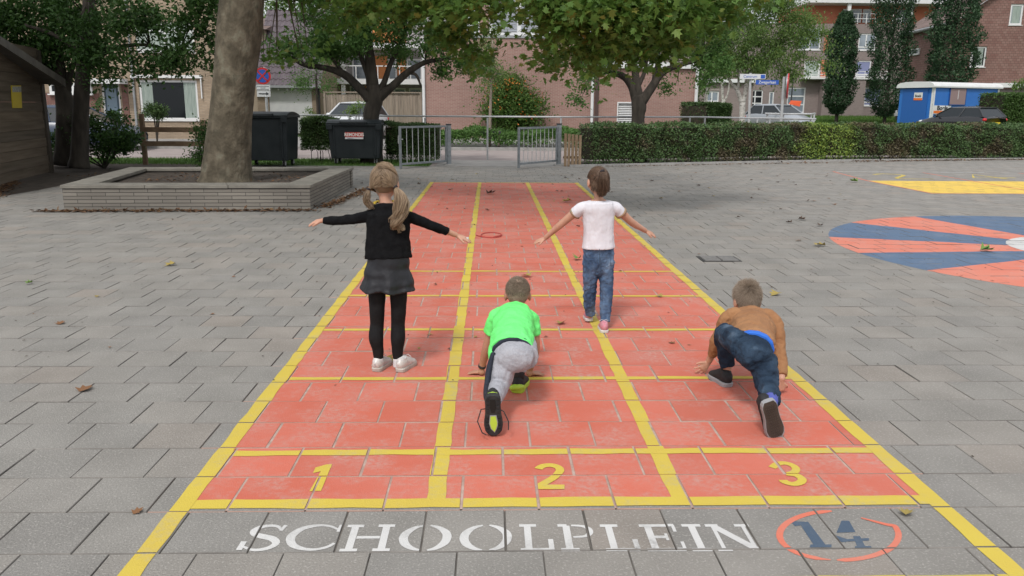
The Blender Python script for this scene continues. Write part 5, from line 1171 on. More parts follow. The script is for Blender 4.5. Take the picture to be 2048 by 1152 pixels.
# hedges: leafy skin over twiggy dark core
m_core = M('hedge_core', (.02, .022, .012), (.045, .035, .02), scale=9, rough=1)
def hedge(name, path, w, zt_, label, lm, nleaf, size, z0=.05, core=m_core, group=None, bumpy=.10, cat='hedge', kind=None, twigm=None):
    p0 = Vector(path[0]); t = thing(name, (p0.x, p0.y, 0), label, cat, group); cm = MB(); seg = list(zip(path, path[1:]))
    Ls = [math.dist(a, b) for a, b in seg]; P_ = []
    for (a, b) in seg:
        a, b = Vector((*a, 0)), Vector((*b, 0)); d = (b-a).normalized(); n_ = Vector((-d.y, d.x, 0)); k = .14
        z_a = zt_-.1
        cm.hexa([a+n_*k+Vector((0, 0, z0+.1)), b+n_*k+Vector((0, 0, z0+.1)), b+n_*(w-k)+Vector((0, 0, z0+.1)), a+n_*(w-k)+Vector((0, 0, z0+.1)), a+n_*k+Vector((0, 0, z_a)), b+n_*k+Vector((0, 0, z_a)), b+n_*(w-k)+Vector((0, 0, z_a)), a+n_*(w-k)+Vector((0, 0, z_a))])
        L_ = (b-a).length; n = int(nleaf*L_/sum(Ls)); s = np.random.rand(n)*L_; f = np.random.rand(n)
        face = np.random.choice(4, n, p=[.50, .26, .13, .11]); dep = np.abs(np.random.normal(0, .055, n))-.02
        v = np.random.rand(n)
        off = np.where(face == 0, dep, np.where(face == 2, w-dep, v*w)); z = np.where(face == 1, zt_-dep, np.where(face == 3, z0+f*(zt_-z0), z0+f*(zt_-z0)))
        s = np.where(face == 3, np.where(v > .5, L_-dep, dep), s); off = np.where(face == 3, f*0+np.random.rand(n)*w, off)
        bmp = bumpy*(np.sin((s+a.x)*3.1)+np.sin((s+a.x)*7.3+1)*.6+np.sin(z*9+s*4)*.5); off = off+np.where(face == 0, bmp*.7, 0); z = z+np.where(z > zt_-.15, bmp*.35, 0)
        P_.append(np.stack([a.x+d.x*s+n_.x*off, a.y+d.y*s+n_.y*off, z], 1))
    cm.obj('core', core, t); leaves('foliage', np.concatenate(P_), size, lm, t, OVAL, flat=.1)
    if twigm:
        tw = MB(); few = sum(Ls) < 3
        for (a, b) in seg:
            n = int(math.dist(a, b)*9)
            for i in range(n):
                f = random.random(); x = a[0]+(b[0]-a[0])*f; y = a[1]+(b[1]-a[1])*f+random.uniform(.1, w-.1)
                tw.tube([(x, y, 0), (x+random.uniform(-.08, .08), y+random.uniform(-.05, .05), .25), (x+random.uniform(-.15, .15), y, .5)], [.012, .008, .005], n=4)
                if few: tw.obj('stem', twigm, t); tw = MB()
        if not few: tag(tw.obj('stems', twigm, t), kind='stuff')
    return t
def patchy(name):
    m = bpy.data.materials.new(name); n, l, b = nt(m); tc = n.new('ShaderNodeTexCoord'); g = n.new('ShaderNodeNewGeometry')
    cr = n.new('ShaderNodeValToRGB'); l.new(g.outputs['Random Per Island'], cr.inputs[0]); e = cr.color_ramp.elements
    e[0].color = (.04, .085, .024, 1); e[1].color = (.09, .15, .042, 1); x = e.new(.45); x.color = (.06, .12, .032, 1)
    no = n.new('ShaderNodeTexNoise'); no.inputs['Scale'].default_value = 1.5; no.inputs['Detail'].default_value = 3; l.new(tc.outputs['Object'], no.inputs['Vector'])
    r1 = n.new('ShaderNodeMapRange'); l.new(no.outputs[0], r1.inputs[0]); r1.inputs[1].default_value = .50; r1.inputs[2].default_value = .60; r1.inputs[4].default_value = .8
    mx = n.new('ShaderNodeMixRGB'); l.new(r1.outputs[0], mx.inputs[0]); l.new(cr.outputs[0], mx.inputs[1])
    c2 = n.new('ShaderNodeValToRGB'); l.new(g.outputs['Random Per Island'], c2.inputs[0]); q = c2.color_ramp.elements; q[0].color = (.09, .05, .035, 1); q[1].color = (.13, .095, .05, 1); l.new(c2.outputs[0], mx.inputs[2])
    # a fresh yellow-green bush grown into the hedge: around its own centre
    vd = n.new('ShaderNodeVectorMath'); vd.operation = 'DISTANCE'; l.new(tc.outputs['Object'], vd.inputs[0]); vd.inputs[1].default_value = YG
    n2 = n.new('ShaderNodeTexNoise'); n2.inputs['Scale'].default_value = 3; l.new(tc.outputs['Object'], n2.inputs['Vector'])
    ad = n.new('ShaderNodeMath'); l.new(vd.outputs['Value'], ad.inputs[0]); l.new(n2.outputs[0], ad.inputs[1])
    r2 = n.new('ShaderNodeMapRange'); l.new(ad.outputs[0], r2.inputs[0]); r2.inputs[1].default_value = 1.3; r2.inputs[2].default_value = 1.75; r2.inputs[3].default_value = 1; r2.inputs[4].default_value = 0
    c3 = n.new('ShaderNodeValToRGB'); l.new(g.outputs['Random Per Island'], c3.inputs[0]); q = c3.color_ramp.elements; q[0].color = (.06, .13, .025, 1); q[1].color = (.26, .34, .05, 1)
    m2 = n.new('ShaderNodeMixRGB'); l.new(r2.outputs[0], m2.inputs[0]); l.new(mx.outputs[0], m2.inputs[1]); l.new(c3.outputs[0], m2.inputs[2])
    l.new(m2.outputs[0], b.inputs['Base Color']); b.inputs['Roughness'].default_value = .55
    return m
hp = [(3.95, 18.95), (7.1, 20.2), (11.2, 21.65), (18.3, 23.1), (23.5, 23.6)]
yg = G(1655, 322); zth = P(1400, 249, 20.3).z
YG = (yg.x-3.95+.0, yg.y-18.95+.1, .35)
m_patch = patchy('mixed_hedge_leaf')
hedge('long_hedge', hp, .9, zth, 'long clipped hedge with brown and yellow green patches right of the gate', m_patch, 60000, .062, group=None, twigm=m_barkd)
hd = P(595, 250, 19.3)
hedge('short_hedge', [(P(592, 300, 19.0).x, 19.6), (P(664, 300, 19.0).x, 19.6)], .7, P(625, 238, 19.6).z, 'short dark hedge piece between the two black bins', m_hedge, 9000, .05, z0=.35, twigm=m_barkd)
hedge('short_hedge', [(P(766, 300, 19.3).x, 19.7), (P(872, 300, 19.3).x, 19.5)], .6, P(820, 248, 19.6).z, 'dark hedge piece behind the left gate leaf', m_hedge, 9500, .05, z0=.12, twigm=m_barkd)
m_yewl = leafm('clipped_hedge_leaf', [(.05, .10, .02), (.075, .14, .03), (.04, .085, .018), (.09, .15, .04)], trans=.2)
pA, pB = P(2006, 242, 41), P(2120, 242, 41); hedge('tall_hedge', [(pA.x, 41), (pB.x+3, 41)], 2.5, P(1990, 187, 41).z, 'smooth tall bright green clipped hedge behind the black car', m_yewl, 26000, .11, bumpy=.02)
pA, pB = P(1418, 225, 33), P(1468, 225, 33); hedge('low_hedge', [(pA.x, 33), (pB.x, 33.5)], 2.0, P(1430, 207, 33).z, 'low green hedge under the birches beside the brick hall', m_hedge, 12000, .09, bumpy=.05)
# low ground cover along the far kerb
def ground_cover(name, x0, x1, y0, y1, h, lm, n, size):
    x = np.random.rand(n)*(x1-x0)+x0; y = y0+(y1-y0)*np.random.rand(n)**1.4; hh = h*(1+.18*np.sin(x*2.1)+.12*np.sin(x*5.3+y))*np.minimum(1, (y-y0)/.35+.35); z = .1+hh*(1-.5*np.random.rand(n)**2)
    o = leaves(name, np.stack([x, y, z], 1), size, lm, None, OVAL, flat=.4); return tag(o, 'low bright green ground cover along the brick hall', 'ground cover', kind='stuff')
m_gc = leafm('ground_cover_leaf', [(.07, .15, .03), (.10, .20, .045), (.055, .12, .025), (.13, .23, .055)], trans=.3)
x0, x1 = P(845, 290, 27).x, P(1400, 290, 27).x
ground_cover('ground_cover', x0, x1, 27.0, 30.5, .52, m_gc, 26000, .10)
# grass on the lawn and verges
def grass(name, quads, n, h, label):
    V = []; tot = sum(abs((q[1]-q[0])*(q[3]-q[2])) for q in quads)
    for q in quads:
        k = int(n*abs((q[1]-q[0])*(q[3]-q[2]))/tot); x = q[0]+(q[1]-q[0])*np.random.rand(k); y = q[2]+(q[3]-q[2])*np.random.rand(k)
        V.append(np.stack([x, y, q[4]+(q[5]-q[4])*(y-q[2])/(q[3]-q[2])], 1))
    V = np.concatenate(V); k = len(V); a = np.random.rand(k)*PI; d = np.stack([np.cos(a), np.sin(a), a*0], 1)*h*.12
    tipd = np.random.normal(0, h*.3, (k, 3)); tipd[:, 2] = h*(.6+.6*np.random.rand(k))
    vv = np.stack([V-d, V+d, V+tipd], 1).reshape(-1, 3); o = npmesh(name, vv, np.arange(3*k).reshape(-1, 3), m_gb); return tag(o, label, 'grass', kind='stuff')
m_gb = leafm('grass_blade', [(.06, .13, .02), (.09, .18, .03), (.07, .15, .025), (.12, .19, .045)], trans=.3)
grass('verge_grass', [(-14, -.4, 18.6, 21.1, 0, 0)], 14000, .07, 'short grass verge behind the bins and rail fence')
grass('lawn_grass', [(14, 46, 52.2, 76, .2, .78)], 42000, .22, 'mown lawn in front of the grey flats')
# shrubs
def shrub(name, label, clumps, per, size, lm, sub=10, sig=.12, stems=True, cat='shrub', group=None, droop=0, shell=.3):
    cl = [pc(*c) for c in clumps]; c0 = Vector(cl[0][0]); t = thing(name, (c0.x, c0.y, 0), label, cat, group)
    leaves('foliage', clump_pts(cl, per, sub=sub, sig=sig, shell=shell), size, lm, t, OVAL, flat=.2, droop=droop)
    if stems:
        tb = MB()
        for c, r, w in cl:
            for _ in range(4):
                q = Vector(c)+Vector((random.gauss(0, .5)*r[0], random.gauss(0, .4)*r[1], random.gauss(0, .4)*r[2])); wlimb(tb, [(c0.x, c0.y, 0), (c0.x*.5+q.x*.5, (c0.y+q.y)/2, q.z*.6), q], [.02, .014, .006], n=5)
        tb.obj('stems', m_barkd, t)
    return t
shrub('shrub', 'dark leafy shrub below the leaning yard trees beside the shed', [(205, 290, 17.2, 45, 32, 1.2), (255, 275, 17.2, 32, 26, .8), (180, 250, 17.6, 40, 22, .7), (235, 245, 17.5, 24, 14, .3), (130, 295, 17.8, 30, 30, .7)], 1500, .08, m_darkl)
shrub('shrub', 'small dark shrub touching the left side of the plane tree trunk', [(408, 290, 15.6, 20, 24, .6), (400, 255, 15.7, 16, 14, .3), (392, 310, 15.6, 14, 10, .2)], 1500, .06, m_darkl)
shrub('topiary_ball', 'round clipped bush on a stem in front of the living room window', [(309, 224, 30, 20, 13, .9), (310, 222, 30, 14, 11, .5)], 1700, .08, m_hedge, cat='topiary', sig=.1)
shrub('front_garden_shrub', 'wispy shrub before the dark blue front door', [(215, 232, 28, 26, 16, .4), (190, 215, 28, 14, 22, .2)], 900, .09, m_darkl)
shrub('young_bush', 'small pale green bush in front of the white car', [(712, 217, 27, 14, 12, .35), (700, 228, 27, 18, 7, .2)], 1100, .07, m_birchl)
shrub('young_bush', 'upright small bush at the right end of the white garage door', [(625, 228, 38, 8, 14, .35)], 1100, .09, m_birchl)
shrub('garden_bush', 'bush above the white band of the tile hung house', [(2035, 172, 48, 18, 12, .5)], 1100, .12, m_birchl)
m_berry = leafm('firethorn_leaf', [(.05, .11, .02), (.08, .15, .03), (.10, .17, .03), (.06, .12, .02)])
ft = shrub('firethorn', 'large firethorn with orange berries climbing the brick hall wall', [(1025, 190, 35.4, 45, 26, 2.2), (1030, 225, 35.2, 55, 26, 2.6), (1015, 165, 35.6, 28, 14, .9), (995, 215, 35.3, 30, 30, 1.1), (1060, 215, 35.3, 28, 30, 1), (1035, 250, 35.3, 50, 20, 1.4)], 1500, .12, m_berry, sub=14, sig=.3)
bp = clump_pts([pc(1020, 172, 35.1, 40, 18, 1, ry=.5), pc(1050, 200, 34.9, 34, 26, .5, ry=.4), pc(1005, 205, 34.9, 24, 24, .7, ry=.4), pc(1055, 232, 34.8, 26, 12, .5, ry=.4)], 150, sub=12, sig=.22)
leaves('berries', bp, .10, M('orange_berries', (.55, .13, .02), (.60, .20, .03), scale=3, rough=.5), ft, OVAL, flat=0)['kind'] = 'stuff'
# shrubs behind the flats / far trees at left gap
street_tree('background_tree', 'bright green tree far behind the garage roof', 62, [[(545, 200, 5), (545, 100, 4)]], [(545, 50, 62, 34, 30, 1), (570, 30, 62, 40, 30, 1), (525, 60, 62, 24, 20, .5)], 1600, .2, m_birchl, m_barkd, sub=10, sig=.5)

# ------------------------------------------------------------ fallen leaves
m_fl = [M('fallen_brown', (.16, .075, .035), (.22, .11, .05), scale=30, rough=.9), M('fallen_yellow', (.34, .27, .07), (.28, .2, .06), scale=30, rough=.8), M('fallen_dark', (.06, .035, .025), (.09, .05, .03), scale=30, rough=.9), M('fallen_green', (.12, .22, .04), (.16, .25, .06), scale=30, rough=.7)]
def leaf_mesh(mat, curl, big):
    mb_ = MB(); sv, sf = MAPLE if big else OVAL
    mb_.v = [(x-.5, y, .0+curl*(abs(y)*1.2+.5*(x-.5)**2)) for x, y, z in sv]; mb_.f = [tuple(f) for f in sf]
    me = bpy.data.meshes.new('fallen_leaf'); me.from_pydata([(a, b, c+.02) for a, b, c in mb_.v], [], mb_.f); me.materials.append(mat); return me
LM = {(k, b): leaf_mesh(m_fl[k], .25+.2*k, b) for k in range(4) for b in (0, 1)}
LN = ['brown', 'yellowish', 'dark withered', 'green']
def fallen(px, py, k, size, big=1, label=None):
    p = G(px, py, .004); o = bpy.data.objects.new('fallen_leaf', LM[(k, big)]); COL.objects.link(o); o.location = p; s = size; o.scale = (s, s, s)
    o.rotation_euler = (random.uniform(-.15, .15), random.uniform(-.15, .15), random.uniform(0, 6.28))
    return tag(o, label or ('small '+LN[k]+' fallen leaf lying flat on the paving'), 'leaf', LN[k]+' fallen leaves on the paving')
for px, py, k, s, lb in ((172, 778, 0, .10, 'rust brown leaf on the grey slabs at far left, below the yellow scrap'), (340, 531, 1, .12, 'curled yellow leaf on the slabs left of the track'), (122, 646, 0, .08, 'brown leaf on the slabs at the left edge'), (57, 568, 3, .07, 'small green leaf on the slabs at the left edge'),
                     (1155, 520, 3, .13, 'fresh green leaf on the track left of the girl in jeans'), (1123, 647, 1, .10, 'yellow green leaf on the track right of the boy in neon green'), (1052, 553, 1, .12, 'olive leaf on the track line above the boy in neon green'), (1549, 590, 1, .11, 'pale tan leaf right of the boy in the brown shirt'),
                     (1637, 492, 1, .16, 'upright curled yellow leaf near the painted wheel'), (1975, 503, 3, .16, 'green leaf on the painted wheel beside the white hub'), (1813, 1026, 1, .07, 'narrow yellow leaf beside the painted number 14'), (277, 1022, 0, .05, 'rust brown leaf in a joint at the lower left corner of the track'), (1320, 593, 1, .07, 'yellow leaf on the fourth cross line'),
                     (983, 388, 2, .2, 'large dark leaf on the far part of the track'), (1132, 404, 1, .2, 'curled olive leaf on the far right lane'), (780, 722, 1, .10, 'tan leaf between the shoes of the girl in black'), (1640, 452, 2, .11, 'dark leaf left of the painted wheel'), (1577, 446, 2, .1, 'small dark leaf right of the outstretched hand'),
                     (1706, 365, 3, .2, 'green leaf before the yellow rectangle'), (1605, 440, 2, .12, 'dark curled leaf on the grey slabs beyond the drain')):
    fallen(px, py, k, s, 1, lb)
random.seed(21)
for i in range(150):
    far = random.random() < .72
    px = random.uniform(720, 1700) if far else random.uniform(20, 2030); py = 338+abs(random.gauss(0, 45)) if far else random.uniform(420, 700)
    if far and px < 1165 and py < 350: py += 10
    fallen(px, py, random.choice([0, 2, 2, 2, 0, 1]), (random.uniform(.045, .095) if far else random.uniform(.025, .05)), random.random() < .6)
# fine crumbs and drifts of brown leaves: nobody could count them
def litter(name, pts, size, mat, label):
    o = leaves(name, pts, size, mat, None, OVAL, flat=.85); return tag(o, label, 'leaf litter', kind='stuff')
m_lit = leafm('litter_leaf', [(.11, .055, .03), (.17, .09, .045), (.07, .04, .025), (.22, .13, .06)], trans=0, rough=.9)
q = []
for n, a, b, w in ((700, (fl.x-.3, fl.y-.15), (fr.x+.1, fr.y-.12), .09), (500, (-1.3, 9.6), (-1.0, 12.8), .12), (900, (-8.4, 14.0), (-6.6, 9.6), .5), (420, (4, 18.62), (18, 22.9), .12), (500, (12, 21.5), (19, 22.9), .12), (350, (-7.3, 15.2), (-5.5, 17.8), .5)):
    f = np.random.rand(n); g = np.random.normal(0, w, n); q.append(np.stack([a[0]+(b[0]-a[0])*f+g*.5, a[1]+(b[1]-a[1])*f-np.abs(g)*.6, .012+.012*np.random.rand(n)], 1))
litter('leaf_litter', np.concatenate(q), .07, m_lit, 'brown leaf litter drifted along the planter, shed and kerb')
n = 240; x = np.random.uniform(-4.5, -2, n); y = np.random.uniform(10, 12.3, n); litter('soil_litter', np.stack([x, y, x*0+.3], 1), .06, m_lit, 'brown leaves scattered on the soil inside the planter')
n = 900; pxs_ = np.random.uniform(20, 2030, n); pys_ = 338+np.abs(np.random.normal(0, 160, n)); cr = [G(a, b, .006) for a, b in zip(pxs_, pys_)]
litter('paving_crumbs', np.array([tuple(c) for c in cr if c.x > -6 and c.y < hedge_y(c.x)-.1]), .018, M('crumbs', (.04, .03, .025), (.08, .06, .04), scale=9), 'tiny dark crumbs of leaf and twig on the paving')
# thin red cord
c0 = G(983, 470, .012); cd_ = thing('red_cord', tuple(c0), 'thin red cord lying in a loop on the middle lane of the track', 'cord')
pts = [G(983+21*math.cos(a), 470+5.2*math.sin(a), .008) for a in [2*PI*i/24 for i in range(25)]]+[G(985, 474.5, .01), G(965, 474, .008), G(952, 470, .008)]
MB().tube(pts, .006, n=6, side=(0, 0, 1)).obj('cord', M('cord_red', (.40, .06, .05), rough=.6), cd_)
# ------------------------------------------------------------ people
m_skin = M('skin', (.47, .245, .165), (.53, .29, .205), scale=14, rough=.55, sss=.12, bump=.15, bscale=220)
m_skin2 = M('tanned_skin', (.38, .19, .12), (.44, .23, .155), scale=14, rough=.55, sss=.12, bump=.15, bscale=220)
def hairm(name, a, b_, c):
    return M(name, a, island=('MIX', [(0, a), (.4, b_), (.8, c), (1, a)], 1), rough=.42, spec=.35)
m_blond = hairm('blond_hair', (.28, .19, .12), (.43, .315, .205), (.16, .105, .065))
m_darkblond = hairm('dark_blond_hair', (.20, .135, .085), (.33, .235, .15), (.11, .072, .045))
m_brownh = hairm('brown_hair', (.105, .062, .04), (.16, .10, .065), (.06, .036, .024))
m_buzz = hairm('cropped_hair', (.42, .33, .26), (.52, .42, .33), (.28, .21, .16))
m_ashh = hairm('ash_brown_hair', (.33, .26, .20), (.44, .35, .27), (.20, .15, .11))
m_eye = M('eye_white', (.6, .6, .58), rough=.2); m_lip = M('lip', (.42, .15, .12), rough=.5); m_iris = M('iris', (.05, .04, .03), rough=.1)
V3 = Vector
def axes(f, u):
    f = V3(f).normalized(); r = f.cross(V3(u)).normalized(); u = r.cross(f).normalized(); return r, f, u
def head(mb, c, f, u, s=1.0, neck=None, nr=.034):
    r, f, u = axes(f, u); c = V3(c); ax = (r, f, u)
    mb.ball(c+u*.018*s-f*.006*s, (.070*s, .086*s, .082*s), 20, 14, ax)
    mb.ball(c-u*.022*s+f*.022*s, (.058*s, .060*s, .068*s), 18, 12, ax)
    mb.ball(c-u*.072*s+f*.045*s, (.026*s, .024*s, .02*s), 12, 8, ax)
    mb.ball(c-u*.018*s+f*.085*s, (.010*s, .014*s, .014*s), 10, 8, ax); mb.tube([c+u*.008*s+f*.076*s, c-u*.018*s+f*.088*s], [.006*s, .009*s], n=8, cap='round')
    for k in (-1, 1):
        mb.ball(c+r*k*.073*s-f*.008*s-u*.012*s, (.010*s, .020*s, .030*s), 12, 8, ax); mb.ball(c+r*k*.034*s+f*.055*s-u*.028*s, (.026*s, .022*s, .024*s), 10, 8, ax)
    if neck is not None: mb.tube([c-u*.04*s-f*.014*s, (c-u*.07*s-f*.018*s)*.5+V3(neck)*.5, V3(neck)], [nr*1.02, nr, nr*1.12], n=14, cap='round')
def face(c, f, u, s, par):
    r, f, u = axes(f, u); c = V3(c); ax = (r, f, u)
    for k in (-1, 1):
        e = MB().ball(c+r*k*.030*s+f*.072*s, (.012*s, .010*s, .008*s), 10, 8, ax).obj('eye', m_eye, par, smooth=True); MB().ball(c+r*k*.030*s+f*.080*s, (.005*s, .003*s, .005*s), 8, 6, ax).obj('iris', m_iris, e, smooth=True)
    MB().ball(c-u*.048*s+f*.076*s, (.020*s, .007*s, .006*s), 10, 8, ax).obj('mouth', m_lip, par, smooth=True)
def hand(mb, w, d, n, thumb, s=1.0, curl=(.15, .2, .25), spread=.16, fist=False, stretch_f=1.0):
    """w wrist, d finger direction, n back-of-hand normal, thumb: +1/-1 side along d x n"""
    w = V3(w); d = V3(d).normalized(); n = V3(n); n = (n-d*n.dot(d)).normalized(); t = d.cross(n).normalized()*thumb
    pl = .052*s; mb.tube([w-d*.012*s, w+d*.012*s, w+d*.03*s, w+d*pl], [(.017*s, .014*s), (.021*s, .0125*s), (.026*s, .012*s), (.026*s, .010*s)], n=14, cap='round', side=t)
    L = (.041, .047, .044, .034)
    for i in range(4):
        o = (1.5-i)*.0138*s; b = w+d*(pl-.004*s*abs(1.2-i))+t*o; dd = (d+t*(1.5-i)*spread).normalized(); p = [b-d*.012*s, b]; ang = 0; rr = [.0072*s, .0070*s]; q = b
        for k in range(3):
            ang += curl[k]*(3.1 if fist else 1); v = dd*math.cos(ang)-n*math.sin(ang); q = q+v*L[i]*s*(.42, .32, .26)[k]*stretch_f; p.append(q); rr.append((.0066, .0060, .0050)[k]*s)
        mb.tube(p, rr, n=8, cap='round', side=t)
    b = w+d*.014*s+t*.016*s; v = (d*.62+t*.78-n*.12).normalized(); v2 = (d*.85+t*.5-n*(.7 if fist else .2)).normalized()
    mb.tube([b, b+v*.026*s, b+v*.026*s+v2*.024*s], [.0095*s, .0080*s, .0062*s], n=8, cap='round', side=n)
def limb3(mb, pts, rad, n=14, k=5, cap='round', side=None):
    p, r = smooth_chain(pts, rad, k); mb.tube(p, r, n=n, cap=cap, side=side)
def strands(name, curves, rad, mat, par):
    """curves (n,k,3) -> thin three-sided tubes"""
    C_ = np.asarray(curves); N, K, _ = C_.shape; T = np.gradient(C_, axis=1); T /= np.linalg.norm(T, axis=2, keepdims=True)+1e-9
    ref = np.random.normal(size=(N, 1, 3)); u = np.cross(T, ref); u /= np.linalg.norm(u, axis=2, keepdims=True)+1e-9; v = np.cross(T, u)
    R = np.broadcast_to(np.asarray(rad), (N, K))[:, :, None, None]
    a = np.arange(3)*2*PI/3; ring = C_[:, :, None]+R*(u[:, :, None]*np.cos(a)[None, None, :, None]+v[:, :, None]*np.sin(a)[None, None, :, None])
    idx = np.arange(N*K*3).reshape(N, K, 3); F = []
    for j in range(3): F.append(np.stack([idx[:, :-1, j], idx[:, :-1, (j+1) % 3], idx[:, 1:, (j+1) % 3], idx[:, 1:, j]], -1).reshape(-1, 4))
    return npmesh(name, ring.reshape(-1, 3), np.concatenate(F), mat, par, smooth=True)
def slerp_hair(c, ax, radii, starts, end, K=10, lift=1.05, noise=.03, over=0):
    r, f, u = [np.array(a) for a in ax]; out = []
    e = np.array([V3(end).dot(a) for a in ax]); e /= np.linalg.norm(e)
    for s_ in starts:
        s_ = np.array(s_, dtype=float); s_ /= np.linalg.norm(s_); om = math.acos(max(-1, min(1, float(s_ @ e)))); ts = np.linspace(0, 1, K)
        q = np.array([(math.sin((1-t)*om)*s_+math.sin(t*om)*e)/max(1e-4, math.sin(om)) for t in ts])
        lf = lift+noise*np.random.rand()+.012*np.sin(ts*9+np.random.rand()*6); q = q/np.linalg.norm(q, axis=1)[:, None]
        q = q*np.array(radii)*lf[:, None]; out.append(np.array(c)+q[:, 0:1]*r+q[:, 1:2]*f+q[:, 2:3]*u)
    return np.array(out)
def tail_hair(path, rad, n, K=16, wav=.006):
    p, r = smooth_chain(path, rad, 5); idx = np.linspace(0, len(p)-1, K); P_ = np.array([list(p[int(i)]) for i in idx]); R = np.array([r[int(i)][0] for i in idx])
    out = []; s_ = np.linspace(0, 1, K); cl = []
    for _ in range(11):                    # locks, each with its own wave
        a = random.uniform(0, 6.28); q = math.sqrt(random.random())*.72
        cl.append((q*math.cos(a), q*math.sin(a), random.uniform(0, 6.28), random.uniform(.5, 1.3)*wav, random.uniform(5, 9), random.uniform(-.02, .03)))
    for i in range(n):
        cx_, cy_, ph, am, fr_, ln = cl[i % 11]; j = .34; ox, oy = cx_+random.gauss(0, j)*.8, cy_+random.gauss(0, j)*.8; m_ = math.hypot(ox, oy)
        if m_ > 1.05: ox, oy = ox/m_, oy/m_
        o = np.zeros((K, 3)); o[:, 0] = ox*R+am*np.sin(s_*fr_+ph)*s_; o[:, 1] = oy*R+am*.6*np.cos(s_*fr_+ph)*s_
        o += s_[:, None]**2*np.array([random.gauss(0, .004), random.gauss(0, .004), random.uniform(-.006, .02)+ln]); out.append(P_+o)
    return np.array(out)
def short_hair(c, ax, radii, n, L, rad, region, mat, par, lean=(0, 0, 0), jit=.4, comb=None):
    r, f, u = ax; N = 0; cur = []; c = V3(c)
    while len(cur) < n:
        d = V3((random.gauss(0, 1), random.gauss(0, 1), random.gauss(0, 1))).normalized()
        if not region(d.x, d.y, d.z): continue
        p = c+r*(d.x*radii[0])+f*(d.y*radii[1])+u*(d.z*radii[2]); nn = (r*d.x/radii[0]+f*d.y/radii[1]+u*d.z/radii[2]).normalized()
        l = L(d)*random.uniform(.7, 1.15)
        if comb:
            cd = d-V3(comb[0]); tg = r*cd.x+f*cd.y+u*cd.z; tg = (tg-nn*tg.dot(nn)); tg = tg.normalized() if tg.length > .05 else nn; nn = (nn*comb[1]+tg).normalized()
        v = (nn+V3(lean)+V3((random.gauss(0, jit), random.gauss(0, jit), random.gauss(0, jit)))).normalized(); v2 = (v+V3(lean)*.8+nn*.1).normalized()
        cur.append([tuple(p-nn*.002), tuple(p+v*l*.5), tuple(p+v*l*.5+v2*l*.5)])
    return strands('hair_strands', np.array(cur), np.array([[rad, rad*.8, rad*.3]]), mat, par)
def shoe(par, heel, fwd, up, L, mu, ms, kind='sneaker', label=None, collar=True, ml=None):
    """heel: sole point under the heel; fwd towards the toe; up away from the sole"""
    r, f, u = axes(fwd, up); Mx = Matrix((r, f, u)).transposed().to_4x4(); Mx.translation = V3(heel); k = L/.19
    b = MB(); sec = [(.004, .022, .040, .030), (.02, .031, .046, .042), (.05, .033, .050, .044), (.08, .034, .045, .038), (.11, .037, .038, .031), (.14, .039, .031, .024), (.168, .034, .026, .018), (.186, .020, .022, .012)]
    p, q = smooth_chain([(0, a*k, c*k) for a, _, c, _ in sec], [(w*k, h*k) for _, w, _, h in sec], 3); b.tube(p, q, n=18, side=(1, 0, 0), cap='round')
    if collar: b.tube([(0, .040*k, .05*k), (0, .036*k, .085*k)], [(.030*k, .036*k), (.027*k, .033*k)], n=16, side=(1, 0, 0))
    sh = b.xf(Mx).obj('shoe', mu, par, label=label); organic(sh, .0035, 3)
    so = MB(); outl = []
    prof = [(-.004, .012), (.0, .024), (.012, .031), (.03, .034), (.06, .033), (.09, .034), (.12, .039), (.145, .0405), (.168, .036), (.184, .024), (.193, .010)]
    pts = [(w, y) for y, w in prof]+[(-w, y) for y, w in reversed(prof)]; n = len(pts); z0, z1, z2 = 0, .020*k, .026*k
    for z, g in ((z0, .96), (z0+.004*k, 1.0), (z1, 1.03), (z2, .98)):
        for x, y in pts: so.v.append((x*k*g, (y*k-.09*k)*g+.09*k, z))
    for j in range(3):
        for i in range(n): a_, c_ = j*n+i, j*n+(i+1) % n; so.f.append((a_, c_, c_+n, a_+n))
    so.f.append(tuple(reversed(range(n)))); so.f.append(tuple(range(3*n, 4*n)))
    so.xf(Mx).obj('sole', ms, sh)
    if ml is not None:
        la = MB()
        for y in (.085, .098, .111, .124): z = (.080-(y-.085)*.55)*k; la.tube([(-.018*k, y*k, z-.006*k), (0, (y+.003)*k, z+.003*k), (.018*k, y*k, z-.006*k)], .0024*k, n=6)
        for s in (-1, 1): la.tube([(0, .084*k, .086*k), (s*.022*k, .078*k, .094*k), (s*.036*k, .088*k, .078*k), (s*.02*k, .086*k, .084*k)], .0018*k, n=6)
        la.xf(Mx).obj('laces', ml, sh)
    return sh, Mx, k

# ---- girl in black: standing, arms out
Y1 = 1.72
g1 = thing('person', tuple(G(778, 742)), 'girl with blond pigtails in black cardigan and dark skirt, arms spread wide', 'person', 'children on the painted track')
def C(lst, q=1):
    p, r = pchain(lst); return p, ([(a, a*q) for a in r] if q != 1 else r)
hc = P(769, 366, 1.76); hax = axes((0.05, 1, -.05), (0, .03, 1))
b = MB(); head(b, hc, (0.05, 1, -.05), (0, .03, 1), 1.02, P(774, 412, 1.73))
limb3(b, *C([(774, 408, 1.73, 17), (774, 425, 1.73, 34), (775, 460, 1.73, 36), (776, 500, 1.73, 34), (776, 535, 1.72, 38), (776, 560, 1.72, 36)], .5), side=(1, 0, 0))
ls, le, lw, rs, re, rw = P(741, 430, 1.73), P(693, 440, 1.80), P(648, 441, 1.86), P(810, 430, 1.73), P(866, 452, 1.78), P(912, 470, 1.84)
limb3(b, [P(760, 428, 1.73), ls, le, lw], [.03, .029, .022, .017]); limb3(b, [P(790, 428, 1.73), rs, re, rw], [.03, .029, .022, .016])
hand(b, P(645, 441, 1.865), (P(612, 447, 1.90)-P(645, 441, 1.865)), (.1, -.35, 1), -1, .95, curl=(.15, .15, .1), spread=.26)
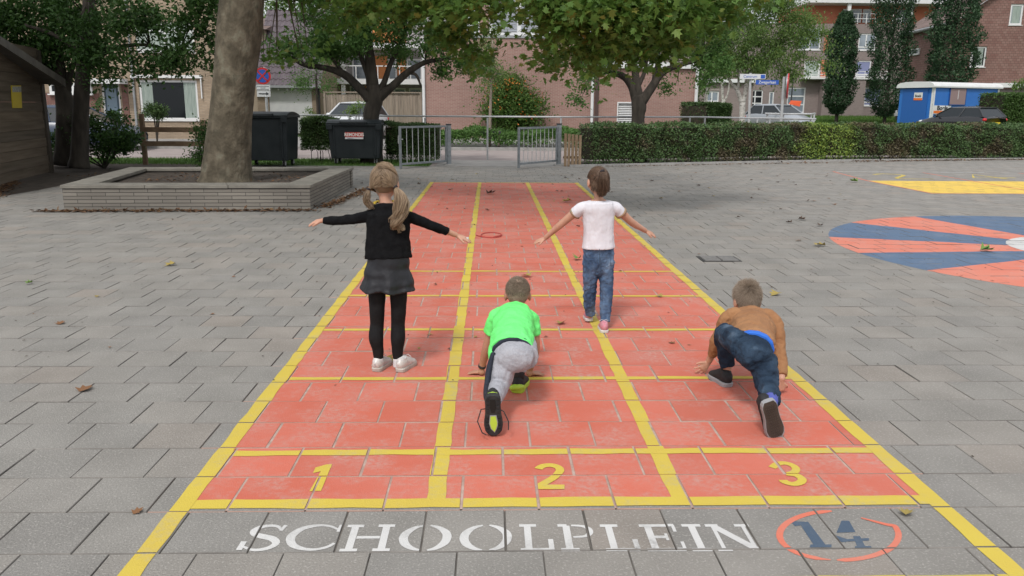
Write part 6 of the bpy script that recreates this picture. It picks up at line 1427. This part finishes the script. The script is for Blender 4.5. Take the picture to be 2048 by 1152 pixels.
hand(b, P(914, 471, 1.845), (P(948, 484, 1.86)-P(914, 471, 1.845)), (-.1, -.3, 1), 1, .95, curl=(.05, .1, .1), spread=.1)
for x0, xk, xa in ((755, 753, 757), (796, 795, 796)):
    limb3(b, *C([(x0, 560, Y1, 14), (x0, 600, Y1, 12.5), (xk, 648, Y1+.01, 10), (xk, 682, Y1, 9.5), (xa, 718, Y1, 6), (xa, 735, Y1, 6)]))
body = organic(b.obj('body', m_skin, g1), .004, 3)
face(hc, (0.05, 1, -.05), (0, .03, 1), 1.02, body)
m_cardi = M('black_knit', (.007, .007, .008), (.011, .011, .012), scale=30, rough=.97, bump=.6, bscale=260, spec=.08)
k = MB(); limb3(k, *C([(775, 411, 1.735, 24), (775, 417, 1.73, 34), (776, 426, 1.73, 42), (777, 445, 1.73, 44), (776, 470, 1.73, 43.5), (776, 497, 1.725, 46), (777, 517, 1.72, 48)]), side=(1, 0, 0), cap='flat')
k.v = [(x, Y1+(y-Y1)*.66, z) for x, y, z in k.v]
limb3(k, [P(762, 428, 1.73), P(742, 431, 1.73), le, lw], [.036, .034, .0285, .0235], cap='flat'); 
rc = re.lerp(rw, .62); limb3(k, [P(788, 428, 1.73), P(810, 431, 1.73), re, rc], [.036, .034, .029, .025], cap='flat')
organic(k.obj('cardigan', m_cardi, g1), .0045, 4, .010, .05)
hem = MB(); hem.hexa([P(806, 512, 1.70), P(826, 522, 1.69), P(826, 522, 1.72), P(806, 512, 1.76), P(808, 490, 1.69), P(819, 488, 1.69), P(819, 488, 1.72), P(808, 490, 1.76)]); 
m_skirt = M('dark_skirt', (.008, .008, .010), (.014, .014, .018), scale=9, rough=.45, bump=.2, bscale=14, c3=(.03, .03, .038), contrast=.2, spec=.4, bdist=.02)
k = MB(); limb3(k, *C([(777, 508, Y1, 41), (776, 530, Y1, 43), (776, 550, Y1, 48), (776, 568, Y1, 53), (776, 580, Y1, 56)]), side=(1, 0, 0), cap='flat', n=40)
k.v = [(x+.004*math.sin(z*60), Y1+(y-Y1)*.72+.012*math.sin(x*55)*max(0, (.66-z)/.2), z+.008*math.sin(x*42+1)*max(0, (.60-z)/.1)) for x, y, z in k.v]
organic(k.obj('skirt', m_skirt, g1), .004, 4, .004, .06)
m_tight = M('black_tights', (.008, .008, .009), (.011, .011, .012), scale=30, rough=.8, spec=.2)
k = MB()
for x0, xk, xa in ((754, 753, 757), (797, 795, 796)):
    limb3(k, *C([(x0, 560, Y1, 18.5), (x0, 590, Y1, 17.5), (x0, 620, Y1, 15.5), (xk+1, 648, Y1+.01, 14), (xk-1 if x0 < 770 else xk+1, 675, Y1-.004, 14.8), (xa-1, 700, Y1, 11.5), (xa, 719, Y1, 9.5)]), cap='flat')
organic(k.obj('tights', m_tight, g1), .004, 3)
m_sock = M('white_sock', (.55, .54, .55), (.62, .61, .62), scale=40, rough=.9)
k = MB()
for xa in (757, 796): limb3(k, *C([(xa, 715, Y1, 9.8), (xa, 722, Y1, 10), (xa, 733, Y1, 10)]), cap='flat')
organic(k.obj('socks', m_sock, g1), .004, 2)
m_sh1 = M('silver_white_leather', (.50, .47, .45), (.62, .60, .58), scale=30, rough=.35, speck=(60, .8, (.30, .28, .30)), spec=.6); m_so1 = M('dirty_white_sole', (.38, .34, .30), (.46, .42, .38), scale=20, rough=.8); m_lace = M('white_lace', (.6, .6, .6), rough=.8)
for (hx, hy), fd in (((752, 744), (.28, 1, 0)), ((799, 745), (.36, 1, 0))): p = G(hx, hy); shoe(g1, p, fd, (0, 0, 1), .185, m_sh1, m_so1, ml=m_lace)
# hair
R1 = (.073, .088, .086); hc1 = hc+hax[2]*.016-hax[1]*.006
cap = MB(); cap.ball(hc1-hax[1]*.006+hax[2]*.004, (.074, .084, .084), 24, 16, hax); hr = cap.obj('hair', m_darkblond, g1, smooth=True)
tieL, tieR = P(737, 378, 1.71), P(791, 374, 1.69)
for tie, sx in ((tieL, -1), (tieR, 1)):
    st = []
    for i in range(1500):
        a = random.uniform(-.55, 3.55)     # along the parting, brow to nape
        st.append((random.uniform(-.04, .34)*sx, math.cos(a)+.0, math.sin(a)) if random.random() < .6 else (random.uniform(0, 1.0)*sx, math.cos(a)*.9, math.sin(a)))
    cv = slerp_hair(hc1, hax, R1, st, tie-hc1, K=11, lift=1.045, noise=.05)
    cv[:, -1] = cv[:, -1]*.2+np.array(tie)*.8+np.random.normal(0, .004, (len(cv), 3)); cv[:, -2] = cv[:, -2]*.55+np.array(tie)*.45
    strands('hair_strands', cv, np.array([[.0013]*11]), m_darkblond, hr)
pL_ = [tieL, P(733, 390, 1.70), P(733, 402, 1.695), P(739, 412, 1.69)]; pR_ = [tieR, P(799, 386, 1.675), P(803, 405, 1.665), P(800, 428, 1.655), P(793, 446, 1.65), P(797, 458, 1.65)]
strands('pigtail', tail_hair(pL_, [.008, .020, .019, .008], 600, wav=.012), .0012, m_darkblond, g1); strands('pigtail', tail_hair(pR_, [.009, .026, .034, .037, .036, .012], 1500, K=20, wav=.020), .0012, m_blond, g1)
m_tie = M('dark_hair_tie', (.02, .015, .02), rough=.6)
for tp, nx in ((tieL, pL_[1]), (tieR, pR_[1])): d = (nx-tp).normalized(); MB().tube([tp-d*.004, tp+d*.006], [.013, .013], n=12).obj('hair_tie', m_tie, g1, smooth=True)
fw = slerp_hair(hc1, hax, R1, [(random.uniform(-.6, .6), random.uniform(-.9, .2), .9) for _ in range(160)], (.5, -.2, .2), K=8, lift=1.08, noise=.14); strands('flyaway_hair', fw, .0006, m_blond, hr)
k = MB(); a = [(772+24*math.cos(t), 407+5*math.sin(t), 1.72-.03*math.sin(t)) for t in [2*PI*i/20 for i in range(21)]]; k.tube([P(x, y, Y) for x, y, Y in a], .008, n=8, side=(0, 0, 1))
k.obj('collar', M('yellow_black_collar', (.50, .36, .04), (.03, .03, .03), scale=60, rough=.9, contrast=.05), g1, smooth=True)
MB().tube([P(935, 477, 1.86)+V3((0, 0, -.008)), P(935, 477, 1.86)+V3((0, 0, .008))], .008, n=8).obj('ring', m_white, g1)

# ---- girl in white T-shirt and jeans: walking away, arms out
Y2 = 2.70
g2 = thing('person', tuple(G(1193, 660)), 'girl with brown hair in white T-shirt, blue jeans and pink shoes', 'person', 'children on the painted track')
hc = P(1196, 363, 2.72); hax = axes((-.18, 1, -.08), (0, .05, 1)); b = MB(); head(b, hc, (-.18, 1, -.08), (0, .05, 1), .96, P(1197, 402, 2.70), .031)
limb3(b, *C([(1197, 402, Y2, 17), (1197, 416, Y2, 25), (1197, 450, Y2, 26), (1197, 490, Y2, 26), (1197, 520, Y2, 27)], .55), side=(1, 0, 0))
ls, le, lw, rs, re, rw = P(1161, 417, Y2), P(1124, 447, 2.76), P(1092, 475, 2.84), P(1233, 417, Y2), P(1263, 444, 2.76), P(1290, 461, 2.84)
limb3(b, [P(1175, 412, Y2), ls, le, lw], [.034, .034, .026, .018]); limb3(b, [P(1220, 412, Y2), rs, re, rw], [.034, .034, .026, .018])
hand(b, P(1090, 477, 2.845), P(1066, 486, 2.87)-P(1090, 477, 2.845), (0, -.45, 1), -1, .95, curl=(.05, .1, .1), spread=.05)
hand(b, P(1291, 462, 2.845), P(1316, 473, 2.87)-P(1291, 462, 2.845), (0, -.45, 1), 1, .95, curl=(.05, .12, .1), spread=.12)
for pts in ([(1183, 520, Y2, 12), (1181, 555, Y2+.01, 10), (1180, 580, Y2+.03, 9), (1179, 605, Y2+.06, 8), (1180, 632, Y2+.10, 6)], [(1211, 520, Y2, 12), (1211, 555, Y2, 10), (1213, 580, Y2-.01, 9), (1212, 610, Y2-.03, 8), (1210, 652, Y2-.06, 6)]): limb3(b, *C(pts))
body = organic(b.obj('body', m_skin, g2), .004, 3); face(hc, (-.18, 1, -.08), (0, .05, 1), .96, body)
m_wtee = M('white_cotton', (.62, .60, .64), (.68, .66, .70), scale=5, rough=.9, bump=.6, bscale=9, bdist=.03, stretch=(1.6, 1, .7))
k = MB(); limb3(k, *C([(1197, 401, Y2, 22), (1197, 406, Y2, 32), (1197, 416, Y2, 34), (1197, 435, Y2, 32), (1197, 460, Y2, 30.5), (1197, 480, Y2, 31.5), (1197, 496, Y2, 33)]), side=(1, 0, 0), cap='flat', n=20)
k.v = [(x, Y2+(y-Y2)*.76, z) for x, y, z in k.v]
limb3(k, [P(1176, 413, Y2), P(1162, 417, Y2), P(1150, 427, 2.72)], [.040, .041, .042], cap='flat'); limb3(k, [P(1219, 413, Y2), P(1232, 416, Y2), P(1242, 426, 2.72)], [.040, .041, .041], cap='flat')
organic(k.obj('t_shirt', m_wtee, g2), .0045, 4, .009, .09)
m_trim = M('orange_beige_trim', (.45, .22, .12), (.25, .22, .15), scale=40, rough=.9)
for a, c_ in ((P(1152, 425, 2.718), P(1149, 428, 2.724)), (P(1240, 424, 2.718), P(1243, 427, 2.724))): MB().tube([a, c_], [.0435, .0445], n=20).obj('sleeve_trim', m_trim, g2, smooth=True)
m_jean = M('blue_denim', (.045, .08, .15), (.12, .185, .29), scale=7, rough=.85, bump=.9, bscale=26, c3=(.27, .34, .44), contrast=.11, stretch=(1.6, 1, .8), bdist=.02, spec=.2)
k = MB(); limb3(k, *C([(1197, 488, Y2, 30), (1197, 505, Y2, 31), (1197, 522, Y2, 31), (1197, 538, Y2, 27)]), side=(1, 0, 0), cap='round', n=22)
k.v = [(x, Y2+(y-Y2)*.66, z) for x, y, z in k.v]
for pts in ([(1183, 522, Y2, 17.5), (1181, 548, Y2+.01, 15.5), (1180, 578, Y2+.03, 13.2), (1179, 605, Y2+.06, 12), (1180, 628, Y2+.10, 10)], [(1212, 522, Y2, 17.5), (1212, 548, Y2, 15.2), (1213, 578, Y2-.01, 13.2), (1212, 610, Y2-.03, 12), (1210, 643, Y2-.06, 10)]): limb3(k, *C(pts), cap='flat')
jn = organic(k.obj('jeans', m_jean, g2), .004, 3, .018, .035)
pk_ = MB()
for x0 in (1186, 1212):
    q = [P(x0-11, 515, Y2-.092), P(x0+9, 515, Y2-.092), P(x0+9, 531, Y2-.094), P(x0-1, 536, Y2-.094), P(x0-11, 531, Y2-.094), P(x0-11, 515, Y2-.092)]; pk_.tube(q, .0016, n=6)
pk_.tube([P(1199, 498, Y2-.088), P(1199, 545, Y2-.09)], .0018, n=6); pk_.obj('pocket_seams', M('denim_seam', (.05, .08, .13), rough=.9), jn)
m_pink = M('pink_mesh', (.50, .17, .22), (.58, .26, .30), scale=40, rough=.7, speck=(80, .6, (.35, .33, .36))); m_sow = M('white_sole', (.52, .50, .48), (.6, .58, .56), scale=20, rough=.7)
p = G(1178, 646); shoe(g2, p+V3((0, 0, .012)), (.05, 1, -.08), (0, .08, 1), .165, m_pink, m_sow, ml=m_lace); p = G(1209, 667); shoe(g2, p, (.03, 1, 0), (0, 0, 1), .165, m_pink, m_sow, ml=m_lace)
hc2 = hc+hax[2]*.016-hax[1]*.008; R2_ = (.070, .086, .082)
hr = MB().ball(hc2-hax[1]*.004, (.0705, .083, .081), 24, 16, hax).obj('hair', m_brownh, g2, smooth=True)
tie = hc2+hax[2]*.052-hax[1]*.078
st = [(random.uniform(-1, 1), random.uniform(-.3, 1), random.uniform(.05, 1)) for _ in range(1700)]+[(random.uniform(-1, 1), -.35, random.uniform(-.5, .3)) for _ in range(500)]
cv = slerp_hair(hc2, hax, R2_, st, tie-hc2, K=9, lift=1.03, noise=.05); strands('hair_strands', cv, .0012, m_brownh, hr)
tp = [tie, tie-hax[1]*.016-hax[2]*.012, tie-hax[1]*.018-hax[2]*.06, tie-hax[1]*.010-hax[2]*.115, tie-hax[1]*.004-hax[2]*.15]
strands('ponytail', tail_hair(tp, [.014, .026, .036, .036, .022], 1500, K=14, wav=.003), .0012, m_brownh, g2)
MB().tube([tie-hax[1]*.004, tie-hax[1]*.012-hax[2]*.006], [.017, .017], n=12).obj('hair_tie', m_tie, g2, smooth=True)
cur = []
for i in range(420):
    a = random.uniform(-.8, .8); s = V3((math.sin(a*1.35), -math.cos(a*1.25), random.uniform(-.2, .15))); p0 = hc2+hax[0]*s.x*.071+hax[1]*s.y*.084+hax[2]*s.z*.08
    o = (hax[0]*s.x+hax[1]*s.y); l = random.uniform(.05, .085); cur.append([tuple(p0), tuple(p0+o*.006-hax[2]*l*.5), tuple(p0+o*.002-hax[2]*l*.85), tuple(p0+o*random.uniform(-.004, .012)-hax[2]*l)])
strands('nape_hair', np.array(cur), .0011, m_brownh, hr)

# ---- boy in neon green: crouched at the line on both hands, rear foot on its toes
b1_ = thing('person', tuple(G(1028, 775)), 'crouching boy with cropped hair in neon green T-shirt and grey sweatpants', 'person', 'children on the painted track')
hf, hu = (0, 1, .12), (0, -.12, 1); hax = axes(hf, hu); hc = V3((1.387, 1.755, .452)); b = MB(); nk = V3((1.372, 1.63, .395)); head(b, hc, hf, hu, .96, nk, .036)
hipc, chest = V3((1.345, 1.05, .30)), V3((1.35, 1.42, .355))
limb3(b, [nk, V3((1.365, 1.56, .385)), chest, V3((1.345, 1.22, .335)), hipc], [(.04, .035), (.085, .055), (.098, .07), (.09, .065), (.085, .06)], side=(1, 0, 0))
shL, elL, wrL = V3((1.258, 1.53, .372)), V3((1.212, 1.56, .20)), V3((1.178, 1.62, .045)); shR, elR, wrR = V3((1.456, 1.53, .364)), V3((1.480, 1.52, .20)), V3((1.455, 1.60, .045))
limb3(b, [V3((1.29, 1.52, .385)), shL, elL, wrL], [.036, .034, .027, .020]); limb3(b, [V3((1.43, 1.52, .375)), shR, elR, wrR], [.036, .034, .028, .021])
hand(b, wrL+V3((-.002, .005, -.025)), (-.75, .35, -.12), (0, 0, 1), 1, .95, curl=(.12, .1, .05), spread=.22); hand(b, wrR+V3((.002, .005, -.025)), (.85, .25, -.12), (0, 0, 1), -1, .95, curl=(.12, .1, .05), spread=.22)
b.ball(wrL+V3((0, .0, -.022)), (.021, .022, .022)); b.ball(wrR+V3((0, 0, -.022)), (.022, .022, .022))
kn, an = V3((1.262, .99, .145)), V3((1.243, .725, .160)); fkn, fan = V3((1.41, 1.36, .29)), V3((1.385, 1.36, .07))
limb3(b, [V3((1.30, 1.04, .28)), kn, an], [.045, .036, .025]); limb3(b, [V3((1.39, 1.08, .285)), fkn, V3((1.39, 1.37, .17)), fan], [.055, .04, .033, .025])
body = organic(b.obj('body', m_skin2, b1_), .004, 3); face(hc, hf, hu, .96, body)
m_neon = M('neon_green_jersey', (.14, .78, .17), (.17, .86, .22), scale=4, rough=.7, bump=.8, bscale=12, bdist=.03)
k = MB(); limb3(k, [V3((1.374, 1.625, .405)), V3((1.372, 1.59, .395)), V3((1.362, 1.52, .380)), V3((1.352, 1.40, .362)), V3((1.345, 1.25, .338)), V3((1.338, 1.13, .315)), V3((1.336, 1.075, .304))], [(.045, .040), (.084, .056), (.106, .073), (.113, .084), (.111, .087), (.114, .090), (.116, .091)], side=(1, 0, 0), cap='flat', n=24)
limb3(k, [V3((1.29, 1.52, .385)), shL, shL.lerp(elL, .58)], [.048, .045, .046], cap='flat'); limb3(k, [V3((1.43, 1.52, .375)), shR, shR.lerp(elR, .58)], [.048, .045, .046], cap='flat')
k.tube([V3((1.25, 1.14, .30)), V3((1.232, 1.03, .245))], [(.03, .06), (.012, .04)], n=12, side=(1, 0, 0))
organic(k.obj('t_shirt', m_neon, b1_), .0045, 5, .022, .085)
m_gsw = M('grey_marl', (.31, .31, .34), (.37, .37, .40), scale=120, rough=.95, bump=.8, bscale=16, bdist=.02); m_navy = M('navy_panel', (.016, .020, .032), (.025, .03, .045), scale=20, rough=.9)
k = MB(); limb3(k, [V3((1.342, 1.18, .32)), V3((1.345, 1.08, .298)), V3((1.350, 1.0, .290))], [(.100, .076), (.107, .083), (.092, .072)], side=(1, 0, 0), cap='round', n=24)
limb3(k, [V3((1.300, 1.05, .28)), V3((1.282, 1.02, .21)), kn+V3((.004, -.01, .01)), V3((1.252, .86, .155)), V3((1.246, .76, .170))], [.071, .064, .053, .045, .038], cap='flat')
limb3(k, [V3((1.40, 1.06, .285)), V3((1.41, 1.2, .29)), fkn, V3((1.395, 1.37, .17)), V3((1.385, 1.355, .11))], [.072, .063, .053, .043, .037], cap='flat')
organic(k.obj('sweatpants', m_gsw, b1_), .0045, 5, .013, .06)
k = MB(); limb3(k, [V3((1.244, 1.06, .30)), V3((1.224, 1.02, .235)), V3((1.212, .97, .165)), V3((1.206, .87, .162)), V3((1.209, .77, .170))], [(.016, .055), (.018, .05), (.016, .040), (.013, .034), (.010, .028)], side=(1, 0, 0), cap='flat')
organic(k.obj('side_panel', m_navy, b1_), .004, 3)
k = MB(); limb3(k, [V3((1.34, 1.10, .308)), V3((1.341, 1.062, .300))], [(.112, .087), (.1115, .0865)], side=(1, 0, 0), cap='flat'); organic(k.obj('waistband', m_navy, b1_), .0045, 3)
m_blk = M('black_mesh', (.014, .014, .016), (.022, .022, .024), scale=40, rough=.75); m_lime = M('lime_rubber', (.34, .52, .03), (.42, .58, .06), scale=12, rough=.5); m_bso = M('black_outsole', (.020, .020, .022), (.03, .03, .03), scale=20, rough=.8)
hp_ = V3((1.238, .690, .212)); s1, Mx, kk = shoe(b1_, hp_, (.03, .10, -1), (0, 1, .12), .205, m_blk, m_bso, label='black shoe on its toes showing its sole')
def sole_box(par, x0, x1, y0, y1, d, mat, name):   # sole-side pieces; y along the foot, d = how far they stand out
    MB().hexa([(x0, y0, -d), (x1, y0, -d), (x1, y1, -d), (x0, y1, -d), (x0, y0, .0008), (x1, y0, .0008), (x1, y1, .0008), (x0, y1, .0008)]).xf(Mx).obj(name, mat, par)
for y in np.linspace(.008, .072, 4): sole_box(s1, -.030, -.017, y, y+.013, .004, m_blk, 'tread'); sole_box(s1, .017, .030, y, y+.013, .004, m_blk, 'tread')
for y in np.linspace(.100, .170, 5): sole_box(s1, -.036, -.022, y, y+.012, .004, m_blk, 'tread'); sole_box(s1, .020, .034, y, y+.012, .004, m_blk, 'tread')
wn_ = MB(); pl = [(-.012, .103), (.012, .103), (.018, .14), (.012, .165), (.004, .183), (-.010, .165), (-.016, .14)]
def slab(pl, d0, d1): n = len(pl); m_ = MB(); m_.v = [(x, y, -d0) for x, y in pl]+[(x, y, -d1) for x, y in pl]; m_.f = [tuple(range(n)), tuple(reversed(range(n, 2*n)))]+[(i, (i+1) % n, n+(i+1) % n, n+i) for i in range(n)]; return m_.xf(Mx)
m_gry = M('grey_rubber', (.27, .27, .28), rough=.7)
slab([(x*1.28, .143+(y-.143)*1.12) for x, y in pl], -.001, .0025).obj('sole_frame', m_gry, s1); slab(pl, .0026, .004).obj('sole_window', m_lime, s1)
slab([(-.012, .018), (.012, .018), (.014, .06), (.008, .085), (-.008, .085), (-.014, .06)], -.001, .002).obj('heel_black_patch', M('deep_black', (.006, .006, .006)), s1)  # near-black patch standing slightly proud of the heel sole
MB().tube([Mx @ V3(p) for p in ((-.033, .03, .022), (-.02, -.003, .024), (0, -.008, .024), (.02, -.003, .024), (.033, .03, .022))], .003, n=6).obj('lime_edge', m_lime, s1)
MB().tube([V3(p) for p in ((1.213, .72, .14), (1.185, .695, .145), (1.168, .685, .09), (1.190, .67, .04), (1.21, .665, .03))], .0028, n=6).obj('lace', m_bso, s1)
MB().tube([V3(p) for p in ((1.262, .72, .14), (1.29, .695, .135), (1.312, .685, .09), (1.312, .68, .05))], .0028, n=6).obj('lace', m_bso, s1)
MB().tube([V3((1.243, .745, .17)), V3((1.241, .715, .2))], [(.034, .026), (.03, .03)], n=12).obj('sock', m_bso, s1, smooth=True)
s2_, Mx2, kk = shoe(b1_, V3((1.372, 1.315, .0)), (.22, 1, 0), (0, 0, 1), .2, m_blk, m_lime, label='black and lime shoe flat on the track')
MB().tube([V3((1.372-.026, 1.318, .03)), V3((1.372-.012, 1.302, .04)), V3((1.372+.012, 1.303, .04)), V3((1.40, 1.33, .03))], .017, n=10, cap='round').obj('lime_heel', m_lime, s2_, smooth=True)
MB().tube([V3((1.378, 1.355, .07)), V3((1.383, 1.36, .13))], [.035, .036], n=14).obj('sock', m_bso, s2_, smooth=True)
hc3 = hc+hax[2]*.017-hax[1]*.006; reg = lambda x, y, z: z > -.42+.35*max(0, y)+(.30 if abs(x) > .8 else 0) and not (y > .55 and z < .45)
MB().ball(hc3+hax[2]*.003, (.0685, .0835, .0805), 26, 18, hax).obj('hair', M('shaved_scalp', (.30, .215, .16), (.36, .26, .195), scale=50, rough=.85), b1_, smooth=True)
m_buzz2 = hairm('cropped_top_hair', (.22, .165, .12), (.30, .23, .17), (.15, .11, .08))
short_hair(hc3, hax, (.068, .083, .081), 5000, lambda d: .0035, .0008, lambda x, y, z: reg(x, y, z) and z < .3+random.uniform(-.2, .2), m_buzz, b1_, jit=.2, comb=((0, -.35, .93), .3))
short_hair(hc3, hax, (.068, .084, .082), 6000, lambda d: .012+.006*d.z, .0011, lambda x, y, z: z > .2+random.uniform(-.2, .25) and not (y > .7), m_buzz2, b1_, jit=.22, comb=((0, -.35, .93), .35))
MB().tube([elL.lerp(wrL, .86)+V3((0, 0, 0)), elL.lerp(wrL, .95)], [.0235, .0232], n=14).obj('wristband', m_bso, b1_, smooth=True)

# ---- boy in brown: crouched in lane three
b2_ = thing('person', tuple(G(1500, 780)), 'crouching boy in brown long sleeved shirt and dark jeans, in lane three', 'person', 'children on the painted track')
hf, hu = (-.05, 1, -.15), (0, .15, 1); hax = axes(hf, hu); hc = V3((2.748, 1.79, .405)); nk = V3((2.725, 1.67, .36)); b = MB(); head(b, hc, hf, hu, 1.0, nk, .036)
hipc = V3((2.565, 1.08, .32)); chest = V3((2.68, 1.45, .345))
limb3(b, [nk, V3((2.71, 1.60, .355)), chest, V3((2.62, 1.25, .335)), hipc], [(.04, .035), (.085, .055), (.09, .066), (.08, .06), (.065, .05)], side=(1, 0, 0))
shL, elL, wrL = V3((2.575, 1.55, .365)), V3((2.525, 1.57, .215)), V3((2.50, 1.63, .085)); shR, elR, wrR = V3((2.815, 1.50, .355)), V3((2.822, 1.40, .205)), V3((2.805, 1.29, .085))
limb3(b, [V3((2.63, 1.54, .375)), shL, elL, wrL], [.036, .034, .027, .020]); limb3(b, [V3((2.76, 1.52, .37)), shR, elR, wrR], [.036, .034, .028, .021])
hand(b, wrL+V3((-.004, .002, -.012)), (-.50, -.05, -.62), (.4, -.85, .3), 1, 1.0, curl=(.25, .1, .1), spread=.36); hand(b, wrR+V3((0, 0, -.01)), (0, .10, -1), (.1, -1, 0), -1, 1.0, curl=(.42, .5, .5), spread=.02, fist=True)
kn, an = V3((2.60, .94, .18)), V3((2.553, .725, .155)); fkn, fan = V3((2.515, 1.42, .30)), V3((2.555, 1.45, .08))
limb3(b, [V3((2.585, 1.05, .30)), kn, an], [.045, .038, .026]); limb3(b, [V3((2.515, 1.08, .33)), V3((2.500, 1.20, .333)), fkn, V3((2.535, 1.44, .20)), fan], [.045, .045, .038, .032, .025])
body = organic(b.obj('body', m_skin, b2_), .004, 3); face(hc, hf, hu, 1.0, body)
m_brn2 = M('brown_jersey', (.27, .125, .055), (.33, .165, .075), scale=5, rough=.9, bump=.9, bscale=13, bdist=.03)
k = MB(); limb3(k, [V3((2.726, 1.665, .370)), V3((2.722, 1.63, .362)), V3((2.705, 1.56, .352)), V3((2.675, 1.43, .345)), V3((2.635, 1.30, .340)), V3((2.60, 1.18, .330)), V3((2.583, 1.13, .324))], [(.046, .04), (.09, .056), (.114, .073), (.120, .083), (.115, .086), (.112, .088), (.112, .088)], side=(1, -.28, 0), cap='flat', n=24)
limb3(k, [V3((2.63, 1.54, .375)), shL, elL, elL.lerp(wrL, .72)], [.048, .046, .042, .031], cap='flat'); limb3(k, [V3((2.76, 1.52, .37)), shR, elR, elR.lerp(wrR, .86)], [.048, .045, .041, .033], cap='flat')
organic(k.obj('long_sleeved_shirt', m_brn2, b2_), .0045, 5, .026, .08)
k = MB(); limb3(k, [V3((2.60, 1.18, .328)), V3((2.565, 1.085, .320))], [(.102, .082), (.109, .089)], side=(1, -.28, 0), cap='flat'); organic(k.obj('blue_waistband', M('bright_blue_cotton', (.02, .12, .52), (.03, .15, .6), scale=10, rough=.8), b2_), .0045, 3)
m_dj = M('dark_denim', (.012, .024, .045), (.032, .056, .092), scale=8, rough=.85, bump=.9, bscale=24, c3=(.085, .12, .17), contrast=.11, bdist=.02, spec=.2)
k = MB(); limb3(k, [V3((2.572, 1.11, .32)), V3((2.557, 1.03, .312)), V3((2.552, .975, .30))], [(.090, .076), (.093, .082), (.080, .072)], side=(1, -.25, 0), cap='round', n=24)
limb3(k, [V3((2.590, 1.02, .295)), V3((2.60, .98, .24)), kn, V3((2.585, .84, .165)), V3((2.558, .745, .155))], [.074, .066, .056, .049, .043], cap='flat')
limb3(k, [V3((2.515, 1.07, .335)), V3((2.500, 1.20, .335)), fkn, V3((2.535, 1.44, .20)), V3((2.553, 1.445, .115))], [.070, .064, .056, .047, .040], cap='flat')
jn = organic(k.obj('jeans', m_dj, b2_), .0045, 4, .028, .055)
sock = M('blue_sock', (.07, .09, .34), (.10, .12, .42), scale=20, rough=.9)
m_bso2 = M('brown_black_outsole', (.045, .032, .026), (.06, .045, .036), scale=14, rough=.8)
s3_, Mx, kk = shoe(b2_, V3((2.520, .665, .187)), (.34, .16, -1), (-.12, 1, .16), .215, m_blk, m_gry, label='black shoe raised on its toes with brown sole')
pf = [(-.002, .022), (.012, .031), (.03, .035), (.06, .033), (.09, .034), (.12, .039), (.145, .041), (.168, .036), (.184, .024)]
slab([(w, y*1.05) for y, w in pf]+[(-w, y*1.05) for y, w in reversed(pf)], -.001, .003).obj('outsole', m_bso2, s3_)
tr = MB()
for y in np.linspace(.015, .185, 13):
    for x in np.linspace(-.02, .02, 5): tr.hexa([V3(Mx @ V3((x-.0032+dx, y+dy, z))) for z in (-.0055, -.0031) for dx, dy in ((0, 0), (.0064, 0), (.0064, .008), (0, .008))])
tr.obj('tread', m_bso2, s3_)
MB().tube([V3((2.540, .705, .17)), V3((2.570, .78, .16))], [.034, .037], n=14, cap='round').obj('sock', sock, s3_, smooth=True)
m_lg = M('lime_logo', (.45, .5, .08), rough=.5)
MB().hexa([Mx @ V3(p) for p in ((-.018, -.004, .055), (.016, -.004, .055), (.016, .002, .055), (-.018, .002, .055), (-.015, .0, .068), (.013, .0, .068), (.013, .006, .068), (-.015, .006, .068))]).obj('heel_mark', m_lg, s3_)
s4_, Mx, kk = shoe(b2_, V3((2.552, 1.40, 0)), (-.20, 1, 0), (0, 0, 1), .20, m_blk, m_gry, label='black shoe with grey sole flat beside the yellow line')
MB().hexa([Mx @ V3(p) for p in ((-.006, -.002, .045), (.02, .002, .045), (.02, .006, .045), (-.006, .004, .045), (-.006, .002, .056), (.02, .006, .056), (.02, .010, .056), (-.006, .006, .056))]).obj('heel_mark', m_lg, s4_)
hc4 = hc+hax[2]*.018-hax[1]*.006; reg = lambda x, y, z: z > -.52+.5*max(0, y)+(.25 if abs(x) > .85 else 0) and not (y > .6 and z < .3)
MB().ball(hc4, (.0715, .087, .083), 26, 18, hax).obj('hair', m_ashh, b2_, smooth=True)
short_hair(hc4, hax, (.070, .086, .083), 8000, lambda d: .020+.020*max(0, d.z), .0012, reg, m_ashh, b2_, jit=.2, comb=((.1, -.3, .95), .45))
short_hair(hc4, hax, (.068, .084, .083), 700, lambda d: .036, .0011, lambda x, y, z: z > .72, m_ashh, b2_, lean=(.35, 0, .7), jit=.35)
